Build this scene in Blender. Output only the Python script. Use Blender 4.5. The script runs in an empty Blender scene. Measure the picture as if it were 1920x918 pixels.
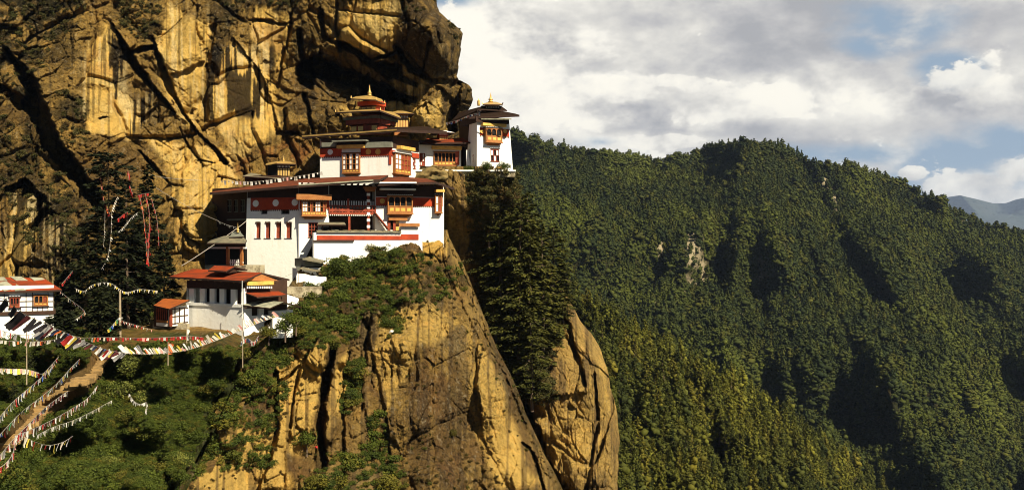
import bpy, bmesh, math, random
import numpy as np
from mathutils import Vector, Matrix
R = math.radians
random.seed(7)
rng = np.random.default_rng(7)
scene = bpy.context.scene
col = scene.collection

# ---------------------------------------------------------------- camera, light, exposure
FPX = 1800.0            # focal length in pixels of the 1920 wide photograph
HX, HY = 960.0, 459.0   # optical axis
cam_data = bpy.data.cameras.new('camera')
cam_data.sensor_width = 36.0
cam_data.lens = 36.0 * FPX / 1920.0
cam_data.clip_start = 0.5
cam_data.clip_end = 30000
cam = bpy.data.objects.new('camera', cam_data)
cam.location = (0, 0, 0)
cam.rotation_euler = (R(90), 0, 0)
col.objects.link(cam)
scene.camera = cam

SUN_EL, SUN_AZ = 43.0, 138.0      # azimuth clockwise from +Y: behind the camera, to the right
SKY_STRENGTH = 0.05
sv = Vector((math.sin(R(SUN_AZ)) * math.cos(R(SUN_EL)), math.cos(R(SUN_AZ)) * math.cos(R(SUN_EL)), math.sin(R(SUN_EL))))
sun_data = bpy.data.lights.new('sun', 'SUN')
sun_data.energy = 5.0
sun_data.angle = R(0.5)
sun_data.color = (1.0, 0.90, 0.70)
sun = bpy.data.objects.new('sun', sun_data)
sun.rotation_euler = sv.to_track_quat('Z', 'Y').to_euler()
sun.location = (200, -200, 300)
col.objects.link(sun)

scene.view_settings.view_transform = 'Standard'
scene.view_settings.look = 'None'
scene.view_settings.exposure = 0.85
scene.view_settings.gamma = 1.0
scene.view_settings.use_curve_mapping = False
scene.cycles.filter_width = 1.0
scene.cycles.max_bounces = 5
scene.cycles.diffuse_bounces = 2
scene.cycles.glossy_bounces = 1
scene.cycles.transmission_bounces = 2
scene.cycles.volume_bounces = 0


class NT:
    """short hand for building node trees"""
    def __init__(s, tree):
        s.t = tree
        s.n = tree.nodes
        s.l = tree.links
    def add(s, typ, **kw):
        n = s.n.new(typ)
        for k, v in kw.items():
            if k.startswith('i_'):
                n.inputs[k[2:]].default_value = v
            else:
                setattr(n, k, v)
        return n
    def put(s, sock, v):
        if isinstance(v, bpy.types.NodeSocket):
            s.l.new(v, sock)
        else:
            sock.default_value = v
    def math(s, op, a, b=0.0, c=0.0, clamp=False):
        n = s.add('ShaderNodeMath', operation=op, use_clamp=clamp)
        s.put(n.inputs[0], a); s.put(n.inputs[1], b); s.put(n.inputs[2], c)
        return n.outputs[0]
    def mix(s, f, a, b, mode='MIX'):
        n = s.add('ShaderNodeMix', data_type='RGBA', blend_type=mode)
        s.put(n.inputs[0], f)
        s.put(n.inputs[6], a if isinstance(a, bpy.types.NodeSocket) else (*a[:3], 1))
        s.put(n.inputs[7], b if isinstance(b, bpy.types.NodeSocket) else (*b[:3], 1))
        return n.outputs[2]
    def noise(s, vec, scale, detail=4, rough=0.55, dist=0.0, out=0):
        n = s.add('ShaderNodeTexNoise')
        n.inputs['Scale'].default_value = scale
        n.inputs['Detail'].default_value = detail
        n.inputs['Roughness'].default_value = rough
        n.inputs['Distortion'].default_value = dist
        if vec is not None:
            s.l.new(vec, n.inputs['Vector'])
        return n.outputs[out]
    def step(s, v, lo, hi):
        n = s.add('ShaderNodeMapRange', interpolation_type='SMOOTHSTEP')
        s.put(n.inputs[0], v)
        n.inputs[1].default_value = lo; n.inputs[2].default_value = hi
        return n.outputs[0]
    def vmul(s, v, k):
        n = s.add('ShaderNodeVectorMath', operation='MULTIPLY')
        s.l.new(v, n.inputs[0]); n.inputs[1].default_value = k
        return n.outputs[0]
    def vadd(s, v, w):
        n = s.add('ShaderNodeVectorMath', operation='ADD')
        s.put(n.inputs[0], v); s.put(n.inputs[1], w)
        return n.outputs[0]


def pxdir(px, py):
    return Vector(((px - HX) / FPX, 1, (HY - py) / FPX)).normalized()


def build_world():
    w = bpy.data.worlds.new('World')
    scene.world = w
    w.use_nodes = True
    nt = NT(w.node_tree)
    nt.n.clear()
    tc = nt.add('ShaderNodeTexCoord').outputs['Generated']
    nrm = nt.add('ShaderNodeVectorMath', operation='NORMALIZE')
    nt.l.new(tc, nrm.inputs[0])
    D = nrm.outputs[0]
    sep = nt.add('ShaderNodeSeparateXYZ')
    nt.l.new(D, sep.inputs[0])
    sky = nt.add('ShaderNodeTexSky', sky_type='NISHITA', sun_disc=False)
    sky.sun_elevation = R(SUN_EL)
    sky.sun_rotation = R(SUN_AZ)
    sky.altitude = 3000
    sky.air_density = 1.0
    sky.dust_density = 1.2
    # cloud noise in direction space, flattened so that the layers lie level
    Q = nt.vmul(D, (1, 1, 2.0))
    big = nt.noise(Q, 3.2, 9, 0.58, 0.3)
    fine = nt.noise(Q, 9.0, 10, 0.58, 0.1)
    Lo = (0.016, 0, 0.042)          # towards the light: up and to the right
    pq = nt.vmul(D, (1, 1, 1.5))
    puff = nt.noise(pq, 11.0, 10, 0.56, 0.1)
    puff_l = nt.noise(nt.vadd(pq, Lo), 11.0, 10, 0.56, 0.1)
    emb = nt.math('SUBTRACT', puff, puff_l)
    f_l = nt.noise(nt.vadd(Q, (.012, 0, .035)), 9.0, 10, 0.58, 0.1)
    emb2 = nt.math('SUBTRACT', fine, f_l)
    wob = nt.math('MULTIPLY', nt.math('SUBTRACT', nt.noise(nt.vmul(D, (1, 1, 1.9)), 9.0, 10, 0.62), 0.5), 1.0)

    def blob(px, py, rx, ry, soft=0.6):
        d = pxdir(px, py)
        dx = nt.math('DIVIDE', nt.math('SUBTRACT', nt.math('DIVIDE', sep.outputs[0], nt.math('MAXIMUM', sep.outputs[1], 0.05)), d.x / d.y), rx / FPX)
        dz = nt.math('DIVIDE', nt.math('SUBTRACT', nt.math('DIVIDE', sep.outputs[2], nt.math('MAXIMUM', sep.outputs[1], 0.05)), d.z / d.y), ry / FPX)
        r2 = nt.math('SQRT', nt.math('ADD', nt.math('MULTIPLY', dx, dx), nt.math('MULTIPLY', dz, dz)))
        r2 = nt.math('ADD', r2, nt.math('MULTIPLY', wob, 3.0))
        return nt.math('SUBTRACT', 1.0, nt.step(r2, 1.0 - soft, 1.0 + soft))

    def union(bl):
        o = bl[0]
        for b in bl[1:]:
            o = nt.math('MAXIMUM', o, b)
        return o
    # gaps of blue, seen towards the north-east
    gap = union([blob(1685, 45, 85, 42, .6), blob(1785, 128, 60, 28, .6), blob(1640, 85, 56, 22, .7), blob(1830, 302, 180, 38, .6),
                 blob(1600, 292, 150, 20, .7), blob(1900, 262, 80, 30, .7), blob(1110, 268, 50, 10, .8),
                 blob(835, -5, 60, 16, .7), blob(1700, 345, 160, 26, .6)])
    low = union([blob(1850, 352, 110, 30, .35), blob(1710, 325, 26, 12, .4), blob(1960, 335, 110, 34, .35)])
    glow = union([blob(950, 80, 160, 85, .5), blob(1020, 205, 140, 55, .25), blob(1130, 165, 105, 34, .25), blob(900, 150, 130, 130, .4)])
    mid = union([blob(1340, 215, 130, 26, .5), blob(1480, 175, 180, 34, .7), blob(1840, 175, 110, 34, .5), blob(1200, 262, 130, 14, .6), blob(1700, 185, 130, 30, .7), blob(1280, 150, 60, 14, .5)])
    shade = union([blob(1100, 30, 240, 48, .8), blob(1520, 40, 230, 90, .9), blob(1330, 130, 150, 22, .8), blob(1060, 105, 70, 20, .8), blob(1480, 235, 200, 16, .8), blob(1185, 215, 60, 26, .7)])
    cover = nt.math('SUBTRACT', 1.0, nt.math('MULTIPLY', gap, nt.math('SUBTRACT', 1.05, nt.math('MULTIPLY', nt.step(fine, .48, .66), .85)), clamp=True))
    cover = nt.math('MAXIMUM', cover, nt.math('MULTIPLY', low, nt.step(puff, .36, .46)))
    # tone of the clouds: level, broad billows, and edges that face the light
    tone = nt.math('ADD', .24, nt.math('MULTIPLY', nt.step(big, .40, .62), .16))
    tone = nt.math('ADD', tone, nt.math('MULTIPLY', nt.step(fine, .36, .66), .20))
    tone = nt.math('ADD', tone, nt.math('MULTIPLY', emb2, .9))
    tone = nt.math('ADD', tone, nt.math('MULTIPLY', emb, .9))
    tone = nt.math('ADD', tone, nt.math('MULTIPLY', glow, nt.math('ADD', .54, nt.math('MULTIPLY', emb, 2.4))))
    tone = nt.math('ADD', tone, nt.math('MULTIPLY', mid, nt.math('ADD', .15, nt.math('MULTIPLY', emb, 1.6))))
    tone = nt.math('SUBTRACT', tone, nt.math('MULTIPLY', shade, .17))
    tone = nt.math('ADD', tone, nt.math('MULTIPLY', low, nt.math('ADD', .38, nt.math('MULTIPLY', emb, .8))), clamp=True)
    # separate cumulus heaps with firm edges
    heap = nt.math('ADD', nt.math('MULTIPLY', puff, .8), nt.math('MULTIPLY', nt.noise(nt.vmul(D, (1, 1, 1.6)), 26.0, 8, .6), .2))
    lift = nt.math('ADD', nt.math('MULTIPLY', glow, .13), nt.math('ADD', nt.math('MULTIPLY', mid, .085), nt.math('MULTIPLY', low, .16)))
    cum = nt.step(nt.math('SUBTRACT', nt.math('ADD', heap, lift), nt.math('MULTIPLY', shade, .12)), .565, .60)
    ctone = nt.math('ADD', .66, nt.math('ADD', nt.math('MULTIPLY', emb, 2.6), nt.math('MULTIPLY', glow, .22)), clamp=True)
    mixn = nt.add('ShaderNodeMix', data_type='FLOAT')
    nt.l.new(nt.math('MULTIPLY', cum, .85), mixn.inputs[0]); nt.l.new(tone, mixn.inputs[2]); nt.l.new(ctone, mixn.inputs[3])
    tone = mixn.outputs[0]
    cover = nt.math('MAXIMUM', cover, nt.math('MULTIPLY', cum, .9))
    ramp = nt.add('ShaderNodeValToRGB')
    e = ramp.color_ramp.elements
    e[0].position = 0.0; e[0].color = (.33, .33, .34, 1)
    e[1].position = 1.0; e[1].color = (.84, .80, .70, 1)
    for p, c in ((.25, (.44, .43, .425, 1)), (.5, (.58, .56, .52, 1)), (.75, (.74, .71, .64, 1))):
        q = e.new(p); q.color = c
    nt.l.new(tone, ramp.inputs[0])
    k = 0.73 / SKY_STRENGTH
    kc = nt.add('ShaderNodeVectorMath', operation='SCALE')
    nt.l.new(ramp.outputs[0], kc.inputs[0]); kc.inputs['Scale'].default_value = k
    # open sky between the clouds (thin veil of haze over the sky texture)
    sb = nt.add('ShaderNodeVectorMath', operation='SCALE')
    nt.l.new(sky.outputs[0], sb.inputs[0]); sb.inputs['Scale'].default_value = 0.5
    veil = nt.mix(0.8, sb.outputs[0], (.28 * k, .37 * k, .47 * k))
    front = nt.step(sep.outputs[1], -0.05, 0.35)
    base = nt.mix(front, sb.outputs[0], veil)
    cv = nt.math('MULTIPLY', cover, front)
    cv = nt.math('MULTIPLY', cv, nt.step(sep.outputs[2], -0.08, 0.02))
    cv = nt.math('MULTIPLY', cv, nt.math('SUBTRACT', 1.0, nt.step(sep.outputs[2], .35, .6)))
    colr = nt.mix(cv, base, kc.outputs[0])
    bg = nt.add('ShaderNodeBackground')
    bg.inputs['Strength'].default_value = SKY_STRENGTH
    nt.l.new(colr, bg.inputs['Color'])
    out = nt.add('ShaderNodeOutputWorld')
    nt.l.new(bg.outputs[0], out.inputs[0])


build_world()

# ---------------------------------------------------------------- materials
MATS = {}


def new_mat(name):
    m = bpy.data.materials.new(name)
    m.use_nodes = True
    nt = NT(m.node_tree)
    bs = nt.n['Principled BSDF']
    bs.inputs['Specular IOR Level'].default_value = 0.25
    return m, nt, bs


def mat(name, c, rough=.8, c2=None, scale=1.2, amount=.6, metallic=0.0, bump=0.0, bscale=6.0, stretch=(1, 1, 1), bstretch=(1, 1, 1), spec=.25, lo=.4, hi=.66):
    """mottled procedural material in object space"""
    if name in MATS:
        return MATS[name]
    m, nt, bs = new_mat(name)
    tc = nt.add('ShaderNodeTexCoord').outputs['Object']
    v = nt.vmul(tc, stretch)
    c2 = c2 or tuple(x * .55 for x in c)
    f = nt.math('MULTIPLY', nt.step(nt.noise(v, scale, 8, .65), lo, hi), amount)
    nt.l.new(nt.mix(f, c, c2), bs.inputs['Base Color'])
    bs.inputs['Roughness'].default_value = rough
    bs.inputs['Metallic'].default_value = metallic
    bs.inputs['Specular IOR Level'].default_value = spec
    if bump:
        b = nt.add('ShaderNodeBump')
        b.inputs['Strength'].default_value = bump
        b.inputs['Distance'].default_value = .1
        nt.l.new(nt.noise(nt.vmul(tc, bstretch), bscale, 6, .6), b.inputs['Height'])
        nt.l.new(b.outputs[0], bs.inputs['Normal'])
    MATS[name] = m
    return m


def rock_mat():
    """vertex attribute carries the stone's own colours (alpha: how broken the surface is); grain comes from noise"""
    m, nt, bs = new_mat('cliff_rock')
    an = nt.add('ShaderNodeAttribute', attribute_name='col')
    at, rough = an.outputs['Color'], an.outputs['Alpha']
    tc = nt.add('ShaderNodeTexCoord').outputs['Object']
    g = nt.noise(tc, 1.3, 10, .7)
    g3 = nt.noise(nt.vmul(tc, (.8, .8, 1.35)), 1.7, 5, .66, .3)
    g2 = nt.noise(tc, .35, 8, .65, .4)
    drip = nt.noise(nt.vmul(tc, (2.0, 2.0, .12)), 1.0, 8, .62)
    drip2 = nt.noise(nt.vmul(tc, (.55, .55, .05)), 1.0, 6, .6, .2)
    c = nt.mix(nt.math('MULTIPLY', nt.step(g2, .48, .72), .6), at, nt.mix(1.0, at, (1.45, 1.3, 1.1), 'MULTIPLY'))
    c = nt.mix(nt.math('MULTIPLY', nt.step(drip2, .50, .66), .32), c, nt.mix(.75, c, (.05, .034, .016)))
    c = nt.mix(nt.math('MULTIPLY', nt.step(drip, .56, .72), .22), c, nt.mix(.8, c, (.03, .022, .012)))
    sp = nt.math('MULTIPLY', nt.step(g3, .50, .57), nt.math('ADD', .12, nt.math('MULTIPLY', rough, .5)))
    c = nt.mix(sp, c, nt.mix(.86, c, (.016, .011, .006)))
    lt = nt.math('MULTIPLY', nt.step(g, .54, .66), nt.math('MULTIPLY', rough, .7))
    c = nt.mix(lt, c, nt.mix(.6, c, (.62, .50, .30)))
    nt.l.new(c, bs.inputs['Base Color'])
    bs.inputs['Roughness'].default_value = .9
    bs.inputs['Specular IOR Level'].default_value = .10
    vo = nt.add('ShaderNodeTexVoronoi', feature='F1', distance='MANHATTAN')
    vo.inputs['Scale'].default_value = 1.1
    nt.l.new(nt.vadd(nt.vmul(tc, (1, .4, .6)), nt.vmul(nt.noise(tc, .9, 5, .6, 0, 1), (.9, .9, .9))), vo.inputs['Vector'])
    h = nt.math('MULTIPLY', nt.noise(nt.vmul(tc, (1, 1, .6)), 1.6, 12, .78), nt.math('ADD', .8, nt.math('MULTIPLY', rough, .8)))
    h = nt.math('ADD', h, nt.math('MULTIPLY', vo.outputs['Distance'], nt.math('ADD', .12, nt.math('MULTIPLY', rough, .42))))
    h = nt.math('ADD', h, nt.math('MULTIPLY', drip, .4))
    b = nt.add('ShaderNodeBump')
    b.inputs['Strength'].default_value = 1.0
    b.inputs['Distance'].default_value = 1.25
    nt.l.new(h, b.inputs['Height'])
    nt.l.new(b.outputs[0], bs.inputs['Normal'])
    return m


def leaf_mat(name, ca, cb, cc=None, scale=.5, rough=.75, stand=0.0, stand_c=(0, 0, 0)):
    m, nt, bs = new_mat(name)
    tc = nt.add('ShaderNodeTexCoord').outputs['Object']
    rnd = nt.add('ShaderNodeObjectInfo').outputs['Random']
    geo = nt.add('ShaderNodeNewGeometry')
    c = nt.mix(rnd, ca, cb)
    if stand:
        loc = nt.add('ShaderNodeObjectInfo').outputs['Location']
        sn = nt.noise(loc, stand, 4, .6)
        c = nt.mix(nt.math('MULTIPLY', nt.step(sn, .46, .64), .8), c, stand_c)
    if cc:
        r2 = nt.math('FRACT', nt.math('MULTIPLY', rnd, 7.31))
        c = nt.mix(nt.step(r2, .72, .95), c, cc)
    ri = geo.outputs['Random Per Island']
    c = nt.mix(nt.math('MULTIPLY', ri, .75), c, nt.mix(1.0, c, (.42, .45, .4), 'MULTIPLY'))
    f = nt.math('MULTIPLY', nt.step(nt.noise(tc, scale, 5, .6), .4, .65), .6)
    c = nt.mix(f, c, nt.mix(1.0, c, (1.7, 1.5, 1.0), 'MULTIPLY'))
    nt.l.new(c, bs.inputs['Base Color'])
    bs.inputs['Roughness'].default_value = rough
    bs.inputs['Specular IOR Level'].default_value = .1
    return m


ROCK = rock_mat()
M_WHITE = mat('whitewash', (.86, .84, .77), .9, (.64, .57, .43), .9, .5, bump=.3, bscale=2.2, stretch=(.8, .8, .16), lo=.50, hi=.76)
M_CREAM = mat('limewash_old', (.88, .86, .78), .9, (.70, .63, .47), .9, .5, bump=.35, bscale=2.2, stretch=(.7, .7, .2), lo=.50, hi=.76)
M_RED = mat('red_ochre', (.42, .055, .016), .85, (.26, .03, .012), .9, .7)
M_ROOF = mat('rusty_red_roof', (.27, .042, .012), .95, (.12, .034, .016), .8, .95, spec=.04, bump=.3, bscale=3, stretch=(.5, 1, 1))
M_ROOFB = mat('brown_red_roof', (.15, .040, .018), .95, (.07, .028, .016), .9, .9, spec=.04)
M_ROOFO = mat('orange_red_roof', (.32, .085, .02), .95, (.19, .055, .018), 1.0, .8, spec=.04)
M_ROOFD = mat('dark_roof_edge', (.028, .016, .010), .95, spec=.04)
M_PATCH = mat('weathered_shingle', (.34, .32, .22), .85, (.16, .16, .11), 1.2, .9)
M_SLATE = mat('slate', (.20, .165, .10), .85, (.09, .09, .06), 1.2, .9, bump=.5)
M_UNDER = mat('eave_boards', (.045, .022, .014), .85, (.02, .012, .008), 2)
M_TIMB = mat('orange_timber', (.36, .15, .042), .7, (.28, .09, .02), 1.6, .8)
M_TIMR = mat('red_brown_timber', (.30, .055, .022), .7, (.14, .03, .014), 1.6, .8)
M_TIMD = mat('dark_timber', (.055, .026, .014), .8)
M_YEL = mat('yellow_painted_board', (.72, .43, .09), .65, (.5, .24, .05), 1.5, .7)
M_GOLD = mat('gilded_metal', (.66, .43, .13), .45, (.42, .25, .07), 1.5, .6, metallic=.55, spec=.5)
M_DARK = mat('dark_opening', (.010, .009, .008), .6, (.02, .018, .015), 1.0, .4, spec=.08)
M_BLUE = mat('grey_green_cloth', (.20, .20, .15), .9)
M_STONE = mat('rubble_stone', (.40, .34, .22), .9, (.12, .09, .05), 1.3, .9, bump=1.0, bscale=3)
M_POLE = mat('weathered_pole', (.36, .28, .18), .85)
M_CORD = mat('cord', (.35, .31, .25), .9)
M_EARTH = mat('dry_earth', (.40, .22, .06), .95, (.20, .11, .035), .35, .9, bump=.6, bscale=2)
M_BARK = mat('bark', (.17, .12, .08), .95, (.07, .045, .03), 1.0, .8, bump=.8, bscale=5, stretch=(1, 1, .3), bstretch=(1, 1, .3))
M_SKIN = mat('skin', (.36, .2, .12), .6)
M_ROBE = mat('maroon_robe', (.35, .02, .02), .9)
M_HAIR = mat('dark_hair', (.012, .01, .008), .6)
FLAG_COL = {'white': (.68, .65, .58), 'cream': (.60, .53, .40), 'red': (.40, .028, .02), 'yellow': (.78, .58, .08), 'blue': (.06, .13, .42),
            'green': (.07, .26, .10), 'orange': (.65, .16, .04), 'pink': (.70, .34, .28), 'black': (.022, .018, .02), 'maroon': (.09, .018, .018), 'grey': (.30, .28, .26), 'navy': (.03, .045, .11)}
M_FLAG = {k: mat('flag_cloth_' + k, c, .9, tuple(x * .7 for x in c), 3.0, .6) for k, c in FLAG_COL.items()}
LEAF_FOREST = leaf_mat('forest_foliage', (.043, .052, .010), (.016, .025, .008), (.058, .060, .010), .9, stand=.011, stand_c=(.080, .092, .013))
LEAF_NEAR = leaf_mat('pine_foliage', (.074, .078, .012), (.026, .034, .008), (.110, .098, .013), .9, stand=.018, stand_c=(.135, .130, .015))
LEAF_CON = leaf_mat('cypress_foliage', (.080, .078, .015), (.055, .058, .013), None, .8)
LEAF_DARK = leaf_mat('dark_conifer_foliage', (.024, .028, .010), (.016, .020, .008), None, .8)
LEAF_SHRUB = leaf_mat('shrub_foliage', (.078, .098, .014), (.040, .056, .011), (.115, .105, .016), .8)
LEAF_FRESH = leaf_mat('fresh_green_cover', (.074, .094, .013), (.040, .056, .010), (.10, .09, .014), .5)
LEAF_LIGHT = leaf_mat('pale_shrub_foliage', (.15, .16, .035), (.11, .125, .03), None, .8)
LEAF_DRY = leaf_mat('dry_scrub', (.10, .058, .015), (.055, .042, .012), (.07, .07, .014), .8)
LEAF_GRASS = leaf_mat('ledge_scrub', (.07, .06, .02), (.04, .042, .012), (.07, .045, .015), .8)

# ---------------------------------------------------------------- helpers
ORG = {}      # world origin of every top-level thing


def P(px, py, Y):
    return Vector(((px - HX) / FPX * Y, Y, (HY - py) / FPX * Y))


class MB:
    def __init__(s):
        s.v = []; s.f = []; s.m = []; s.cur = 0
    def add(s, vs, fs):
        o = len(s.v)
        s.v += [tuple(v) for v in vs]
        s.f += [tuple(i + o for i in f) for f in fs]
        s.m += [s.cur] * len(fs)
        return s
    def hexa(s, p):   # 8 points: 0-3 bottom ring, 4-7 top ring
        return s.add(p, [(0, 3, 2, 1), (4, 5, 6, 7), (0, 1, 5, 4), (1, 2, 6, 5), (2, 3, 7, 6), (3, 0, 4, 7)])
    def box(s, c, d):
        x, y, z = c; a, b, h = d[0] / 2, d[1] / 2, d[2] / 2
        return s.hexa([(x-a, y-b, z-h), (x+a, y-b, z-h), (x+a, y+b, z-h), (x-a, y+b, z-h), (x-a, y-b, z+h), (x+a, y-b, z+h), (x+a, y+b, z+h), (x-a, y+b, z+h)])
    def prism(s, bot, top):   # rings of equal length, counter-clockwise seen from above
        n = len(bot)
        fs = [tuple(range(n - 1, -1, -1)), tuple(range(n, 2 * n))]
        fs += [(i, (i + 1) % n, n + (i + 1) % n, n + i) for i in range(n)]
        return s.add(list(bot) + list(top), fs)
    def tube(s, pts, rad, n=6):
        pts = [Vector(p) for p in pts]
        if not hasattr(rad, '__len__'):
            rad = [rad] * len(pts)
        o = len(s.v)
        for i, p in enumerate(pts):
            t = (pts[min(i + 1, len(pts) - 1)] - pts[max(i - 1, 0)]).normalized()
            a = t.cross(Vector((0, 0, 1)))
            if a.length < 1e-3:
                a = Vector((1, 0, 0))
            a.normalize(); b = t.cross(a)
            for k in range(n):
                w = 2 * math.pi * k / n
                s.v.append(tuple(p + (a * math.cos(w) + b * math.sin(w)) * rad[i]))
        for i in range(len(pts) - 1):
            for k in range(n):
                s.f.append((o + i * n + k, o + i * n + (k + 1) % n, o + (i + 1) * n + (k + 1) % n, o + (i + 1) * n + k)); s.m.append(s.cur)
        s.f.append(tuple(o + k for k in range(n))[::-1]); s.m.append(s.cur)
        s.f.append(tuple(o + (len(pts) - 1) * n + k for k in range(n))); s.m.append(s.cur)
        return s
    def lathe(s, c, prof, n=10):
        o = len(s.v); c = Vector(c)
        for r, z in prof:
            for k in range(n):
                w = 2 * math.pi * k / n
                s.v.append((c.x + r * math.cos(w), c.y + r * math.sin(w), c.z + z))
        for i in range(len(prof) - 1):
            for k in range(n):
                s.f.append((o + i * n + k, o + i * n + (k + 1) % n, o + (i + 1) * n + (k + 1) % n, o + (i + 1) * n + k)); s.m.append(s.cur)
        s.f.append(tuple(o + k for k in range(n))[::-1]); s.m.append(s.cur)
        s.f.append(tuple(o + (len(prof) - 1) * n + k for k in range(n))); s.m.append(s.cur)
        return s
    def slab(s, poly, th, n=None):
        """polygon given in order, thickened downwards"""
        poly = [Vector(p) for p in poly]
        low = [p - Vector((0, 0, th)) for p in poly]
        k = len(poly)
        return s.add(poly + low, [tuple(range(k)), tuple(range(2 * k - 1, k - 1, -1))] + [(i, k + i, k + (i + 1) % k, (i + 1) % k) for i in range(k)])
    def build(s, name, mats, parent=None, smooth=False):
        me = bpy.data.meshes.new(name)
        off = Vector((0, 0, 0))
        if parent is not None:
            r = parent
            while r.parent:
                r = r.parent
            off = ORG[r.name]
        me.from_pydata([(v[0] - off.x, v[1] - off.y, v[2] - off.z) for v in s.v], [], s.f)
        if not isinstance(mats, (list, tuple)):
            mats = [mats]
        for m in mats:
            me.materials.append(m)
        if len(mats) > 1:
            me.polygons.foreach_set('material_index', s.m)
        if smooth:
            me.polygons.foreach_set('use_smooth', [True] * len(me.polygons))
        bm = bmesh.new(); bm.from_mesh(me)
        bmesh.ops.recalc_face_normals(bm, faces=bm.faces)
        bm.to_mesh(me); bm.free()
        o = bpy.data.objects.new(name, me)
        col.objects.link(o)
        if parent is not None:
            o.parent = parent
        return o


def tag(o, label=None, cat=None, group=None, kind=None):
    if label: o['label'] = label
    if cat: o['category'] = cat
    if group: o['group'] = group
    if kind: o['kind'] = kind
    return o


def thing(name, label, cat, loc, group=None):
    o = bpy.data.objects.new(name, None)
    o.empty_display_size = .5
    col.objects.link(o)
    o.location = loc
    ORG[o.name] = Vector(loc)
    return tag(o, label, cat, group)


def one(mb, name, mats, label, cat, loc=None, group=None, smooth=False):
    """a thing that is a single mesh, origin at its base"""
    if loc is None:
        vs = np.array(mb.v)
        loc = Vector((vs[:, 0].mean(), vs[:, 1].mean(), vs[:, 2].min()))
    mb.v = [(v[0] - loc[0], v[1] - loc[1], v[2] - loc[2]) for v in mb.v]
    o = mb.build(name, mats, None, smooth)
    o.location = loc
    ORG[o.name] = Vector(loc)
    return tag(o, label, cat, group)


def copy_tree(o, parent=None):
    c = o.copy()
    col.objects.link(c)
    if parent is not None:
        c.parent = parent
    for ch in list(o.children):
        copy_tree(ch, c)
    return c


# ---- numpy noise
def _hash(ix, iy, iz, seed):
    h = (ix.astype(np.int64) * 374761393 + iy.astype(np.int64) * 668265263 + iz.astype(np.int64) * 2147483647 + seed * 974711) & 0xFFFFFFFF
    h = ((h ^ (h >> 13)) * 1274126177) & 0xFFFFFFFF
    h = (h ^ (h >> 16)) & 0xFFFFFFFF
    h = (h * 2246822519) & 0xFFFFFFFF
    return ((h ^ (h >> 15)) & 0xFFFFFF) / float(0xFFFFFF)


def vnoise(x, y, z, seed=0):
    ix, iy, iz = np.floor(x), np.floor(y), np.floor(z)
    fx, fy, fz = x - ix, y - iy, z - iz
    fx = fx * fx * fx * (fx * (fx * 6 - 15) + 10); fy = fy * fy * fy * (fy * (fy * 6 - 15) + 10); fz = fz * fz * fz * (fz * (fz * 6 - 15) + 10)
    r = 0
    for a in (0, 1):
        wa = fx if a else 1 - fx
        for b in (0, 1):
            wb = fy if b else 1 - fy
            for c in (0, 1):
                wc = fz if c else 1 - fz
                r = r + wa * wb * wc * _hash(ix + a, iy + b, iz + c, seed)
    return r * 2 - 1


def fbm(p, scale, octv=5, gain=.5, seed=0):
    x, y, z = p[..., 0] / scale, p[..., 1] / scale, p[..., 2] / scale
    r, a, t = 0, 1, 0
    for i in range(octv):
        r = r + a * vnoise(x, y, z, seed + i * 17); t += a
        a *= gain; x, y, z = x * 2.03 + 3.1, y * 2.03 + 1.7, z * 2.03 + 5.3
    return r / t


def worley(p, scale, seed=0):
    """F1, F2 and the random value of the nearest cell; scale is a 3-vector"""
    q = p / np.asarray(scale)
    i = np.floor(q)
    f1 = np.full(q.shape[:-1], 9.0); f2 = f1.copy(); cid = np.zeros(q.shape[:-1]); off = np.zeros(q.shape)
    for a in (-1, 0, 1):
        for b in (-1, 0, 1):
            for c in (-1, 0, 1):
                cx, cy, cz = i[..., 0] + a, i[..., 1] + b, i[..., 2] + c
                dx = cx + _hash(cx, cy, cz, seed) - q[..., 0]
                dy = cy + _hash(cx, cy, cz, seed + 5) - q[..., 1]
                dz = cz + _hash(cx, cy, cz, seed + 9) - q[..., 2]
                d = np.sqrt(dx * dx + dy * dy + dz * dz)
                near = d < f1
                f2 = np.where(near, f1, np.minimum(f2, d))
                cid = np.where(near, _hash(cx, cy, cz, seed + 13), cid)
                off = np.where(near[..., None], np.stack([dx, dy, dz], -1), off)
                f1 = np.where(near, d, f1)
    return f1, f2, cid, off


def sstep(x, a, b):
    t = np.clip((x - a) / (b - a), 0, 1)
    return t * t * (3 - 2 * t)


def seg_dist(px, py, pts, hw):
    """distance to a polyline divided by its local half width, and side (+ right of travel)"""
    best = np.full(px.shape, 1e9); side = np.zeros(px.shape)
    if not hasattr(hw, '__len__'):
        hw = [hw] * len(pts)
    for (a, b, ha, hb) in zip(pts[:-1], pts[1:], hw[:-1], hw[1:]):
        dx, dy = b[0] - a[0], b[1] - a[1]
        t = np.clip(((px - a[0]) * dx + (py - a[1]) * dy) / (dx * dx + dy * dy), 0, 1)
        d = np.hypot(px - a[0] - t * dx, py - a[1] - t * dy) / (ha + t * (hb - ha))
        s = np.sign(dx * (py - a[1]) - dy * (px - a[0]))
        m = d < best
        best = np.where(m, d, best); side = np.where(m, s, side)
    return best, side


def poly_mask(px, py, poly, soft):
    inside = np.zeros(px.shape, bool)
    n = len(poly)
    for i in range(n):
        x0, y0 = poly[i]; x1, y1 = poly[(i + 1) % n]
        c = ((y0 > py) != (y1 > py))
        with np.errstate(divide='ignore', invalid='ignore'):
            xi = (x1 - x0) * (py - y0) / (y1 - y0 + 1e-9) + x0
        inside ^= c & (px < xi)
    d, _ = seg_dist(px, py, list(poly) + [poly[0]], 1.0)
    d = np.where(inside, d, -d)
    return sstep(d, -soft, soft)


def interp(tab):
    ys = np.array([t[0] for t in tab], float); xs = np.array([t[1] for t in tab], float)
    return lambda y: np.interp(y, ys, xs)


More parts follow.
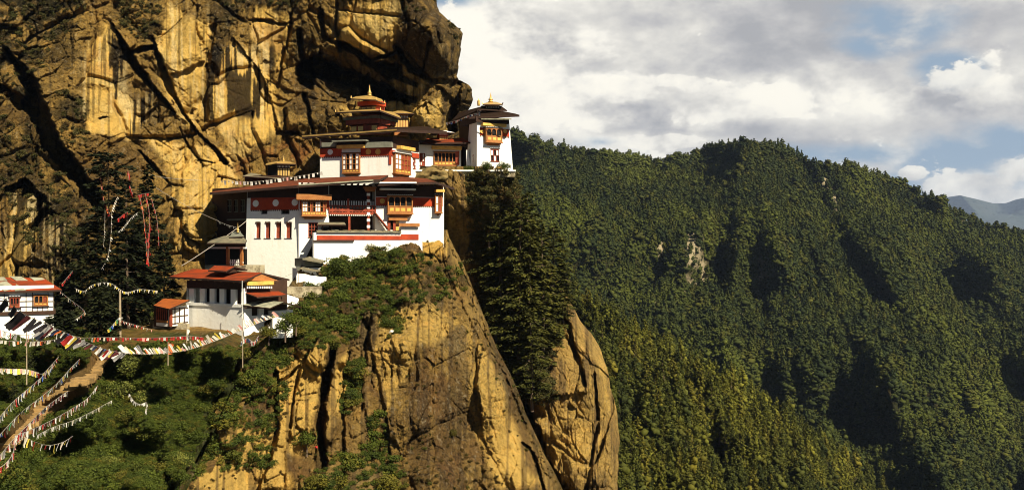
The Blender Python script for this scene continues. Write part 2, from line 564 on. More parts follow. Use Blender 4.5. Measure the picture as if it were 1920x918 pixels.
class Sheet:
    """terrain sheet with real relief: depth from control points, carved by grooves and steps, roughened by noise"""
    def __init__(s, top, bottom, left, right, nu, nv, ctrl, feats=(), noise=(), wrapL=0, wrapR=0, jag=0, power=3.0, round_r=0.0, round_l=0.0, transpose=False, roundw=.16, warp=1.0, shape=None, smooth=None):
        s.top, s.bottom, s.L, s.Rr = top, bottom, interp(left), interp(right)
        v = np.linspace(0, 1, nv); u = np.linspace(0, 1, nu)
        U, V = np.meshgrid(u, v)
        s.tr = transpose
        if transpose:   # left/right tables are then top/bottom edges given along px
            a = top + (bottom - top) * U
            lo, hi = s.L(a), s.Rr(a)
            px, py = a, lo + (hi - lo) * V
        else:
            py = top + (bottom - top) * V
            lo, hi = s.L(py), s.Rr(py)
            px = lo + (hi - lo) * U
        c = np.array(ctrl, float)
        num = 0; den = 0
        for x, y, d in c:
            w = 1.0 / (np.hypot(px - x, py - y) + 25.0) ** power
            num = num + w * d; den = den + w
        Y = num / den
        if jag:
            base = np.stack([px / FPX * Y, Y * 0, py / FPX * Y], -1)
            j1 = fbm(base, 9.0, 5, .6, 31); j2 = fbm(base, 9.0, 5, .6, 77)
            if transpose:
                py = py + jag * j2 * (1 - V)
            else:
                e = np.maximum(sstep(U, .75, 1), 0)
                px = px + jag * j1 * e * 1.6
                py = py + jag * j2 * e
        s.px, s.py = px, py
        # soft warp so carved lines are not straight
        w0 = np.stack([(px - HX) / FPX * Y, Y, (HY - py) / FPX * Y], -1)
        wx = px + warp * (4.5 * fbm(w0, 3.5, 5, .7, 5) + 4 * (worley(w0, (3.0, 40, 4.0), 77)[2] - .5)); wy = py + warp * (4.5 * fbm(w0, 3.5, 5, .7, 6) + 4 * (worley(w0, (3.0, 40, 4.0), 78)[2] - .5))
        wob1 = 1 + .75 * fbm(w0, 2.2, 5, .7, 91) + .4 * fbm(w0, 9, 3, .6, 92)
        for ft in feats:
            d, side = seg_dist(wx, wy, ft['pts'], ft['hw'])
            if not ft.get('bump'): d = d / np.clip(wob1, .35, 2)
            if ft.get('depth'):
                Y = Y + ft['depth'] * (1 - sstep(d, ft.get('flat', .45), 1.15))
            if ft.get('bump'):
                Y = Y - ft['bump'] * np.exp(-d * d)
            if ft.get('step'):
                reach = ft.get('reach', 5.0)
                Y = Y - ft['step'] * (side < 0) * np.clip(1 - d / reach, 0, 1) * sstep(d, .3, 1.0)
        if shape is not None:
            Y = Y + shape(px, py, np.stack([(px - HX) / FPX * Y, Y, (HY - py) / FPX * Y], -1))
        w0 = np.stack([(px - HX) / FPX * Y, Y, (HY - py) / FPX * Y], -1)
        calm = 1.0 if smooth is None else 1 - smooth(px, py)
        for kind, sc, amp, *rest in noise:
            if kind in ('block', 'fbm') and (sc if np.isscalar(sc) else sc[0]) < 8: amp_k = amp; amp = amp * calm
            if kind == 'fbm':
                Y = Y + amp * fbm(w0, sc, 6, rest[0] if rest else .55, 3)
            elif kind == 'ridge':
                Y = Y - amp * (1 - np.abs(fbm(w0, sc, 5, .5, 8)) * 2)
            elif kind == 'block':   # tilted facets, one plane per cell
                wob = np.stack([fbm(w0, 6, 3, .5, 41), fbm(w0, 6, 3, .5, 42), fbm(w0, 6, 3, .5, 43)], -1) * min(sc) * .12
                f1, f2, cid, off = worley(w0 + wob, sc, int(np.max(np.asarray(sc)[:1]) * 100) + 3)
                t1 = (np.modf(cid * 37.7)[0] - .5) * 2; t2 = (np.modf(cid * 91.3)[0] - .5) * 2
                Y = Y - amp * ((cid - .5) * 1.6 - (t1 * off[..., 0] + t2 * off[..., 2]) * 1.5) + amp * .8 * (1 - sstep(f2 - f1, 0, .08))
            elif kind == 'flute':   # vertical flutes
                q = w0 * np.array([1, .4, .12])
                Y = Y + amp * fbm(q, sc, 4, .5, 21)
        if round_r:
            Y = Y + round_r * np.clip((U - (1 - roundw)) / roundw, 0, 1) ** 2.2
        if round_l:
            Y = Y + round_l * np.clip((roundw - U) / roundw, 0, 1) ** 2.2
        s.Y = Y
        s.P = np.stack([(px - HX) / FPX * Y, Y, (HY - py) / FPX * Y], -1)
        s.U, s.V = U, V
        s.wrapL, s.wrapR = wrapL, wrapR
        s.nu, s.nv = nu, nv

    def at(s, px, py):
        px = np.asarray(px, float); py = np.asarray(py, float)
        if s.tr:
            u = (px - s.top) / (s.bottom - s.top)
            lo, hi = s.L(px), s.Rr(px); v = (py - lo) / (hi - lo)
        else:
            v = (py - s.top) / (s.bottom - s.top)
            lo, hi = s.L(py), s.Rr(py); u = (px - lo) / (hi - lo)
        fu = np.clip(u, 0, 1) * (s.nu - 1); fv = np.clip(v, 0, 1) * (s.nv - 1)
        iu = np.minimum(fu.astype(int), s.nu - 2); iv = np.minimum(fv.astype(int), s.nv - 2)
        a = (fu - iu)[..., None]; b = (fv - iv)[..., None]
        G = s.P
        return (G[iv, iu] * (1 - a) * (1 - b) + G[iv, iu + 1] * a * (1 - b) + G[iv + 1, iu] * (1 - a) * b + G[iv + 1, iu + 1] * a * b)

    def valid(s, px, py):
        if s.tr:
            return (px > s.top) & (px < s.bottom) & (py > s.L(px)) & (py < s.Rr(px))
        return (py > s.top) & (py < s.bottom) & (px > s.L(py)) & (px < s.Rr(py))

    def build(s, name, material, colors=None):
        G, C = s.P, colors
        def ext(G, C, side, wrap):
            e = G[:, :1] if side == 'L' else G[:, -1:]
            cols = []
            for k in range(1, 7):
                q = e.copy()
                t = k / 6.0
                q[..., 1] += wrap * t * (.35 + .65 * t)
                q[..., 0] += (-1 if side == 'R' else 1) * wrap * .25 * t * t
                q[..., 2] -= 0
                cols.append(q)
            X = np.concatenate(cols, 1)
            cc = None if C is None else np.repeat(C[:, :1] if side == 'L' else C[:, -1:], 6, 1)
            if side == 'L':
                return np.concatenate([X[:, ::-1], G], 1), (None if C is None else np.concatenate([cc, C], 1))
            return np.concatenate([G, X], 1), (None if C is None else np.concatenate([C, cc], 1))
        if s.wrapL: G, C = ext(G, C, 'L', s.wrapL)
        if s.wrapR: G, C = ext(G, C, 'R', s.wrapR)
        nv, nu = G.shape[:2]
        me = bpy.data.meshes.new(name)
        idx = np.arange(nu * nv).reshape(nv, nu)
        q = np.stack([idx[:-1, :-1], idx[1:, :-1], idx[1:, 1:], idx[:-1, 1:]], -1).reshape(-1, 4)
        me.vertices.add(nu * nv); me.loops.add(q.size); me.polygons.add(len(q))
        me.vertices.foreach_set('co', G.reshape(-1).astype(np.float32))
        me.loops.foreach_set('vertex_index', q.reshape(-1).astype(np.int32))
        me.polygons.foreach_set('loop_start', np.arange(0, q.size, 4, dtype=np.int32))
        me.polygons.foreach_set('use_smooth', np.ones(len(q), bool))
        me.update(calc_edges=True)
        if C is not None:
            a = me.attributes.new('col', 'FLOAT_COLOR', 'POINT')
            a.data.foreach_set('color', (C if C.shape[-1] == 4 else np.concatenate([C, np.full(C.shape[:2] + (1,), .5)], -1)).reshape(-1).astype(np.float32))
        me.materials.append(material)
        o = bpy.data.objects.new(name, me)
        col.objects.link(o)
        o['kind'] = 'structure'
        return o


def lerp(a, b, f):
    return a * (1 - f[..., None]) + np.asarray(b, float) * f[..., None]

# ---------------------------------------------------------------- cliffs and terrain
TAN = (.72, .46, .115); TAN2 = (.38, .235, .060); BROWN = (.17, .100, .032); GREY = (.23, .175, .08); DARKR = (.030, .022, .012)
MOSS = (.026, .024, .009); BLACK = (.007, .006, .005); RUST = (.32, .12, .032); PALE = (.66, .49, .18)

cliff_feats = [
    dict(pts=[(12, 92), (35, 125), (52, 155), (72, 212), (100, 268), (140, 322), (190, 388)], hw=[4, 10, 14, 18, 15, 15, 12], depth=9, step=4, reach=4, flat=.6),
    dict(pts=[(-5, 160), (30, 185), (70, 215)], hw=[8, 12, 10], depth=6),
    dict(pts=[(212, 45), (228, 85), (250, 118), (285, 165), (330, 215)], hw=[2, 8, 9, 4, 1.5], depth=6, step=1.5, flat=.6),
    dict(pts=[(284, 66), (303, 120), (318, 165), (345, 215), (392, 270), (424, 305)], hw=[2, 6, 6.5, 3, 3, 4], depth=6, step=1.5, flat=.6),
    dict(pts=[(236, 108), (262, 92), (290, 86)], hw=[7, 7, 5], depth=5),
    dict(pts=[(262, 286), (290, 318), (318, 346)], hw=[1.5, 5.5, 1.5], depth=5, step=1),
    dict(pts=[(338, 240), (352, 270), (372, 302)], hw=[1, 4, 2.5], depth=3),
    dict(pts=[(372, 302), (402, 306)], hw=[2.5, 1], depth=2),
    dict(pts=[(388, 225), (386, 140), (402, 50)], hw=[6, 5, 4], depth=2.5, step=-2, reach=6),
    dict(pts=[(8, 358), (45, 345), (82, 372)], hw=[7, 9, 5], depth=7, step=3, reach=4),
    dict(pts=[(62, 425), (88, 396), (100, 402)], hw=[7, 7, 5], depth=5),
    dict(pts=[(65, 470), (62, 430), (78, 370)], hw=[5, 5, 4], depth=3),
    dict(pts=[(565, 128), (600, 122), (640, 142), (700, 162), (765, 188)], hw=[14, 20, 13, 15, 8], depth=15, flat=.75),
    dict(pts=[(690, 172), (735, 178), (775, 186)], hw=[14, 13, 8], depth=15, flat=.75),
    dict(pts=[(640, 84), (680, 104), (740, 142), (780, 160)], hw=[9, 8, 10, 5], depth=10, flat=.7),
    dict(pts=[(690, 112), (745, 100)], hw=[5, 4], depth=6),
    dict(pts=[(715, 118), (745, 128)], hw=[9, 8], depth=9),
    dict(pts=[(560, 60), (566, 105), (575, 150)], hw=[6, 9, 14], depth=8),
    dict(pts=[(600, 20), (606, 70), (640, 86)], hw=[5, 6, 5], depth=6),
    dict(pts=[(632, 5), (628, 45), (638, 95)], hw=[3, 3, 5], depth=4),
    dict(pts=[(622, 14), (670, 24), (745, 32)], hw=[1, 2.2, 1.5], depth=2, step=-.8),
    dict(pts=[(520, 165), (530, 110), (545, 30)], hw=[3, 4, 4], depth=3, step=1),
    dict(pts=[(470, 40), (500, 40), (545, 48)], hw=[3, 4, 3], depth=3),
    dict(pts=[(568, 178), (590, 250)], hw=[4, 3], depth=4),
    dict(pts=[(742, 88), (770, 130), (810, 152), (870, 156)], hw=[6, 7, 6, 5], depth=6, flat=.6),
    dict(pts=[(806, 80), (792, 140)], hw=[4, 4], depth=4),
    dict(pts=[(852, 165), (846, 240)], hw=[12, 12], depth=9, flat=.7),
    dict(pts=[(520, 252), (560, 250)], hw=[4, 3], depth=3),
    dict(pts=[(440, 70), (498, 150), (520, 240)], hw=[1, 1.6, 1], depth=.6, step=1.4, reach=7),
    
    dict(pts=[(186, 224), (200, 219)], hw=[3.5, 1], depth=2.5),
    # convex masses
    dict(pts=[(800, 205), (805, 220)], hw=[42, 38], bump=6),
    dict(pts=[(800, 50), (830, 90)], hw=[55, 50], bump=7),
    dict(pts=[(620, 215), (560, 225)], hw=[40, 40], bump=4),
    dict(pts=[(680, 50), (700, 60)], hw=[50, 50], bump=4),
    dict(pts=[(350, 120), (360, 40)], hw=[40, 40], bump=2.5),
    dict(pts=[(455, 140), (460, 240)], hw=[45, 40], bump=2.5),
    dict(pts=[(360, 420), (350, 480)], hw=[50, 50], bump=4),
    dict(pts=[(700, 200), (720, 215)], hw=[26, 26], bump=4),
]
CLIFF_SLABS = [[(310, 12), (395, 45), (385, 225), (368, 215), (330, 150), (303, 100)], [(395, 125), (430, 85), (470, 85), (515, 150), (518, 240), (440, 300), (392, 210)],
             [(150, 190), (165, 80), (205, 40), (215, 150), (262, 205), (250, 262), (168, 245)], [(8, 482), (40, 362), (80, 368), (75, 420), (40, 520), (-20, 545)],
             [(480, 8), (545, 30), (545, 100), (522, 135), (470, 60)], [(612, 22), (752, -5), (745, 92), (690, 102), (622, 90)], [(738, 150), (800, 150), (790, 190), (755, 175)],
             [(268, 252), (420, 280), (445, 330), (400, 380), (328, 330)], [(328, 350), (400, 345), (412, 440), (372, 500), (325, 450)], [(812, 178), (832, 178), (832, 242), (802, 242)],
             [(640, 205), (700, 190), (800, 180), (825, 235), (700, 240)], [(700, 215), (770, 200), (800, 245), (700, 250)], [(300, 60), (330, 160), (400, 260), (340, 220), (290, 140)]]


def cliff_smooth(px, py):
    m = 0
    for q in CLIFF_SLABS[:6]:
        m = np.maximum(m, poly_mask(px, py, q, 10))
    return m * .72


cliff = Sheet(-60, 640, [(-60, -120), (640, -120)],
              [(-60, 800), (0, 822), (22, 828), (45, 850), (62, 869), (90, 873), (112, 867), (135, 858), (148, 858), (155, 872), (165, 880), (185, 884), (198, 876), (212, 868), (225, 866), (330, 866), (640, 700)],
              680, 480,
              [(-120, -60, 160), (-120, 300, 146), (-120, 560, 133), (100, -60, 164), (120, 300, 148), (110, 480, 138), (160, 600, 132), (320, -60, 172), (330, 200, 160),
               (350, 450, 146), (330, 600, 134), (480, -60, 174), (500, 150, 167), (470, 300, 160), (450, 450, 154), (620, -60, 168), (640, 40, 167), (640, 150, 174), (640, 240, 168), (600, 340, 164),
               (740, -20, 161), (750, 100, 164), (730, 240, 170), (850, 40, 161), (850, 120, 164), (850, 200, 172), (850, 320, 174), (700, 400, 168), (560, 600, 160), (700, 620, 165)],
              cliff_feats, [('block', (9, 60, 13), 1.5), ('fbm', 14.0, 2.2, .5), ('block', (3.5, 40, 5.0), .6), ('block', (1.5, 40, 2.3), .36), ('flute', 3.0, .5), ('fbm', 2.4, .65, .72)], wrapR=60, jag=10, round_r=14, roundw=.07, smooth=cliff_smooth)


def cliff_colors(s):
    px, py = s.px, s.py
    p = s.P
    n = fbm(p, 9, 5, .6, 51); n2 = fbm(p, 3.0, 5, .6, 52); n3 = fbm(p, 24, 4, .5, 53)
    wx = px + 14 * fbm(p, 5, 4, .6, 54); wy = py + 14 * fbm(p, 5, 4, .6, 55)
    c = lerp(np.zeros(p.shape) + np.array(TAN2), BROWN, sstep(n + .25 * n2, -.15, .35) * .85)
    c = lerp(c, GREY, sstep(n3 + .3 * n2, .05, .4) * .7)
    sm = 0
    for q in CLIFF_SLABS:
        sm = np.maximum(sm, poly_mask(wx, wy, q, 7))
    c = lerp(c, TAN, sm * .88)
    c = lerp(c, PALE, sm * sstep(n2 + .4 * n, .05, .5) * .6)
    c = lerp(c, RUST, poly_mask(wx, wy, [(425, 305), (560, 255), (605, 268), (565, 312), (440, 325)], 10) * sstep(n2, -.3, .3) * .8)
    c = lerp(c, RUST, sm * sstep(fbm(p, 6, 4, .6, 61), .12, .4) * .35)
    # lichen, moss and dry growth
    veg = 0
    for q, a in (([(-130, -70), (175, -70), (160, 40), (95, 100), (70, 190), (-130, 220)], .95), ([(212, -30), (305, -30), (302, 60), (272, 95), (225, 60)], .9), ([(395, -40), (600, -40), (600, 30), (540, 20), (480, 8), (420, 70), (395, 40)], .85),
                 ([(-20, 215), (60, 225), (120, 340), (175, 400), (160, 560), (70, 480), (60, 400), (-20, 350)], .8), ([(95, 150), (165, 190), (172, 260), (140, 300), (100, 250), (70, 160)], .8),
                 ([(100, 400), (330, 430), (330, 640), (100, 640)], .7), ([(90, 40), (150, 80), (150, 190), (80, 130)], .55), ([(535, 30), (605, 30), (625, 120), (560, 120)], .65), ([(520, 200), (590, 180), (640, 240), (540, 260)], .45)):
        veg = np.maximum(veg, poly_mask(wx, wy, q, 14) * a)
    vt = veg * sstep(n2 + .5 * n, -.35, .12)
    c = lerp(c, MOSS, np.clip(vt, 0, 1))
    c = lerp(c, BROWN, np.clip(vt, 0, 1) * sstep(fbm(p, 2.0, 4, .6, 63), 0, .4) * .6)
    # dark bare rock of the overhang; the cave area is darkened with it
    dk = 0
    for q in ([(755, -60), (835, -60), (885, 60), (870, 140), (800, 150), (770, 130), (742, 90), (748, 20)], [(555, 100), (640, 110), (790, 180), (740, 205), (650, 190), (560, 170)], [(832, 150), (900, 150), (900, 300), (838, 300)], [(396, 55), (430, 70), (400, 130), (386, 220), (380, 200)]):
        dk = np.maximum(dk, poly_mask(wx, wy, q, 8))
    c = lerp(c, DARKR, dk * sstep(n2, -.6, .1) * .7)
    # black water streaks
    st = vnoise(px / 5.5 + .5 * n, py / 90.0, py * 0, 71) + .6 * vnoise(px / 2.6, py / 60.0, py * 0, 72)
    area = 0
    for q, a in (([(385, 85), (520, 85), (500, 230), (440, 215), (390, 230)], 1.0), ([(200, 50), (240, 100), (232, 190), (205, 180)], 1.2), ([(235, 190), (290, 160), (270, 240), (240, 262)], 1.1), ([(150, 70), (215, 60), (180, 240), (150, 200)], .55),
                 ([(0, 350), (100, 360), (70, 540), (0, 540)], .7), ([(300, 0), (400, 0), (390, 220), (330, 160)], .35), ([(740, 140), (800, 140), (790, 195), (750, 185)], .6), ([(90, 380), (130, 420), (120, 560), (80, 520)], 1.0)):
        area = np.maximum(area, poly_mask(wx, wy, q, 12) * a)
    c = lerp(c, BLACK, np.clip(sstep(st + (area - .6) * .9, .22, .5) * area, 0, .93))
    c = lerp(c, DARKR, sstep(st, .55, .9) * .5 * (1 - area))
    c = lerp(c, (.74, .58, .28), sstep(-st, .2, .6) * np.clip(area + sm * .5, 0, 1) * .6)
    rough = np.clip(.75 - .72 * sm + .3 * n, 0, 1)
    return np.concatenate([np.clip(c, 0, 1), rough[..., None]], -1)


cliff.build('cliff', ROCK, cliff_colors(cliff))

# buttress under the temples
LC_L = [(430, 600), (480, 575), (520, 552), (600, 500), (650, 455), (690, 440), (790, 395), (918, 330), (1000, 290)]
LC_R = [(430, 838), (445, 842), (480, 862), (520, 880), (560, 895), (600, 912), (650, 931), (700, 955), (770, 984), (830, 1012), (918, 1055), (1000, 1095)]
lower_feats = [
    dict(pts=[(624, 650), (608, 735), (602, 800), (606, 880)], hw=[6, 9, 9, 6], depth=6, flat=.6),
    dict(pts=[(655, 660), (640, 740), (645, 900)], hw=[3, 4, 4], depth=3, step=-2, reach=8),
    dict(pts=[(590, 640), (560, 700), (545, 800)], hw=[3, 4, 3], depth=2.5),
    dict(pts=[(640, 690), (660, 720), (640, 780)], hw=[10, 12, 8], depth=2),
    dict(pts=[(700, 560), (690, 640), (720, 760), (735, 870)], hw=[4, 5, 4, 4], depth=.5, step=.7, reach=9),
    dict(pts=[(905, 650), (890, 720), (900, 780)], hw=[4, 5, 4], depth=.6, step=1.0, reach=7),
    dict(pts=[(850, 480), (900, 600), (950, 720), (1010, 860)], hw=[4, 5, 5, 5], step=1.2, reach=10, depth=.3),
    dict(pts=[(980, 830), (1000, 850), (1020, 918)], hw=[3, 4, 4], depth=4),
    dict(pts=[(440, 760), (500, 740), (560, 690)], hw=[4, 4, 4], depth=1.5, step=1.5),
    dict(pts=[(520, 700), (520, 800), (480, 918)], hw=[6, 7, 7], depth=2.0, step=1.5),
    dict(pts=[(800, 640), (820, 700)], hw=[70, 80], bump=3),
    dict(pts=[(660, 560), (600, 620)], hw=[60, 60], bump=3),
    dict(pts=[(740, 500), (800, 520)], hw=[40, 40], bump=2),
]
lower = Sheet(430, 1000, LC_L, LC_R, 400, 380,
              [(600, 430, 144), (720, 432, 144), (840, 432, 145), (650, 455, 141), (700, 452, 142), (800, 440, 145), (560, 520, 129), (600, 515, 129.5), (640, 492, 131.5), (700, 478, 133), (770, 472, 136), (820, 470, 139), (850, 480, 141), (500, 600, 117), (560, 580, 123), (640, 580, 127), (760, 560, 131), (870, 540, 142),
               (450, 690, 108), (600, 680, 117), (750, 660, 125), (900, 640, 137), (400, 800, 102), (600, 800, 111), (760, 800, 119), (900, 780, 131), (980, 780, 138), (340, 918, 96), (600, 918, 106), (800, 918, 114), (950, 918, 126), (1050, 918, 135),
               (320, 1000, 92), (700, 1000, 105), (1090, 1000, 130)],
              lower_feats, [('block', (8, 60, 16), 1.0), ('fbm', 12.0, 1.6, .5), ('block', (3.2, 40, 5.0), .4), ('block', (1.5, 40, 2.3), .32), ('flute', 2.5, .2), ('fbm', 2.2, .75, .72)], wrapL=6, wrapR=45, jag=4, round_r=10, roundw=.10)


def lower_colors(s):
    px, py, p = s.px, s.py, s.P
    n = fbm(p, 8, 5, .6, 151); n2 = fbm(p, 2.6, 5, .6, 152)
    wx = px + 14 * fbm(p, 5, 4, .6, 154); wy = py + 14 * fbm(p, 5, 4, .6, 155)
    c = lerp(np.zeros(p.shape) + np.array(TAN2), (.27, .165, .050), sstep(n + .4 * n2, -.4, .25) * .9)
    vb = vnoise(px / 34.0 + .8 * n, py / 420.0, py * 0, 161) + .5 * vnoise(px / 14.0, py / 260.0, py * 0, 162)
    c = lerp(c, (.40, .255, .075), sstep(vb, .05, .5) * .65)
    c = lerp(c, (.15, .088, .030), sstep(-vb, .15, .6) * .7)
    c = lerp(c, (.17, .085, .035), sstep(fbm(p, 5, 5, .6, 156), 0.0, .35) * .55)
    c = lerp(c, GREY, sstep(fbm(p, 10, 4, .5, 157), .1, .4) * .6)
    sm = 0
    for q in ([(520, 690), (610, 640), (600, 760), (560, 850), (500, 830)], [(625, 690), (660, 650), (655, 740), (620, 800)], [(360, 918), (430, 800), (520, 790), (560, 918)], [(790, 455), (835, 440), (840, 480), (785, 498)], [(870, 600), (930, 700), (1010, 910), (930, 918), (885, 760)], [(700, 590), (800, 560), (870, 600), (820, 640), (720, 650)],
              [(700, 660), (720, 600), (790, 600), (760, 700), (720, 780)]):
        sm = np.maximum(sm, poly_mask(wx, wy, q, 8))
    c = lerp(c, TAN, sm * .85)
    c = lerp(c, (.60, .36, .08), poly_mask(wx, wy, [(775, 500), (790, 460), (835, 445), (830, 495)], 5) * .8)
    st = vnoise(px / 7.0 + .5 * n, py / 130.0, py * 0, 171) + .6 * vnoise(px / 3.0, py / 70.0, py * 0, 172)
    c = lerp(c, (.10, .065, .03), sstep(st, .25, .75) * .65)
    c = lerp(c, BLACK, poly_mask(wx, wy, [(612, 655), (632, 655), (612, 740), (614, 900), (598, 900), (598, 740)], 4) * .6)
    # soil and growth on the upper slope
    gm = poly_mask(wx, wy, [(430, 700), (560, 430), (700, 440), (790, 470), (880, 520), (820, 570), (720, 560), (670, 600), (640, 650), (560, 660), (500, 720), (440, 790), (330, 930), (340, 800)], 18)
    c = lerp(c, (.06, .042, .015), gm * sstep(n2 + .3 * n, -.3, .2) * .85)
    edge = sstep(px, s.Rr(py) - 26, s.Rr(py) - 4)
    c = lerp(c, (.05, .042, .013), edge * sstep(n2, -.3, .3) * .6)
    rough = np.clip(poly_mask(wx, wy, [(640, 560), (870, 560), (960, 760), (900, 918), (720, 918), (690, 700)], 25) * .7 + .35 - .4 * sm + .35 * n, 0, 1)
    return np.concatenate([np.clip(c, 0, 1), rough[..., None]], -1)


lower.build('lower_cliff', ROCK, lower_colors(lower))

# gully with the conifers and the free pillar on the right
side = Sheet(312, 1000, [(312, 760), (430, 790), (500, 830), (600, 880), (700, 925), (1000, 985)],
             [(312, 958), (330, 962), (400, 985), (480, 1020), (540, 1060), (585, 1085), (600, 1093), (625, 1112), (660, 1128), (700, 1142), (760, 1154), (830, 1163), (870, 1160), (918, 1156), (1000, 1150)],
             260, 300,
             [(760, 312, 158), (860, 314, 156), (955, 314, 157), (850, 328, 152.5), (900, 328, 152), (950, 328, 152.5), (840, 345, 153), (900, 360, 155), (955, 350, 155), (970, 400, 170), (880, 470, 164), (1000, 500, 174), (900, 580, 166), (1000, 600, 165), (1060, 580, 172), (1095, 615, 168), (960, 690, 161), (1010, 750, 154),
              (990, 770, 166), (1010, 800, 156), (1090, 750, 157), (1150, 760, 162), (1010, 870, 164), (1030, 900, 156), (1090, 900, 151), (1155, 918, 157), (1000, 1000, 152), (1150, 1000, 150)],
             [dict(pts=[(1060, 600), (1085, 680), (1095, 720)], hw=[4, 5, 4], depth=3, step=1.5), dict(pts=[(1000, 755), (1045, 745), (1090, 735)], hw=[4, 5, 4], step=2, reach=6), dict(pts=[(1115, 700), (1120, 800), (1100, 918)], hw=[3, 4, 4], depth=1.5, step=1.2),
              dict(pts=[(985, 765), (1010, 840), (1050, 918), (1080, 1000)], hw=[9, 14, 16, 16], depth=12, flat=.75)],
             [('block', (8, 60, 16), 1.1), ('fbm', 12.0, 1.6, .5), ('block', (3.2, 40, 5.0), .45), ('block', (1.5, 40, 2.3), .32), ('flute', 2.5, .4), ('fbm', 2.2, .65, .72)], wrapR=40, jag=5, round_r=10, roundw=.12, power=4)


def side_colors(s):
    px, py, p = s.px, s.py, s.P
    n = fbm(p, 8, 5, .6, 251); n2 = fbm(p, 2.6, 5, .6, 252)
    wx = px + 14 * fbm(p, 5, 4, .6, 254); wy = py + 14 * fbm(p, 5, 4, .6, 255)
    c = lerp(np.zeros(p.shape) + np.array((.50, .32, .09)), (.24, .15, .05), sstep(n + .3 * n2, -.1, .4) * .85)
    c = lerp(c, TAN, poly_mask(wx, wy, [(1000, 770), (1060, 755), (1100, 730), (1130, 640), (1150, 760), (1110, 918), (1050, 918)], 10) * sstep(n2, -.3, .2) * .8)
    st = vnoise(px / 7.0 + .5 * n, py / 120.0, py * 0, 271) + .6 * vnoise(px / 3.0, py / 70.0, py * 0, 272)
    c = lerp(c, (.12, .075, .035), sstep(st, .2, .7) * .7)
    soil = poly_mask(wx, wy, [(878, 320), (985, 330), (1050, 560), (1050, 640), (1020, 690), (1040, 745), (990, 765), (915, 640), (885, 460)], 10)
    c = lerp(c, (.055, .038, .015), soil * sstep(n2, -.5, .1) * .8)
    return np.clip(c, 0, 1)


side.build('side_cliff', ROCK, side_colors(side))

# near slope on the left with the courtyard, the path and the shrubs
SL_R = [(585, 560), (600, 540), (640, 488), (660, 470), (690, 452), (740, 432), (800, 405), (918, 350), (1000, 320)]
slope = Sheet(585, 1000, [(585, -140), (1000, -140)], SL_R, 300, 240,
              [(x, y, 10.3 * 1800 / (y - 459)) for x in range(-100, 540, 64) for y in (588, 596, 604, 612, 622, 634, 646, 656) if not (x > 460 and y > 630)] + [(560, 590, 119), (600, 590, 121), (480, 645, 104), (500, 640, 107),
               (0, 668, 92), (150, 668, 92), (300, 668, 93), (430, 668, 96), (0, 720, 86), (150, 720, 88), (300, 720, 91), (420, 730, 98), (0, 800, 76), (150, 800, 79), (280, 800, 83), (390, 820, 94), (0, 918, 64), (150, 918, 67), (260, 918, 74), (345, 918, 88), (0, 1000, 58), (320, 1000, 80)],
              [dict(pts=[(452, 680), (410, 760), (375, 850), (338, 930)], hw=[10, 14, 14, 16], depth=7, flat=.6), dict(pts=[(300, 860), (320, 930)], hw=[14, 18], depth=4),
               dict(pts=[(120, 900), (160, 830)], hw=[8, 8], depth=1.5)],
              [('fbm', 9.0, 1.0, .5), ('fbm', 2.2, .35, .6)], power=4)


def slope_colors(s):
    px, py, p = s.px, s.py, s.P
    n = fbm(p, 7, 5, .6, 351); n2 = fbm(p, 2.0, 5, .6, 352)
    wx = px + 10 * fbm(p, 5, 4, .6, 354); wy = py + 6 * fbm(p, 5, 4, .6, 355)
    c = lerp(np.zeros(p.shape) + np.array((.05, .062, .014)), (.09, .062, .02), sstep(n + .4 * n2, -.1, .4))
    yard = poly_mask(wx, wy, [(120, 600), (560, 590), (470, 655), (380, 662), (300, 652), (190, 652)], 6)
    c = lerp(c, (.25, .15, .035), yard * sstep(n2 + n, -.4, .3) * .9)
    c = lerp(c, (.12, .13, .022), yard * sstep(n2 - n, -.1, .4) * .7)
    c = lerp(c, (.45, .27, .075), poly_mask(wx, wy, [(270, 600), (450, 606), (450, 618), (380, 622), (270, 616)], 5) * .8)
    bank = poly_mask(wx, wy, [(-20, 625), (130, 625), (190, 650), (100, 690), (-20, 690)], 8)
    c = lerp(c, (.17, .11, .035), bank * sstep(n2, -.2, .3) * .7)
    tr = 0
    d, _ = seg_dist(px, py, [(190, 665), (172, 700), (140, 722), (95, 752), (50, 792), (0, 838)], [20, 22, 30, 28, 24, 26])
    c = lerp(c, (.24, .14, .045), (1 - sstep(d, .7, 1.1)) * .85)
    return np.clip(c, 0, 1)


slope.build('slope', ROCK, slope_colors(slope))

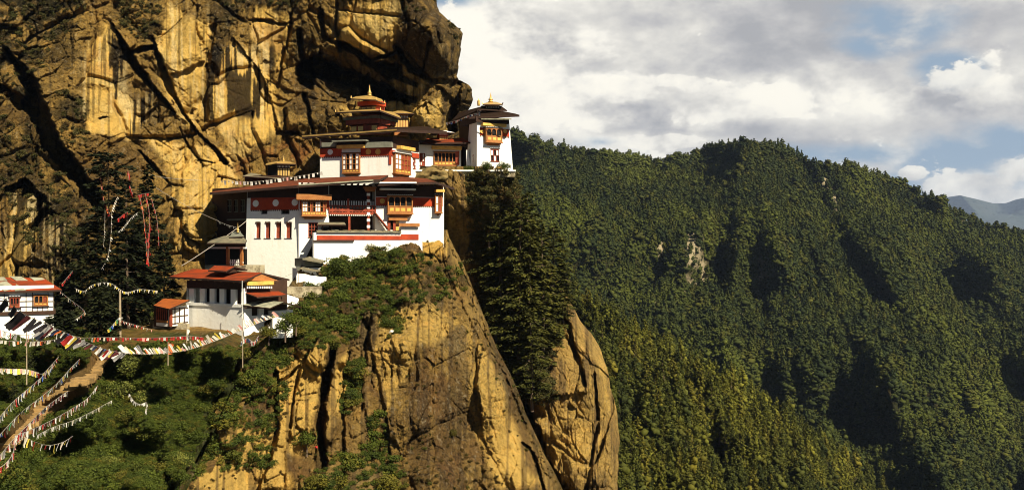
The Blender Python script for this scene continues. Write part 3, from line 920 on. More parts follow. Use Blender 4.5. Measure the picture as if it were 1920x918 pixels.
# ---- forested mountains
SKY_FAR = [(840, 232), (960, 246), (1000, 258), (1080, 277), (1150, 284), (1220, 292), (1280, 291), (1320, 276), (1345, 265), (1400, 262), (1450, 264), (1500, 282), (1540, 303), (1600, 306), (1650, 320), (1700, 340), (1750, 358), (1800, 380), (1850, 402), (1920, 415), (2060, 450)]
SKY_FAR = [(x, y + 15 + 12 * max(0, min(1, (x - 1680) / 120))) for x, y in SKY_FAR]
hill_feats = [
    dict(pts=[(1430, 268), (1370, 360), (1300, 440), (1250, 520), (1230, 600)], hw=[38, 42, 48, 50, 50], bump=38),
    dict(pts=[(1400, 265), (1440, 400), (1480, 520), (1560, 640), (1640, 760)], hw=[35, 40, 45, 55, 60], bump=35),
    dict(pts=[(1545, 303), (1620, 420), (1710, 540), (1790, 660), (1840, 760)], hw=[26, 34, 40, 45, 45], bump=27),
    dict(pts=[(1740, 356), (1800, 450), (1880, 560), (1960, 680)], hw=[24, 30, 36, 40], bump=27),
    dict(pts=[(1230, 300), (1200, 380), (1160, 460), (1120, 560)], hw=[30, 40, 40, 40], depth=21, flat=.1),
    dict(pts=[(1500, 310), (1560, 430), (1650, 560), (1730, 700)], hw=[16, 22, 26, 26], depth=11, flat=.1),
    dict(pts=[(1690, 420), (1740, 500), (1800, 590), (1850, 660), (1920, 740)], hw=[14, 20, 24, 24, 24], depth=15, flat=.1),
    dict(pts=[(1350, 480), (1370, 600), (1420, 720)], hw=[20, 24, 28], depth=10, flat=.1),
    dict(pts=[(1010, 262), (1050, 360), (1060, 450)], hw=[40, 50, 50], bump=22),
    dict(pts=[(1620, 640), (1700, 760), (1760, 880)], hw=[24, 30, 30], bump=14),
]


def ribs(px, py, w0):
    ang = np.arctan2(px - 1410, py - 150.0)
    r = np.hypot(px - 1410, py - 150)
    n = fbm(w0, 140, 4, .5, 19)
    s1 = 1 - np.abs(np.sin(ang * 5.0 + 1.1 * n + .5))          # main spurs
    s2 = 1 - np.abs(np.sin(ang * 13 + 1.5 * n + 1.1))
    s3 = 1 - np.abs(np.sin(ang * 31 + 2.2 * n))
    f = sstep(r, 100, 330)
    return -(38 * s1 + 17 * s2 + 9 * s3) * f + 28 * f


far = Sheet(830, 2080, SKY_FAR, [(830, 960), (2080, 960)], 260, 200,
            [(840, 235, 820), (960, 246, 840), (1080, 277, 930), (1220, 292, 1000), (1300, 280, 1020), (1430, 262, 980), (1540, 303, 1000), (1700, 340, 1060), (1850, 402, 1120), (2060, 450, 1180),
             (850, 500, 600), (1000, 480, 640), (1100, 480, 690), (1250, 480, 760), (1450, 480, 760), (1650, 500, 780), (1850, 520, 860), (2060, 560, 900), (1100, 700, 560), (1300, 720, 600), (1500, 720, 610), (1700, 720, 620), (1920, 720, 660), (1200, 950, 470), (1500, 950, 490), (1750, 950, 500), (2060, 950, 520)],
            hill_feats, [('fbm', 60.0, 9, .5)], power=3.2, transpose=True, jag=5, shape=ribs)
# depth falls away behind the crest so that the hill has a back
far_back = far.P[:1].copy()
n0 = np.linspace(1, 0, 8)[:-1]
back = np.concatenate([far_back + np.array([0, 60.0 * k, -6.0 * k * k]) for k in (8, 6, 4.5, 3.2, 2.0, 1.0)], 0)


def hill_colors(s, rocks):
    px, py, p = s.px, s.py, s.P
    n = fbm(p, 30, 5, .6, 451)
    c = lerp(np.zeros(p.shape) + np.array((.030, .034, .010)), (.055, .045, .014), sstep(n, -.2, .4))
    wx = px + 16 * fbm(p, 25, 4, .6, 454); wy = py + 16 * fbm(p, 25, 4, .6, 455)
    m = rock_area(wx, wy, rocks)
    return np.clip(lerp(c, (.40, .33, .20), np.clip(m * sstep(n, -.5, 0), 0, 1)), 0, 1)


HILL_ROCKS = [(1302, 470, 26, 44), (1318, 520, 20, 50), (1285, 545, 18, 36), (1238, 495, 9, 60), (1228, 545, 8, 36), (1428, 510, 14, 46), (1440, 560, 9, 26), (1548, 345, 15, 30), (1566, 385, 12, 30), (1556, 365, 10, 20), (1345, 355, 8, 11), (1392, 612, 9, 34), (1496, 575, 8, 34), (1555, 655, 9, 26), (1810, 420, 12, 12), (1850, 438, 11, 11), (1876, 637, 10, 10), (1271, 608, 8, 10), (1600, 620, 6, 16), (1470, 470, 6, 20), (1500, 440, 6, 16)]


def rock_area(wx, wy, rocks):
    m = 0
    for x, y, a, b in rocks:
        m = np.maximum(m, 1 - sstep(np.hypot((wx - x) / a, (wy - y) / b), .5, 1.1))
    return m


M_HILL = ROCK
hc = hill_colors(far, HILL_ROCKS)
class _G: pass
fs = _G(); fs.P = np.concatenate([back, far.P], 0); fs.wrapL = fs.wrapR = 0
Sheet.build(fs, 'hillside', ROCK, np.concatenate([np.repeat(hc[:1], len(back), 0), hc], 0))

SKY_NEAR = [(900, 470), (1000, 500), (1060, 535), (1100, 566), (1150, 590), (1250, 650), (1350, 706), (1450, 762), (1550, 832), (1650, 905), (1720, 960), (1800, 1030)]
SKY_NEAR = [(x, y + 22) for x, y in SKY_NEAR]
near = Sheet(900, 1790, SKY_NEAR, [(900, 1060), (1790, 1060)], 160, 120,
             [(900, 470, 330), (1100, 566, 340), (1250, 650, 380), (1450, 762, 420), (1650, 905, 460), (1790, 1030, 480), (900, 700, 250), (1100, 750, 250), (1250, 800, 270), (1400, 900, 300), (1150, 950, 220), (1300, 1000, 235), (1500, 1050, 260), (1790, 1060, 400), (900, 1060, 180)],
             [dict(pts=[(1240, 660), (1300, 760), (1360, 900)], hw=[20, 26, 30], depth=22, flat=.1), dict(pts=[(1330, 705), (1440, 800), (1500, 920)], hw=[24, 30, 34], bump=14), dict(pts=[(1160, 780), (1250, 860), (1320, 960)], hw=[18, 22, 22], bump=10), dict(pts=[(1130, 640), (1170, 720), (1200, 800)], hw=[16, 20, 20], depth=10, flat=.1)],
             [('fbm', 40.0, 7, .5)], power=3.2, transpose=True, jag=4)
nb = near.P[:1]
nback = np.concatenate([nb + np.array([0, 30.0 * k, -5.0 * k * k]) for k in (8, 6, 4.5, 3.2, 2.0, 1.0)], 0)
ncol = hill_colors(near, [(0, 0, 1, 1)])
fs = _G(); fs.P = np.concatenate([nback, near.P], 0); fs.wrapL = fs.wrapR = 0
Sheet.build(fs, 'near_hillside', ROCK, np.concatenate([np.repeat(ncol[:1], len(nback), 0), ncol], 0))

SKY_MTN = [(1600, 420), (1740, 372), (1780, 369), (1800, 366), (1830, 373), (1862, 381), (1885, 381), (1905, 374), (1930, 369), (2000, 380), (2150, 400)]
mtn = Sheet(1600, 2150, SKY_MTN, [(1600, 470), (2150, 470)], 160, 50,
            [(1600, 400, 15000), (1800, 368, 15200), (1870, 380, 16400), (1930, 370, 15200), (2150, 400, 15200), (1600, 470, 10400), (1850, 470, 10800), (2150, 470, 10400)],
            [dict(pts=[(1800, 366), (1840, 400), (1900, 440)], hw=[14, 18, 22], bump=700), dict(pts=[(1930, 370), (1890, 400), (1850, 440)], hw=[10, 14, 16], bump=600)], [('fbm', 1800.0, 320, .55)], transpose=True)
Sheet.build(mtn, 'far_mountain', mat('far_forest', (.022, .032, .022), .95, (.035, .04, .03), .002, .8))

# valley floor far below everything
mb = MB(); mb.add([(-5000, -300, -330), (16000, -300, -330), (16000, 18000, -330), (-5000, 18000, -330)], [(0, 1, 2, 3)])
vf = mb.build('valley_ground', mat('valley_forest', (.035, .045, .015), .95, (.06, .055, .02), .02, .8)); vf['kind'] = 'structure'

# ---------------------------------------------------------------- vegetation
def mesh_np(name, V, F, material, smooth=False):
    me = bpy.data.meshes.new(name)
    k = F.shape[1]
    me.vertices.add(len(V)); me.loops.add(F.size); me.polygons.add(len(F))
    me.vertices.foreach_set('co', np.ascontiguousarray(V, np.float32).reshape(-1))
    me.loops.foreach_set('vertex_index', np.ascontiguousarray(F, np.int32).reshape(-1))
    me.polygons.foreach_set('loop_start', np.arange(0, F.size, k, dtype=np.int32))
    if smooth:
        me.polygons.foreach_set('use_smooth', np.ones(len(F), bool))
    me.update(calc_edges=True)
    me.materials.append(material)
    return me


def leaves(centers, dirs, ups, ln, wd):
    """bent diamond leaves: centre, long axis, flat axis"""
    n = len(centers)
    ln = np.broadcast_to(np.asarray(ln, float), (n,))[:, None]; wd = np.broadcast_to(np.asarray(wd, float), (n,))[:, None]
    d = dirs / (np.linalg.norm(dirs, axis=1, keepdims=True) + 1e-9)
    s = np.cross(d, ups); s /= (np.linalg.norm(s, axis=1, keepdims=True) + 1e-9)
    V = np.stack([centers - d * ln * .5, centers + s * wd * .5 - d * ln * .05, centers + d * ln * .5, centers - s * wd * .5 - d * ln * .05], 1).reshape(-1, 3)
    F = np.arange(4 * n).reshape(n, 4)
    return V, F


def rand_dirs(r, n):
    v = r.normal(size=(n, 3))
    return v / np.linalg.norm(v, axis=1, keepdims=True)


def _ico(sub):
    bm = bmesh.new(); bmesh.ops.create_icosphere(bm, subdivisions=sub, radius=1)
    bm.verts.ensure_lookup_table()
    V = np.array([v.co[:] for v in bm.verts]); F = np.array([[v.index for v in f.verts] for f in bm.faces]); bm.free()
    return V, F


ICO1 = _ico(1); ICO2 = _ico(2)


def blob_tree(seed, kind, material):
    """far tree, unit height: lumpy clumps and loose tips, ragged outline"""
    r = np.random.default_rng(seed)
    Vs, Fs = [], []; o = 0
    n = 15 if kind == 'cone' else 11
    for i in range(n):
        t = (i + .5) / n
        if kind == 'cone':
            h = .10 + .86 * t; rad = .27 * (1 - t) ** .75 + .03
        else:
            h = .30 + .62 * t; rad = .30 * math.sin(math.pi * min(1, .18 + .78 * t)) + .02
        a = r.uniform(0, 6.28); q = rad * r.uniform(.35, .8)
        c = np.array([q * math.cos(a), q * math.sin(a), h])
        sz = rad * r.uniform(.42, .62) + .03
        V = ICO1[0] * np.array([1, 1, .72]) * (1 + r.uniform(-.34, .34, (len(ICO1[0]), 1))) * sz + c
        Vs.append(V); Fs.append(ICO1[1] + o); o += len(V)
    # trunk stub
    V = np.array([[.02 * math.cos(k * 1.57), .02 * math.sin(k * 1.57), z] for z in (-.12, .4) for k in range(4)])
    Vs.append(V)
    tf = np.array([[k, (k + 1) % 4, 4 + (k + 1) % 4] for k in range(4)] + [[k, 4 + (k + 1) % 4, 4 + k] for k in range(4)]) + o
    Fs.append(tf); o += 8
    # loose tips
    m = 60
    t = r.uniform(0, 1, m)
    if kind == 'cone':
        hh = .08 + .94 * t; rr = (.29 * (1 - t) ** .75 + .02) * r.uniform(.7, 1.25, m)
    else:
        hh = .28 + .70 * t; rr = (.32 * np.sin(np.pi * np.minimum(1, .18 + .78 * t)) + .02) * r.uniform(.7, 1.2, m)
    a = r.uniform(0, 6.28, m)
    cc = np.stack([rr * np.cos(a), rr * np.sin(a), hh], 1)
    dd = np.stack([np.cos(a), np.sin(a), r.uniform(-.2, .8, m)], 1)
    V, F = leaves(cc, dd, rand_dirs(r, m), r.uniform(.08, .16, m), r.uniform(.05, .09, m))
    Vs.append(V); Fs.append(np.concatenate([F[:, [0, 1, 2]], F[:, [0, 2, 3]]]) + o)
    return mesh_np('far_tree', np.concatenate(Vs), np.concatenate(Fs), material)


def conifer_crown(seed, H, Rm, nb, per, base=.15, size=.55, flat=.25, top_pow=.8, droop=.25, umbrella=0):
    """layered branches carrying flat sprays; returns leaves and branch lines"""
    r = np.random.default_rng(seed)
    cs, ds, us, ls = [], [], [], []
    lines = []
    for i in range(nb):
        t = (i + r.uniform(0, 1)) / nb
        h = H * (base + (1 - base) * t)
        L = Rm * ((1 - t) ** top_pow * .92 + .08) * r.uniform(.55, 1.15) * (0.55 + .45 * min(1, t / .15))
        if umbrella and t > .8:
            L = Rm * umbrella * r.uniform(.6, 1.1)
        a = i * 2.399 + r.uniform(-.5, .5)
        dr = droop * r.uniform(.3, 1.5)
        rise = .35 * t
        d = np.array([math.cos(a), math.sin(a), 0])
        tip = d * L + np.array([0, 0, h + L * (rise - dr)])
        mid = d * L * .5 + np.array([0, 0, h + L * .5 * rise - .1 * dr * L])
        st = np.array([0, 0, h])
        lines.append([st, mid, tip])
        n = max(4, int(per * L / Rm))
        s = r.uniform(.18, 1, n) ** .8
        c = st * ((1 - s) ** 2)[:, None] + mid * (2 * s * (1 - s))[:, None] + tip * (s ** 2)[:, None]
        side = np.array([-d[1], d[0], 0])
        wdt = r.normal(0, 1, n) * L * .22 * (1.1 - s * .6)
        c = c + side * wdt[:, None]; c[:, 2] += r.normal(0, 1, n) * flat * .5 - np.abs(wdt) * .18
        cs.append(c)
        dd = d * r.uniform(.5, 1.1, (n, 1)) + side * np.sign(wdt)[:, None] * r.uniform(.2, .9, (n, 1)) + np.array([0, 0, 1]) * r.uniform(-.5, .15, (n, 1))
        ds.append(dd)
        us.append(np.array([0, 0, 1]) + r.normal(0, .45, (n, 3)))
        ls.append(r.uniform(.6, 1.3, n) * size)
    return np.concatenate(cs), np.concatenate(ds), np.concatenate(us), np.concatenate(ls), lines


def make_conifer(name, label, cat, group, seed, H, Rm, nb, per, leafm, trunk_r=.35, lean=(0, 0), **kw):
    c, d, u, l, lines = conifer_crown(seed, H, Rm, nb, per, **kw)
    def bend(v):
        t = np.maximum(v[..., 2:3] / H, 0)
        return v + np.concatenate([t ** 1.6 * lean[0], t ** 1.6 * lean[1], t * 0], -1)
    c = bend(c)
    V, F = leaves(c, d, u, l, l * .42)
    root = thing(name, label, cat, (0, 0, 0), group)
    cm = mesh_np('crown', V, F, leafm)
    co = bpy.data.objects.new('crown', cm); col.objects.link(co); co.parent = root
    mb = MB()
    zs = np.linspace(-2.5, H * .97, 9)
    r = np.random.default_rng(seed + 5)
    tp = [Vector(bend(np.array([r.normal(0, .06), r.normal(0, .06), max(z, 0) if z > 0 else z]))) for z in zs]
    mb.tube(tp, [trunk_r * (1 - .88 * max(z, 0) / H) for z in zs], 7)
    for ln in lines:
        if r.uniform() < .75 and ln[0][2] < .86 * H:
            pts = [Vector(bend(p)) for p in ln]
            mb.tube([pts[0], pts[1], pts[1].lerp(pts[2], .6)], [trunk_r * .22, trunk_r * .12, trunk_r * .05], 4)
    tr = mb.build('trunk', M_BARK, root)
    return root


def bush_mesh(seed, material, n=700, leaf=.10, lobes=7, flat=.8):
    """unit shrub: leaves spread through the shell of several lobes"""
    r = np.random.default_rng(seed)
    cs, ds, us = [], [], []
    for i in range(lobes):
        a = r.uniform(0, 6.28); q = r.uniform(.1, .62) if i else 0
        c0 = np.array([q * math.cos(a), q * math.sin(a), r.uniform(.30, .62)])
        rad = r.uniform(.28, .48)
        k = n // lobes
        v = rand_dirs(r, k)
        rr = rad * r.uniform(.55, 1.08, (k, 1))
        c = c0 + v * rr * np.array([1, 1, flat])
        cs.append(c); ds.append(rand_dirs(r, k) + np.array([0, 0, .2])); us.append(v + r.normal(0, .5, (k, 3)))
    c = np.concatenate(cs); keep = c[:, 2] > -.05
    V, F = leaves(c[keep], np.concatenate(ds)[keep], np.concatenate(us)[keep], r.uniform(.7, 1.5, keep.sum()) * leaf * 1.5, r.uniform(.7, 1.3, keep.sum()) * leaf)
    return mesh_np('foliage', V, F, material)


SRC = {}


def source(key, meshes):
    c = bpy.data.collections.new('source_' + key)
    for i, m in enumerate(meshes):
        o = bpy.data.objects.new('%s_source_%02d' % (key, i), m)
        c.objects.link(o)
    SRC[key] = (c, len(meshes))
    return c


def scatter(name, key, pts, scl, label, cat, tilt=.12):
    c, k = SRC[key]
    n = len(pts)
    me = bpy.data.meshes.new(name)
    me.vertices.add(n)
    me.vertices.foreach_set('co', np.ascontiguousarray(pts, np.float32).reshape(-1))
    def at(nm, typ, data, prop='value'):
        a = me.attributes.new(nm, typ, 'POINT'); a.data.foreach_set(prop, data)
    rot = np.stack([rng.normal(0, tilt, n), rng.normal(0, tilt, n), rng.uniform(0, 6.28, n)], 1)
    at('rot', 'FLOAT_VECTOR', rot.astype(np.float32).reshape(-1), 'vector')
    at('scl', 'FLOAT_VECTOR', np.ascontiguousarray(scl, np.float32).reshape(-1), 'vector')
    at('pick', 'INT', rng.integers(0, k, n).astype(np.int32))
    o = bpy.data.objects.new(name, me); col.objects.link(o)
    ng = bpy.data.node_groups.new('scatter_' + name, 'GeometryNodeTree')
    ng.interface.new_socket('Geometry', in_out='INPUT', socket_type='NodeSocketGeometry')
    ng.interface.new_socket('Geometry', in_out='OUTPUT', socket_type='NodeSocketGeometry')
    N = ng.nodes.new
    gi, go = N('NodeGroupInput'), N('NodeGroupOutput')
    ci = N('GeometryNodeCollectionInfo'); ci.inputs['Collection'].default_value = c
    ci.inputs['Separate Children'].default_value = True; ci.inputs['Reset Children'].default_value = True
    ip = N('GeometryNodeInstanceOnPoints'); ip.inputs['Pick Instance'].default_value = True
    def na(nm, t):
        q = N('GeometryNodeInputNamedAttribute'); q.data_type = t; q.inputs['Name'].default_value = nm
        return q.outputs['Attribute']
    L = ng.links.new
    L(gi.outputs[0], ip.inputs['Points']); L(ci.outputs[0], ip.inputs['Instance']); L(na('pick', 'INT'), ip.inputs['Instance Index'])
    L(na('rot', 'FLOAT_VECTOR'), ip.inputs['Rotation']); L(na('scl', 'FLOAT_VECTOR'), ip.inputs['Scale']); L(ip.outputs[0], go.inputs[0])
    md = o.modifiers.new('scatter', 'NODES'); md.node_group = ng
    return tag(o, label, cat, None, 'stuff')


def sample(sheet, n, x0, x1, y0, y1, keepf=None):
    px = rng.uniform(x0, x1, n); py = rng.uniform(y0, y1, n)
    ok = sheet.valid(px, py)
    if keepf is not None:
        ok &= rng.uniform(0, 1, n) < keepf(px, py)
    return px[ok], py[ok], sheet.at(px[ok], py[ok])


def thin(px, py, order, dist):
    """greedy minimum spacing in the plane of the slope"""
    keep = []; grid = {}
    for i in order:
        d = dist[i]; cx, cy = int(px[i] // 12), int(py[i] // 12)
        ok = True
        for a in (-2, -1, 0, 1, 2):
            for b in (-2, -1, 0, 1, 2):
                for j in grid.get((cx + a, cy + b), ()):
                    if (px[i] - px[j]) ** 2 + (py[i] - py[j]) ** 2 < d * d:
                        ok = False; break
                if not ok: break
            if not ok: break
        if ok:
            grid.setdefault((cx, cy), []).append(i); keep.append(i)
    return np.array(keep, int)


# ---- the far forest: one mass
source('forest', [blob_tree(100 + i, 'cone' if i % 3 else 'round', LEAF_FOREST) for i in range(9)])
px, py, pp = sample(far, 110000, 850, 2000, 240, 950, lambda x, y: 1 - .93 * sstep(rock_area(x + 5 * np.sin(y * .35), y + 5 * np.sin(x * .45), HILL_ROCKS) * (.95 + .9 * vnoise(x / 7, y / 11, x * 0, 5)), .12, .4))
k = thin(px, py, range(len(px)), 3500.0 / pp[:, 1])
px, py, pp = px[k], py[k], pp[k]
# a row standing on the crest
cx = np.arange(845, 2000, 4.2) + rng.normal(0, 1.5, len(np.arange(845, 2000, 4.2)))
cp = far.at(cx, far.L(cx) + 2)
pp = np.concatenate([pp, cp])
h = rng.uniform(6.5, 12.5, len(pp)) * (1 + .25 * (rng.uniform(0, 1, len(pp)) > .9))
w = h * rng.uniform(.6, 1.05, len(pp)) * np.where(rng.uniform(0, 1, len(pp)) < .2, 1.4, 1)
pp[:, 2] -= .6
scatter('forest', 'forest', pp, np.stack([w, w, h], 1), 'dark green pine and oak forest covering the far mountainside', 'forest', .05)

# ---- the near slope: its nearest trees one by one, the rest as a mass
near_meshes = []
def near_tree_meshes(seed, kind):
    r = np.random.default_rng(seed)
    H = 1.0
    if kind == 'pine':
        c, d, u, l, lines = conifer_crown(seed, H, .25, 44, 46, base=.12, size=.06, flat=.03, top_pow=.75, droop=.3)
    else:
        c, d, u, l, lines = conifer_crown(seed, H, .29, 36, 52, base=.22, size=.06, flat=.06, top_pow=.5, droop=.1)
    V, F = leaves(c, d, u, l, l * .5)
    # dense lumps inside the crown
    Vs, Fs = [V], [np.concatenate([F[:, [0, 1, 2]], F[:, [0, 2, 3]]])]; o = len(V)
    for i in range(14):
        t = (i + .5) / 14
        rad = (.17 * (1 - t) ** .7 + .02) if kind == 'pine' else .2 * math.sin(math.pi * (.2 + .72 * t))
        a = r.uniform(0, 6.28); q = rad * r.uniform(.4, 1.0)
        W = ICO1[0] * np.array([1, 1, .85]) * (1 + r.uniform(-.4, .4, (len(ICO1[0]), 1))) * (rad * .42 + .012) + np.array([q * math.cos(a), q * math.sin(a), (.2 if kind == 'pine' else .34) + .74 * t * (1 if kind == 'pine' else .8)])
        Vs.append(W); Fs.append(ICO1[1] + o); o += len(W)
    crown = mesh_np('crown', np.concatenate(Vs), np.concatenate(Fs), LEAF_NEAR)
    mb = MB(); mb.tube([(0, 0, -.15), (.004, 0, .3), (0, .004, .8)], [.022, .016, .006], 6)
    me = bpy.data.meshes.new('trunk'); me.from_pydata(mb.v, [], mb.f); me.materials.append(M_BARK)
    return crown, me

protos = [near_tree_meshes(300 + i, 'pine' if i % 2 == 0 else 'round') for i in range(8)]
source('near', [p[0] for p in protos])
px, py, pp = sample(near, 30000, 960, 1780, 480, 1050)
keep_vis = (px > side.Rr(np.clip(py, 312, 1000)) - 14)
px, py, pp = px[keep_vis], py[keep_vis], pp[keep_vis]
k = thin(px, py, range(len(px)), 3900.0 / pp[:, 1])
px, py, pp = px[k], py[k], pp[k]
infr = (py < 930) & (px < 1760)
vis = np.where(infr)[0]
order = vis[np.argsort(pp[vis, 1])][:300]
chosen = np.zeros(len(px), bool); chosen[order] = True
for i in order:
    kd = int(rng.integers(0, 8))
    hgt = rng.uniform(8.5, 13.5) if kd % 2 == 0 else rng.uniform(7, 10)
    root = thing('pine_tree' if kd % 2 == 0 else 'leafy_tree',
                 'spiky green pine among hundreds on the near ridge right of the free rock pillar' if kd % 2 == 0 else 'rounded leafy tree among the pines on the near ridge right of the rock pillar',
                 'tree', tuple(pp[i] - np.array([0, 0, .3])), 'pines on the near ridge' if kd % 2 == 0 else 'leafy trees on the near ridge')
    root.rotation_euler = (rng.normal(0, .04), rng.normal(0, .04), rng.uniform(0, 6.28))
    root.scale = (hgt * rng.uniform(.75, 1.1),) * 2 + (hgt * 1.1,)
    for nm, me in zip(('crown', 'trunk'), protos[kd]):
        o = bpy.data.objects.new(nm, me); col.objects.link(o); o.parent = root
rest = pp[~chosen]
h = rng.uniform(8, 14, len(rest)); w = h * rng.uniform(.7, 1.05, len(rest))
scatter('ridge_forest', 'near', rest, np.stack([w, w, h], 1), 'mixed pine forest running along the crest of the near ridge', 'forest', .05)
px, py, pp = sample(near, 9000, 960, 1780, 480, 1050)
source('understorey', [bush_mesh(40 + i, LEAF_NEAR, 160, .16, 5) for i in range(3)])
scatter('understorey', 'understorey', pp, np.stack([rng.uniform(1.5, 3.2, len(pp))] * 3, 1), 'low green understorey between the pines of the near ridge', 'undergrowth')

# ---- conifers in the gully under the tower
gully = [  # px, py of foot, height, radius, lean, seed
    (922, 530, 15.5, 4.4), (938, 600, 24, 5.4), (972, 668, 27, 5.6), (990, 715, 28, 5.8), (1018, 650, 22, 5.0), (1038, 575, 15, 4.6), (990, 560, 19, 5.0), (958, 475, 11.5, 3.7), (998, 745, 15, 4.0), (918, 450, 10.0, 3.3), (1056, 590, 10, 3.6), (930, 690, 14, 3.8), (918, 610, 13, 3.4)]
base_trees = [make_conifer('conifer', 'x', 'conifer', 'conifers in the gully under the tower', 500 + i, 24, 5.2, 70, 150, LEAF_CON, .36, lean=((.8, -.5), (-.4, .3), (.2, .9))[i], size=.8, flat=.32, base=.06, top_pow=(.62, .75, .5)[i], droop=.3) for i in range(3)]
for i, (x, y, hh, rr) in enumerate(gully):
    t = base_trees[i] if i < 3 else copy_tree(base_trees[i % 3])
    q = side.at(x, y)
    t.location = (q[0], q[1] - 1.2, q[2] - .5)
    t.scale = (rr / 5.2,) * 2 + (hh / 24,)
    t.rotation_euler = (0, 0, i * 1.9)
    t['label'] = {0: 'short conifer just under the white corner tower', 3: 'tallest conifer in the gully, rooted right above the free rock pillar', 9: 'small conifer at the left edge of the gully by the rust coloured rock', 10: 'conifer at the right edge of the gully on top of the rock pillar', 12: 'conifer deep in the shaded left side of the gully'}.get(i, 'layered dark green conifer crowding the steep gully below the white tower')
    ORG[t.name] = t.location.copy()

# ---- dark conifers beside the cliff on the left
dark = [(205, 612, 22.0, 4.0, 'tallest dark conifer with a flat umbrella top, by the cliff on the left', 1), (278, 608, 20.5, 3.6, 'tall dark conifer hung with long red streamers beside the cliff', 0), (240, 615, 18.5, 3.8, 'dark conifer between the flat topped one and the one with red streamers', 0),
        (160, 612, 13.0, 3.8, 'broad dark conifer left of the flat topped one', 0), (308, 600, 9.5, 2.8, 'small dark conifer behind the timber shed of the red roofed house', 0), (132, 600, 6.5, 2.6, 'short bushy conifer behind the house with patched roof', 0), (255, 605, 12.0, 3.6, 'low wide conifer at the foot of the tree with red streamers', 0), (190, 640, 6.0, 3.2, 'squat leafy tree in front of the dark conifers at the courtyard edge', 0), (118, 655, 4.2, 3.4, 'spreading dark tree under the big dark prayer flags', 0)]
for i, (x, y, hh, rr, lab, um) in enumerate(dark):
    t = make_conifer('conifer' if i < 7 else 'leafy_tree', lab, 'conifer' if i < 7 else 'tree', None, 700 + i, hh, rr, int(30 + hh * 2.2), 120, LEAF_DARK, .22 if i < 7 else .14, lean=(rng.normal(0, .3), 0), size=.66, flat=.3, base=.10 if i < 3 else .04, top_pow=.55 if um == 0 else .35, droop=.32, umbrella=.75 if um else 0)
    q = slope.at(x, y) if y < 980 else None
    t.location = tuple(q); ORG[t.name] = t.location.copy()

# ---- shrubs
source('shrub', [bush_mesh(60 + i, LEAF_SHRUB, 520, .105, 7) for i in range(4)])
source('cover', [bush_mesh(90 + i, LEAF_FRESH, 620, .085, 8) for i in range(4)])
source('dry', [bush_mesh(70 + i, LEAF_DRY, 260, .12, 5) for i in range(3)])
source('ledge', [bush_mesh(80 + i, LEAF_GRASS, 240, .13, 5, .7) for i in range(3)])


def yard_free(x, y):
    yard = poly_mask(x, y, [(120, 596), (560, 585), (470, 650), (380, 656), (300, 648), (190, 648)], 4)
    d, _ = seg_dist(x, y, [(190, 665), (172, 700), (140, 722), (95, 752), (50, 792), (0, 838)], [20, 18, 24, 24, 22, 24])
    house = poly_mask(x, y, [(-60, 585), (125, 585), (110, 632), (-60, 640)], 2)
    crev, _ = seg_dist(x, y, [(452, 680), (410, 760), (375, 850), (338, 930)], [7, 10, 10, 11])
    return (1 - yard) * (d > 1.0) * (1 - house) * (crev > 1)


px, py, pp = sample(slope, 17000, -60, 560, 590, 990, yard_free)
s0 = rng.uniform(.25, .62, len(pp)) * (1 + 1.3 * (rng.uniform(0, 1, len(pp)) > .93))
pp[:, 2] -= s0 * .15
scatter('slope_shrubs', 'cover', pp, np.stack([s0, s0, s0 * rng.uniform(.6, 1.0, len(pp))], 1), 'dense green shrub cover on the slope below the courtyard', 'undergrowth')


def ledge_green(x, y):
    a = poly_mask(x, y, [(540, 620), (575, 560), (610, 505), (650, 480), (705, 455), (745, 462), (770, 520), (740, 570), (680, 590), (660, 640), (600, 655), (540, 665), (505, 720), (450, 760), (400, 850), (350, 910), (355, 860), (440, 720), (470, 665)], 8)
    b = poly_mask(x, y, [(700, 555), (740, 540), (750, 620), (730, 635)], 5) * .9
    b = np.maximum(b, poly_mask(x, y, [(632, 770), (650, 680), (684, 675), (680, 740), (650, 775)], 5))
    b = np.maximum(b, poly_mask(x, y, [(400, 880), (440, 780), (530, 700), (530, 790), (500, 880)], 8) * .5)
    b = np.maximum(b, poly_mask(x, y, [(560, 930), (600, 880), (640, 850), (720, 830), (760, 900), (760, 930)], 8) * .45)
    b = np.maximum(b, poly_mask(x, y, [(690, 860), (700, 780), (720, 790), (730, 860)], 6) * .5)
    b = np.maximum(b, poly_mask(x, y, [(740, 470), (860, 500), (870, 540), (820, 580), (740, 560)], 8) * .30)
    return np.clip(np.maximum(a, b), 0, 1)


px, py, pp = sample(lower, 11000, 330, 900, 440, 990, lambda x, y: ledge_green(x, y) * np.clip(.95 + .6 * vnoise(x / 26, y / 20, x * 0, 8), .55, 1))
s0 = rng.uniform(.3, 1.0, len(pp)) * (1 + .9 * (rng.uniform(0, 1, len(pp)) > .88)); pp[:, 2] -= s0 * .2
scatter('ledge_shrubs', 'shrub', pp, np.stack([s0, s0, s0 * rng.uniform(.7, 1.1, len(pp))], 1), 'green shrubs spilling over the ledge below the white temple', 'undergrowth')


def ledge_dry(x, y):
    a = poly_mask(x, y, [(640, 540), (760, 470), (880, 510), (870, 560), (780, 590), (700, 620)], 10) * .5
    a = np.maximum(a, poly_mask(x, y, [(420, 860), (460, 740), (560, 650), (540, 780), (480, 880), (380, 918)], 10) * .5)
    a = np.maximum(a, poly_mask(x, y, [(690, 840), (780, 800), (930, 850), (960, 918), (700, 930)], 10) * .35)
    e = sstep(x, lower.Rr(y) - 45, lower.Rr(y) - 10) * .5
    return np.clip(np.maximum(np.maximum(a, e * .6), .05), 0, 1)


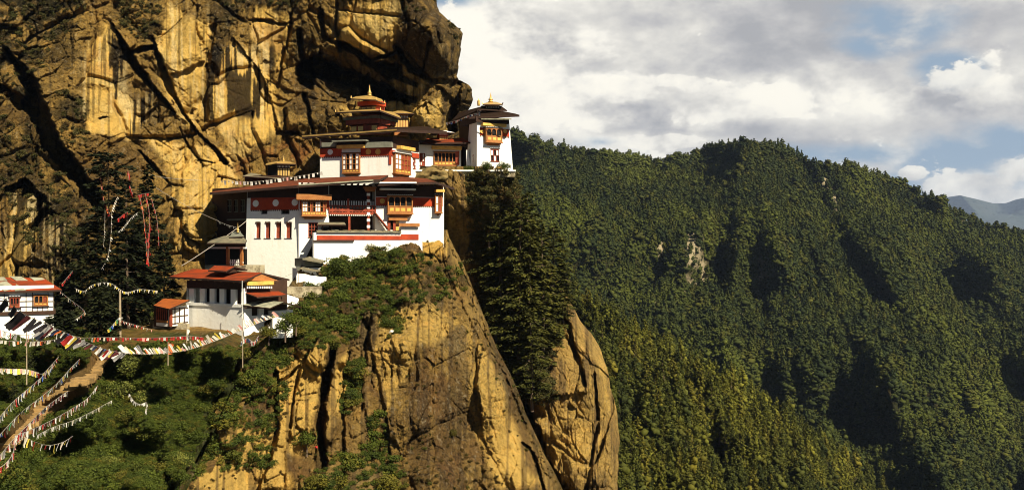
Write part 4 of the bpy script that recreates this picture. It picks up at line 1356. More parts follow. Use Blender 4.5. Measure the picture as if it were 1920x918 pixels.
px, py, pp = sample(lower, 7000, 330, 1060, 440, 990, ledge_dry)
s0 = rng.uniform(.2, .6, len(pp))
scatter('dry_scrub', 'dry', pp, np.stack([s0, s0, s0], 1), 'dry brown scrub clinging to the rock face below the temple', 'undergrowth')


def side_green(x, y):
    a = poly_mask(x, y, [(872, 320), (960, 322), (1000, 420), (1055, 565), (1050, 640), (1020, 690), (1050, 745), (990, 765), (912, 640), (880, 470)], 5)
    return np.clip(a, 0, 1)


px, py, pp = sample(side, 5200, 800, 1100, 314, 770, side_green)
s0 = rng.uniform(.5, 1.5, len(pp)); pp[:, 2] -= s0 * .15
scatter('gully_undergrowth', 'ledge', pp, np.stack([s0, s0, s0], 1), 'brown and green undergrowth on the steep gully floor', 'undergrowth')


def cliff_green(x, y):
    a = 0
    for q, w in (([(-80, -60), (165, -60), (150, 40), (95, 100), (60, 180), (-80, 200)], .55), ([(215, -30), (305, -30), (300, 60), (272, 90), (225, 55)], .9), ([(400, -40), (595, -40), (590, 22), (480, 8), (430, 50)], .6), ([(-20, 215), (60, 225), (120, 340), (175, 400), (150, 540), (60, 470), (-20, 340)], .5),
                 ([(100, 160), (160, 190), (165, 260), (120, 270)], .5), ([(100, 420), (330, 440), (330, 620), (100, 620)], .5), ([(838, 28), (850, 40), (872, 62), (872, 90), (850, 70)], 1.0), ([(745, -30), (830, -30), (830, 15), (750, 22)], .6), ([(866, 150), (884, 165), (880, 190)], .3)):
        a = np.maximum(a, poly_mask(x, y, q, 6) * w)
    return np.clip(a, 0.0, 1)


px, py, pp = sample(cliff, 9000, -80, 890, -50, 630, cliff_green)
s0 = rng.uniform(.35, 1.1, len(pp))
scatter('cliff_scrub', 'ledge', pp, np.stack([s0, s0, s0 * .8], 1), 'olive and brown scrub growing on the ledges of the great cliff', 'undergrowth', .5)

# shrubs one can tell apart
def shrub(label, x, y, sheet, sz, seed, m=LEAF_SHRUB, n=1500, leaf=.06, fl=.9, name='shrub', lift=0.0):
    q = P(x, y, sheet) if isinstance(sheet, (int, float)) else Vector(sheet.at(x, y))
    root = thing(name, label, 'shrub', (q.x, q.y - .3, q.z - .25 * sz + lift))
    o = bpy.data.objects.new('foliage', bush_mesh(seed, m, n, leaf, 9, fl)); col.objects.link(o); o.parent = root
    o.scale = (sz, sz, sz)
    mb = MB(); mb.tube([(0, 0, -.6 * sz), (.02, 0, .1 * sz), (.05, .02, .5 * sz)], [.06 * sz, .05 * sz, .02 * sz], 5)
    for k in range(4):
        a = k * 1.6 + .4
        mb.tube([(.02, 0, .05 * sz), (math.cos(a) * .3 * sz, math.sin(a) * .3 * sz, .45 * sz)], [.035 * sz, .012 * sz], 4)
    me = bpy.data.meshes.new('stem'); me.from_pydata(mb.v, [], mb.f); me.materials.append(M_BARK)
    s = bpy.data.objects.new('stem', me); col.objects.link(s); s.parent = root
    return root


shrub('round green bush on the bare rock left of the vertical black crack', 576, 826, lower, 2.1, 901)
shrub('green bush right of the black crack near the foot of the rock face', 650, 868, lower, 2.0, 902)
shrub('green bush cut by the bottom edge below the black crack', 596, 908, lower, 2.1, 903)
shrub('bush on the ledge above the bush right of the black crack', 700, 842, lower, 1.9, 904)
shrub('wide green bush at the bottom edge of the buttress', 725, 910, lower, 2.5, 905)
shrub('upright green bush in the groove high on the right of the black crack', 660, 745, lower, 1.8, 906)
shrub('leafy bush growing against the red terrace band', 694, 472, lower, 1.5, 907, lift=.3)
shrub('big dark bush under the left end of the terrace wall', 640, 510, lower, 2.6, 908, lift=.2)
shrub('thick green bush in front of the middle of the terrace wall', 680, 500, lower, 2.2, 909)
shrub('bush under the right end of the red terrace band', 745, 478, lower, 1.5, 910)
shrub('dark bush hanging below the ledge with a white rag in it', 728, 610, lower, 1.8, 911)
shrub('green bush beside the yellow stained rock', 770, 535, lower, 1.5, 912)
shrub('small bush on the right rim of the buttress', 870, 545, lower, 1.0, 913)
shrub('dry bush hanging on the ledge at the middle of the rock face', 850, 812, lower, 1.3, 914, LEAF_DRY)
shrub('pale yellow green shrub in the sun below the big prayer flags', 258, 692, slope, 2.2, 915, LEAF_LIGHT, lift=.3)
shrub('pale shrub draped with white flags in the middle of the green slope', 235, 745, slope, 2.3, 916, LEAF_LIGHT, lift=.3)
shrub('smaller pale shrub right of the one draped with white flags', 283, 752, slope, 1.8, 917, LEAF_LIGHT)
shrub('pale green shrub beside the crevice at the bottom of the slope', 335, 865, slope, 1.6, 918, LEAF_LIGHT)
shrub('bright shrub low on the slope left of the crevice', 205, 870, slope, 1.4, 919, LEAF_LIGHT)
shrub('dark shrub left of the stone steps under the rope of flags', 60, 690, slope, 2.2, 920, LEAF_DARK)
shrub('dark shrub at the left edge beside the stone steps', 15, 740, slope, 2.0, 921, LEAF_DARK)
shrub('green shrub between the courtyard and the sagging rope of flags', 330, 648, slope, 1.5, 922)
shrub('big green bush below the white gable wall of the red roofed house', 560, 618, lower, 2.6, 923)
shrub('dark green bush left of the rock edge below the white gable wall', 628, 612, lower, 2.6, 924)
shrub('green bush against the lower edge of the white gable wall', 536, 616, 116.5, 1.9, 928)
shrub('round bush at the right corner of the white gable wall', 556, 604, 116.8, 1.9, 931)
shrub('low bush in front of the porch of the red roofed house', 505, 626, 113.0, 1.5, 929)
shrub('leafy bush right of the tall pale flagpole', 484, 642, lower, 1.5, 930)
shrub('leafy bush on the stone platform in front of the white tower', 915, 322, side, 1.6, 925, lift=.6)
shrub('bush at the right corner of the stone platform under the tower', 945, 322, side, 1.5, 926, lift=.5)
shrub('bush on the stone platform left of the white tower', 880, 324, side, 1.3, 927, lift=.3)

# ---------------------------------------------------------------- buildings
class Facade:
    """vertical wall plane between two plan points; places things by where they stand on the wall"""
    def __init__(s, pxa, Ya, pxb, Yb, batter=0.0, zb=0.0):
        s.A = Vector(((pxa - HX) / FPX * Ya, Ya)); s.B = Vector(((pxb - HX) / FPX * Yb, Yb))
        s.u = (s.B - s.A).normalized(); s.n = Vector((s.u.y, -s.u.x)); s.len = (s.B - s.A).length
        s.batter, s.zb = batter, zb
    def S(s, px, off=0.0):
        k = (px - HX) / FPX
        A = s.A + s.n * off
        return (k * A.y - A.x) / (s.u.x - k * s.u.y)
    def Z(s, px, py, off=0.0):
        Y = (s.A + s.n * off).y + s.S(px, off) * s.u.y
        return (HY - py) / FPX * Y
    def pt(s, a, z, off=0.0):
        o = off - s.batter * (z - s.zb)
        q = s.A + s.u * a + s.n * o
        return Vector((q.x, q.y, z))
    def rect(s, x0, y0, x1, y1, off=0.0):
        c = (x0 + x1) / 2
        return s.S(x0, off), s.S(x1, off), s.Z(c, y1, off), s.Z(c, y0, off)     # s0, s1, z0, z1
    def sbox(s, mb, a0, a1, z0, z1, o0, o1):
        p = [s.pt(a0, z0, o1), s.pt(a1, z0, o1), s.pt(a1, z0, o0), s.pt(a0, z0, o0), s.pt(a0, z1, o1), s.pt(a1, z1, o1), s.pt(a1, z1, o0), s.pt(a0, z1, o0)]
        mb.hexa(p); return mb
    def box(s, mb, x0, y0, x1, y1, o0, o1):
        return s.sbox(mb, *s.rect(x0, y0, x1, y1, o1), o0, o1)
    def quad(s, mb, a0, a1, z0, z1, off):
        mb.add([s.pt(a0, z0, off), s.pt(a1, z0, off), s.pt(a1, z1, off), s.pt(a0, z1, off)], [(0, 1, 2, 3)]); return mb
    def disc(s, mb, x, y, r, off, n=14):
        a, z = s.S(x, off), s.Z(x, y, off)
        front = [s.pt(a + r * math.cos(k * 2 * math.pi / n), z + r * math.sin(k * 2 * math.pi / n), off) for k in range(n)]
        back = [s.pt(a + r * math.cos(k * 2 * math.pi / n), z + r * math.sin(k * 2 * math.pi / n), off - .04) for k in range(n)]
        mb.add(front + back, [tuple(range(n)), tuple(range(2 * n - 1, n - 1, -1))] + [(k, n + k, n + (k + 1) % n, (k + 1) % n) for k in range(n)]); return mb
    def wall(s, mb, a0, a1, z0, z1, openings=(), depth=.35):
        """front skin with real openings and their reveals"""
        xs = sorted({a0, a1, *[o[0] for o in openings], *[o[1] for o in openings]}); xs = [x for x in xs if a0 - 1e-6 <= x <= a1 + 1e-6]
        zs = sorted({z0, z1, *[o[2] for o in openings], *[o[3] for o in openings]}); zs = [z for z in zs if z0 - 1e-6 <= z <= z1 + 1e-6]
        for i in range(len(xs) - 1):
            for j in range(len(zs) - 1):
                cx, cz = (xs[i] + xs[i + 1]) / 2, (zs[j] + zs[j + 1]) / 2
                if any(o[0] < cx < o[1] and o[2] < cz < o[3] for o in openings):
                    continue
                s.quad(mb, xs[i], xs[i + 1], zs[j], zs[j + 1], 0)
        for o in openings:
            e0, e1, f0, f1 = o[:4]
            for (pa, pb) in (((e0, f0), (e1, f0)), ((e1, f0), (e1, f1)), ((e1, f1), (e0, f1)), ((e0, f1), (e0, f0))):
                mb.add([s.pt(*pa, 0), s.pt(*pb, 0), s.pt(*pb, -depth), s.pt(*pa, -depth)], [(0, 1, 2, 3)])
        return mb


def prism_body(mb, fronts, back, z0, z1, tops=True):
    """closed sides and back of a building: plan points front left..right already covered by facades, back = list of plan points"""
    pts = [Vector(p) for p in back]
    for a, b in zip(pts[:-1], pts[1:]):
        mb.add([(a.x, a.y, z0), (b.x, b.y, z0), (b.x, b.y, z1), (a.x, a.y, z1)], [(0, 1, 2, 3)])


def add_window(parent, F, x0, y0, x1, y1, cols=3, rows=1, proj=.0, frame=None, depth=.25, bar=.09, pane=None, cornice=True, sill=True, arch=False, panel=0.0, shutters=None, infill=None, label=None):
    """timber window: frame with mullions, pane behind, dentilled cornice above; proj > 0 makes a bay that stands out of the wall"""
    frame = frame or M_TIMB; pane = pane or M_DARK
    a0, a1, z0, z1 = F.rect(x0, y0, x1, y1, proj)
    w, h = a1 - a0, z1 - z0
    mb = MB()
    zp = z0 + h * panel
    face = proj + .06
    if proj > .2:        # body of the bay: sides, bottom, top and a backing wall
        for q in ((a0, a0 + .06), (a1 - .06, a1)):
            F.sbox(mb, *q, z0, z1, -.02, proj - .14)
        F.sbox(mb, a0, a1, z0, z0 + .08, -.02, proj - .14); F.sbox(mb, a0, a1, z1 - .08, z1, -.02, proj - .14)
        F.sbox(mb, a0 + .06, a1 - .06, z0 + .08, z1 - .08, .02, .05)
    fo = proj - .12
    F.sbox(mb, a0, a0 + bar, z0, z1, fo, face); F.sbox(mb, a1 - bar, a1, z0, z1, fo, face)
    F.sbox(mb, a0 + bar, a1 - bar, z1 - bar, z1, fo, face); F.sbox(mb, a0 + bar, a1 - bar, z0, z0 + bar, fo, face)
    if panel:
        F.sbox(mb, a0 + bar, a1 - bar, z0 + bar, zp, fo, face - .04)
        F.sbox(mb, a0 + bar, a1 - bar, zp, zp + bar * .8, fo, face)
    zl = zp + (bar * .8 if panel else bar)
    cw = (w - 2 * bar) / cols
    for i in range(1, cols):
        c = a0 + bar + cw * i
        F.sbox(mb, c - bar * .4, c + bar * .4, zl, z1 - bar, fo + .01, face - .015)
    for j in range(1, rows):
        z = zl + (z1 - bar - zl) * j / rows
        F.sbox(mb, a0 + bar, a1 - bar, z - bar * .3, z + bar * .3, fo + .02, face - .025)
    if arch:             # spandrels that round each light
        for i in range(cols):
            c0 = a0 + bar + cw * i + bar * .3; c1 = a0 + bar + cw * (i + 1) - bar * .3
            mid, r = (c0 + c1) / 2, (c1 - c0) / 2
            top = z1 - bar
            for sgn in (-1, 1):
                pr = []
                for k in range(6):
                    t = k / 5 * math.pi / 2
                    pr.append((mid + sgn * r * math.cos(t), top - r * .95 + r * .95 * math.sin(t)))
                ring = pr + [(mid, top + .001), (mid + sgn * r, top + .001)]
                if sgn < 0: ring = ring[::-1]
                n = len(ring)
                mb.add([F.pt(a, z, face - .03) for a, z in ring] + [F.pt(a, z, fo + .03) for a, z in ring], [tuple(range(n)), tuple(range(2 * n - 1, n - 1, -1))] + [(k, n + k, n + (k + 1) % n, (k + 1) % n) for k in range(n)])
    win = mb.build('window', frame, parent)
    if label: win['label'] = label
    pb = MB(); F.sbox(pb, a0 + bar * .5, a1 - bar * .5, zl - bar * .3, z1 - bar * .5, fo - .05, fo + .0)
    if infill:
        pat, mats = infill     # lights closed by painted shutters, given left to right and row by row
        pb.build('pane', pane, win)
        for key, m in mats.items():
            sb = MB()
            for j in range(rows):
                for i in range(cols):
                    if pat[(i + j * cols) % len(pat)] == key:
                        c0 = a0 + bar + cw * i; zz0 = zl + (z1 - bar - zl) * j / rows; zz1 = zl + (z1 - bar - zl) * (j + 1) / rows
                        F.sbox(sb, c0 + bar * .35, c0 + cw - bar * .35, zz0 + bar * .25, zz1 - bar * .25, fo + .012, fo + .06)
            if sb.v: sb.build('shutter', m, win)
    else:
        pb.build('pane', pane, win)
    if panel:            # carved boards below the lights
        sb = MB()
        for i in range(cols):
            c = a0 + bar + cw * (i + .5)
            zz = (z0 + bar + zp) / 2
            F.sbox(sb, c - cw * .34, c + cw * .34, zz - (zp - z0 - bar) * .28, zz + (zp - z0 - bar) * .28, face - .04, face - .005)
        sb.build('carved_panel', M_YEL if frame is M_TIMB else M_TIMB, win)
    if cornice:
        cb = MB(); F.sbox(cb, a0 - .15, a1 + .15, z1 + .004, z1 + .10, -.03, face + .08)
        cb.build('cornice', M_TIMD, win)
        db = MB(); n = max(3, int((w + .2) / .28))
        for i in range(n):
            c = a0 - .1 + (w + .2) * (i + .5) / n
            F.sbox(db, c - .06, c + .06, z1 + .104, z1 + .20, -.03, face + .14)
        db.build('dentil', M_WHITE, win)
    if sill:
        cb = MB(); F.sbox(cb, a0 - .1, a1 + .1, z0 - .11, z0 - .004, -.03, face + .06)
        if proj > .2:
            F.sbox(cb, a0 + .15, a1 - .15, z0 - .3, z0 - .114, -.03, proj * .7)
            F.sbox(cb, a0 + .4, a1 - .4, z0 - .48, z0 - .304, -.03, proj * .4)
        cb.build('sill', M_TIMD if proj <= .2 else frame, win)
    return win


def opening(F, x0, y0, x1, y1):
    return F.rect(x0, y0, x1, y1)


def roof_part(parent, pts, faces, th=.28, mats=None, name='roof', label=None):
    """roof sheets: each face a sloped plane; closed with an underside th lower"""
    mb = MB()
    pts = [Vector(p) for p in pts]
    n = len(pts)
    low = [p - Vector((0, 0, th)) for p in pts]
    fs = list(faces) + [tuple(i + n for i in reversed(f)) for f in faces]
    edges = {}
    for f in faces:
        for a, b in zip(f, f[1:] + f[:1]):
            edges.setdefault(frozenset((a, b)), []).append((a, b))
    mi = [0] * len(faces) + [1] * len(faces)
    for e, l in edges.items():
        if len(l) == 1:
            a, b = l[0]
            fs.append((a, n + a, n + b, b)); mi.append(1)
    mb.add(pts + low, fs); mb.m = mi
    o = mb.build(name, mats or [M_ROOF, M_UNDER], parent)
    if label: o['label'] = label
    return o


def kemar(parent, F, x0, y0, x1, y1, discs=(), off=.05, m=None, dm=None, dr=.42):
    """painted red band high on the wall, with gilded discs"""
    mb = MB(); F.box(mb, x0, y0, x1, y1, -.02, off)
    o = mb.build('red_band', m or M_RED, parent)
    db = MB()
    a0, a1, z0, z1 = F.rect(x0, y0, x1, y1, off)
    n = max(3, int((a1 - a0) / .3))
    for i in range(n):
        c = a0 + (a1 - a0) * (i + .5) / n
        F.sbox(db, c - .075, c + .075, z0 - .16, z0 - .005, -.02, off + .03)
    db.build('dentil', M_TIMD, o)
    for x, y in discs:
        d = MB(); F.disc(d, x, y, dr, off + .05)
        d.build('emblem_disc', dm or M_YEL, o)
    return o


def band(parent, F, x0, y0, x1, y1, o0, o1, m, name='board'):
    mb = MB(); F.box(mb, x0, y0, x1, y1, o0, o1)
    return mb.build(name, m, parent)


def pinnacle(parent, c, h, r, m=None):
    mb = MB()
    prof = [(r * .9, 0), (r, h * .06), (r * .5, h * .12), (r * .85, h * .2), (r * .9, h * .3), (r * .35, h * .38), (r * .5, h * .46), (r * .28, h * .52), (r * .38, h * .6), (r * .15, h * .68), (r * .22, h * .76), (r * .08, h * .84), (.01, h)]
    mb.lathe(c, prof, 10)
    return mb.build('pinnacle', m or M_GOLD, parent, True)


# ======== main temple (lower, white, long roof)
def main_temple():
    FL = Facade(459, 139.5, 560, 137.0, batter=.045, zb=-6)
    FR = Facade(560, 137.0, 832, 143.0)
    base = P(560, 540, 137.0)
    T = thing('temple', 'largest white temple, with a long dark roof, timber gallery and four slot windows', 'temple', base)
    zt = FL.Z(510, 352)
    zb = -10.0
    # left wall with four slots and two tall windows under the eave
    slots = [(476.5, 417, 486, 446), (494.5, 417, 504.5, 446), (514, 417, 524.5, 446), (533, 417, 544.5, 446)]
    highs = [(485.5, 374, 498, 401), (523.5, 374, 539.5, 401)]
    mb = MB()
    FL.wall(mb, 0, FL.len, zb, zt, [opening(FL, *q) for q in slots + highs], .45)
    wl = mb.build('wall', M_CREAM, T)
    for q in slots:
        a0, a1, z0, z1 = FL.rect(*q)
        m = MB(); FL.sbox(m, a0, a1, z1 - .08, z1 + .06, -.44, .10)
        for k in range(4):
            c = a0 + (a1 - a0) * (k + .5) / 4; FL.sbox(m, c - .05, c + .05, z1 + .064, z1 + .15, -.02, .13)
        w = m.build('window', M_TIMD, T)
        m = MB(); FL.sbox(m, a0 + .01, a0 + (a1 - a0) * .55, z0 + .02, z1 - .09, -.40, -.28); m.build('shutter', M_TIMR, w)
        m = MB(); FL.sbox(m, a0 + (a1 - a0) * .5, a1, z0, z1, -.55, -.455); m.build('pane', M_DARK, w)
        m = MB(); FL.sbox(m, a0 - .12, a1 + .12, z0 - .08, z0 - .004, -.02, .10); m.build('sill', M_TIMD, w)
    for q in highs:
        add_window(T, FL, *q, cols=2, rows=2, frame=M_TIMD, cornice=False, proj=-.25)
    k = kemar(T, FL, 466, 369, 558, 393, [(475.5, 381), (513, 380), (549, 379)], dm=M_CREAM, dr=.5)
    band(T, FL, 459.5, 353, 559.5, 370, -.02, .12, M_UNDER, 'eave_shade_band'); band(T, FR, 560.5, 346, 616, 371, -.02, .12, M_UNDER, 'eave_shade_band'); band(T, FR, 705, 346, 831, 369, -.02, .12, M_UNDER, 'eave_shade_band')  # dark bands added to paint the eave shadow onto the walls
    # right wall: white block, recessed gallery, white block
    s_a, s_b = FR.S(617), FR.S(704)
    zr = FR.Z(700, 345)
    mb = MB()
    low_win = opening(FR, 578, 417, 596, 445)
    FR.wall(mb, 0, s_a, zb, zr, [low_win], .3)
    FR.wall(mb, s_b, FR.len, zb, zr, [opening(FR, 731, 411, 741, 431)], .3)
    # returns of the recess and its back wall
    dep = 3.2
    zf = FR.Z(655, 399)
    mb.add([FR.pt(s_a, zb, 0), FR.pt(s_a, zb, -dep), FR.pt(s_a, zr, -dep), FR.pt(s_a, zr, 0)], [(0, 1, 2, 3)])
    mb.add([FR.pt(s_b, zb, 0), FR.pt(s_b, zb, -dep), FR.pt(s_b, zr, -dep), FR.pt(s_b, zr, 0)], [(0, 1, 2, 3)])
    # right end wall going back, and top
    e = FR.pt(FR.len, 0, 0); bk = Vector((e.x - .6, e.y + 9, 0))
    mb.add([(e.x, e.y, zb), (bk.x, bk.y, zb), (bk.x, bk.y, zr), (e.x, e.y, zr)], [(0, 1, 2, 3)])
    mb.build('wall', M_WHITE, T)
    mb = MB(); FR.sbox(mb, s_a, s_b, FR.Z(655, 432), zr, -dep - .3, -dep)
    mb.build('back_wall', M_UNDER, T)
    # gallery
    g = MB(); FR.sbox(g, s_a + .02, s_b - .02, zf - .25, zf, -dep, .25)
    gal = g.build('gallery', M_TIMR, T)
    m = MB(); n = 22
    for i in range(n):
        c = s_a + (s_b - s_a) * (i + .5) / n; FR.sbox(m, c - .07, c + .07, zf - .42, zf - .254, -.2, .35)
    m.build('dentil', M_WHITE, gal)
    m = MB(); zr1 = FR.Z(655, 386)
    FR.sbox(m, s_a, s_b, zr1, zr1 + .1, .1, .2); FR.sbox(m, s_a, s_b, zf + .004, zf + .1, .1, .2)
    for i in range(15):
        c = s_a + (s_b - s_a) * i / 14; FR.sbox(m, c - .06, c + .06, zf + .1, zr1, .11, .19)
    FR.sbox(m, s_a, s_b, zf + .2, zf + .55, .13, .17)
    m.build('railing', M_TIMR, gal)
    m = MB(); z5 = FR.Z(655, 376)
    for i in range(19):
        c = s_a + (s_b - s_a) * (i + .5) / 19; FR.sbox(m, c - .09, c + .09, z5 - .72, z5, -1.05, -.98)
    m.build('white_shutters', M_WHITE, gal)
    m = MB(); FR.sbox(m, s_a, s_b, z5 - 1.35, z5 - .76, -1.04, -.99); m.build('grey_panel', M_BLUE, gal)
    m = MB(); FR.sbox(m, s_a, s_b, z5 + .02, z5 + .2, -1.1, -.9); m.build('lintel', M_TIMD, gal)
    for x, y0, y1, mm in ((653, 372, 400, M_TIMR), (691, 358, 432, M_TIMR), (655, 405, 432, M_TIMR)):
        m = MB(); FR.box(m, x - 2, y0, x + 2, y1, -.05 if x != 691 else .0, .24 if x != 655 else .2)
        p_ = m.build('post', mm, T)
        if x == 691:
            for k in range(6):
                c = MB(); FR.box(c, x - 3, y0 + 4 + k * 12, x + 3, y0 + 9 + k * 12, -.05, .29); c.build('painted_ring', M_WHITE, p_)
    # canopy over the gallery corner
    m = MB()
    for k in range(3):
        FR.box(m, 683 + k * 1.5, 350 + k * 3, 706 - k * 1.5, 352.7 + k * 3, -.3, 1.0 - k * .2)
    m.build('bracket', M_TIMB, T)
    # steps down from the gallery
    st = MB(); p0 = FR.pt(FR.S(701), zf, .6); p1 = FR.pt(FR.S(726), FR.Z(726, 431), .9)
    for off in (.3, -.5):
        d = FR.n * off; st.tube([p0 + Vector((d.x, d.y, .1)), p1 + Vector((d.x, d.y, .1))], .12, 4)
    s_ = st.build('stair', M_TIMR, T)
    m = MB()
    for k in range(11):
        q = p0.lerp(p1, (k + .5) / 11); m.box((q.x, q.y, q.z), (.5, .75, .07))
    m.build('tread', M_TIMD, s_)
    # small doorway at terrace level
    m = MB(); FR.box(m, 727, 408, 732, 432, -.02, .12); FR.box(m, 737, 408, 742, 432, -.02, .12); m.build('door_frame', M_TIMR, T)
    band(T, FR, 732, 411, 737, 432, -.28, -.2, M_DARK, 'door')
    band(T, FR, 742.3, 413, 748, 432, -.02, .1, M_YEL, 'yellow_panel')
    # bays
    add_window(T, FR, 566, 377, 612, 404, cols=9, rows=2, proj=.9, frame=M_TIMB, panel=.24, bar=.10, infill=('wwdtdwwdtdww'[:9] + 'wwdtdwwdt', {'w': M_WHITE, 't': M_TIMR}), label='wide timber bay window with white shutters')
    m = MB(); FR.box(m, 556, 364, 622, 374.5, -.2, 1.5); m.build('bay_canopy', M_TIMB, T)
    add_window(T, FR, 578, 417, 596, 445, cols=3, rows=4, frame=M_TIMR, proj=-.1, bar=.12, cornice=False)
    add_window(T, FR, 727, 367, 774, 400, cols=4, rows=1, proj=.9, frame=M_TIMB, panel=.38, arch=True, bar=.16, label='orange bay window with four arched lights')
    kemar(T, FR, 562, 371, 617, 391, [], off=.04)
    kemar(T, FR, 705, 370, 830, 386, [(717, 377)], dr=.38)
    band(T, FR, 714, 353, 780, 356, -.1, 1.4, M_WHITE, 'fascia_board')
    m = MB(); FR.box(m, 729, 407, 764, 413, -.02, .5); m.build('lintel', M_TIMB, T)
    # corner bay at the right end
    FE = Facade(831, 143.0, 836, 150.0)
    add_window(T, FR, 816, 366, 829, 398, cols=2, rows=2, proj=.7, frame=M_TIMB, bar=.12, infill=('wtwt', {'w': M_WHITE, 't': M_TIMR}))
    m = MB(); FR.box(m, 818, 355, 834, 360, -.1, 1.3); m.build('bay_canopy', M_YEL, T)
    # roof: long eaves with a hip at the right
    e0 = P(393, 361, 139.6); e1 = P(556, 347.5, 134.9); e2 = P(712, 336, 136.2); e3 = P(708, 344, 137.0); e4 = P(818, 340.5, 139.5); e5 = P(852, 352, 148)
    r0 = P(410, 356, 160); r1 = P(575, 334.5, 147); r2 = P(728, 328, 147); r4 = P(752, 331.5, 147.5); r5 = P(800, 334.5, 150)
    roof_part(T, [e0, e1, e2, r2, r1, r0], [(0, 1, 4, 5), (1, 2, 3, 4)], .35, [M_ROOFB, M_UNDER], label='long rust red roof with a black shadowed eave')
    roof_part(T, [e3, e4, e5, r5, r4, P(716, 332.5, 147)], [(0, 1, 3, 4), (1, 2, 3), (0, 4, 5)], .35, [M_ROOFB, M_UNDER], label='hipped rust red roof over the right end')
    m = MB(); q0, q1 = P(560, 345.5, 134.9), P(700, 336.5, 135.9)
    m.hexa([q0 + Vector((0, 0, -.18)), q1 + Vector((0, 0, -.18)), q1 + Vector((0, .1, -.18)), q0 + Vector((0, .1, -.18)), q0, q1, q1 + Vector((0, .1, 0)), q0 + Vector((0, .1, 0))])
    q0, q1 = P(701, 341, 136.8), P(781, 341, 138.3)
    m.build('eave_edge', M_PATCH, T)
    m = MB(); m.hexa([q0 + Vector((0, 0, -.2)), q1 + Vector((0, 0, -.2)), q1 + Vector((0, .1, -.2)), q0 + Vector((0, .1, -.2)), q0, q1, q1 + Vector((0, .1, 0)), q0 + Vector((0, .1, 0))])
    m.build('eave_edge', M_WHITE, T)
    # soffit beams
    m = MB()
    for k in range(24):
        c = FR.len * (k + .5) / 24; FR.sbox(m, c - .09, c + .09, zr - .25, zr - .02, -.3, 1.3)
    m.build('rafter', M_TIMD, T)
    # left wing set back under the eave, its shade put into a dark wall colour
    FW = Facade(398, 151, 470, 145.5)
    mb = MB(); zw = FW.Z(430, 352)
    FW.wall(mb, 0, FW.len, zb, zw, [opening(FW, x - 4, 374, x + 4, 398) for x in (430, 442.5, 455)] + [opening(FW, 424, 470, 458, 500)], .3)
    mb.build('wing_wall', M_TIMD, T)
    for x in (430, 442.5, 455):
        add_window(T, FW, x - 4, 374, x + 4, 398, cols=2, rows=2, frame=M_BLUE, proj=-.1, bar=.1, cornice=False, sill=False)
    band(T, FW, 425, 410, 462, 413, -.02, .5, M_BLUE, 'ledge_board')
    return T, FL, FR


temple, T_FL, T_FR = main_temple()

# terrace wall in front of the temple
def terrace():
    F = Facade(588, 133.6, 790, 139.3)
    t = thing('terrace_wall', 'white terrace wall with a red band and slate coping in front of the big temple', 'wall', P(690, 480, 136))
    mb = MB(); z0 = -10
    a0, a1 = F.S(588), F.S(792)
    F.sbox(mb, a0, F.S(752), z0, F.Z(670, 436), -1.1, 0)
    F.sbox(mb, F.S(752) + .002, a1, z0, F.Z(770, 425), -1.1, .0)
    mb.build('wall', M_WHITE, t)
    m = MB(); F.box(m, 594, 441.5, 752, 449.5, -.02, .06); F.box(m, 752.2, 439, 785, 449.5, -.02, .06); m.build('red_band', M_RED, t)
    m = MB(); F.box(m, 587, 450, 664, 452.5, -.02, .25); m.build('string_course', M_TIMD, t)
    m = MB()
    n = 46
    b0, b1 = F.S(594), F.S(752); zc = F.Z(670, 436)
    for k in range(n):
        c = b0 + (b1 - b0) * (k + .5) / n; hh = .28 + .14 * random.random()
        w = (b1 - b0) / n * .48
        m.hexa([F.pt(c - w, zc + .004, .28 + .1 * random.random()), F.pt(c + w, zc + .004, .3), F.pt(c + w, zc + .004, -1.3), F.pt(c - w, zc + .004, -1.3), F.pt(c - w, zc + hh * .6, .25), F.pt(c + w, zc + hh * .6, .22), F.pt(c + w, zc + hh, -.5), F.pt(c - w, zc + hh, -.5)])
    m.build('slate_coping', M_SLATE, t)
    m = MB(); F.box(m, 748, 418.5, 787, 424.5, -1.4, .5); m.build('tiled_coping', M_TIMB, t)
    # plinth running back to the temple wall
    m = MB(); zf = T_FR.Z(655, 434)
    p = [F.pt(a0, zf, -1.1), F.pt(a1, zf, -1.1), T_FR.pt(T_FR.S(815), zf, -3.5), T_FR.pt(T_FR.S(600), zf, -3.5)]
    m.add(p, [(0, 1, 2, 3)]); m.build('terrace_floor', M_STONE, t)
    return F
TF = terrace()


def small_shed(name, label, px0, px1, y_roof0, y_roof1, y_base, Y, depth, roofm, wallm, over=.5, post=True):
    t = thing(name, label, 'shed', P((px0 + px1) / 2, y_base, Y))
    F = Facade(px0, Y, px1, Y + .6)
    a0, a1, z0, z1 = F.rect(px0, y_roof1, px1, y_base)
    mb = MB()
    F.sbox(mb, a0 + .05, a1 - .05, z0 - .3, z1 - .3, -depth, -depth * .55)
    mb.build('wall', wallm, t)
    if post:
        for f in (.08, .5, .92):
            m = MB(); c = a0 + (a1 - a0) * f; F.sbox(m, c - .08, c + .08, z0 - .2, z1, -.25, -.1); m.build('post', M_TIMD, t)
    hr = (HY - y_roof0) / FPX * Y
    p = [F.pt(a0 - over, z1, over), F.pt(a1 + over, z1, over), F.pt(a1 + over * .6, hr, -depth * .55), F.pt(a0 - over * .6, hr, -depth * .55), F.pt(a0 - over, z1, -depth - over), F.pt(a1 + over, z1, -depth - over)]
    roof_part(t, p, [(0, 1, 2, 3), (3, 2, 5, 4), (1, 5, 2), (0, 3, 4)], .15, [roofm, M_UNDER])
    return t
small_shed('shed', 'little open shed with a brown roof on the terrace of the big temple', 602, 642, 416, 421, 434, 135.6, 2.0, M_SLATE, M_DARK)

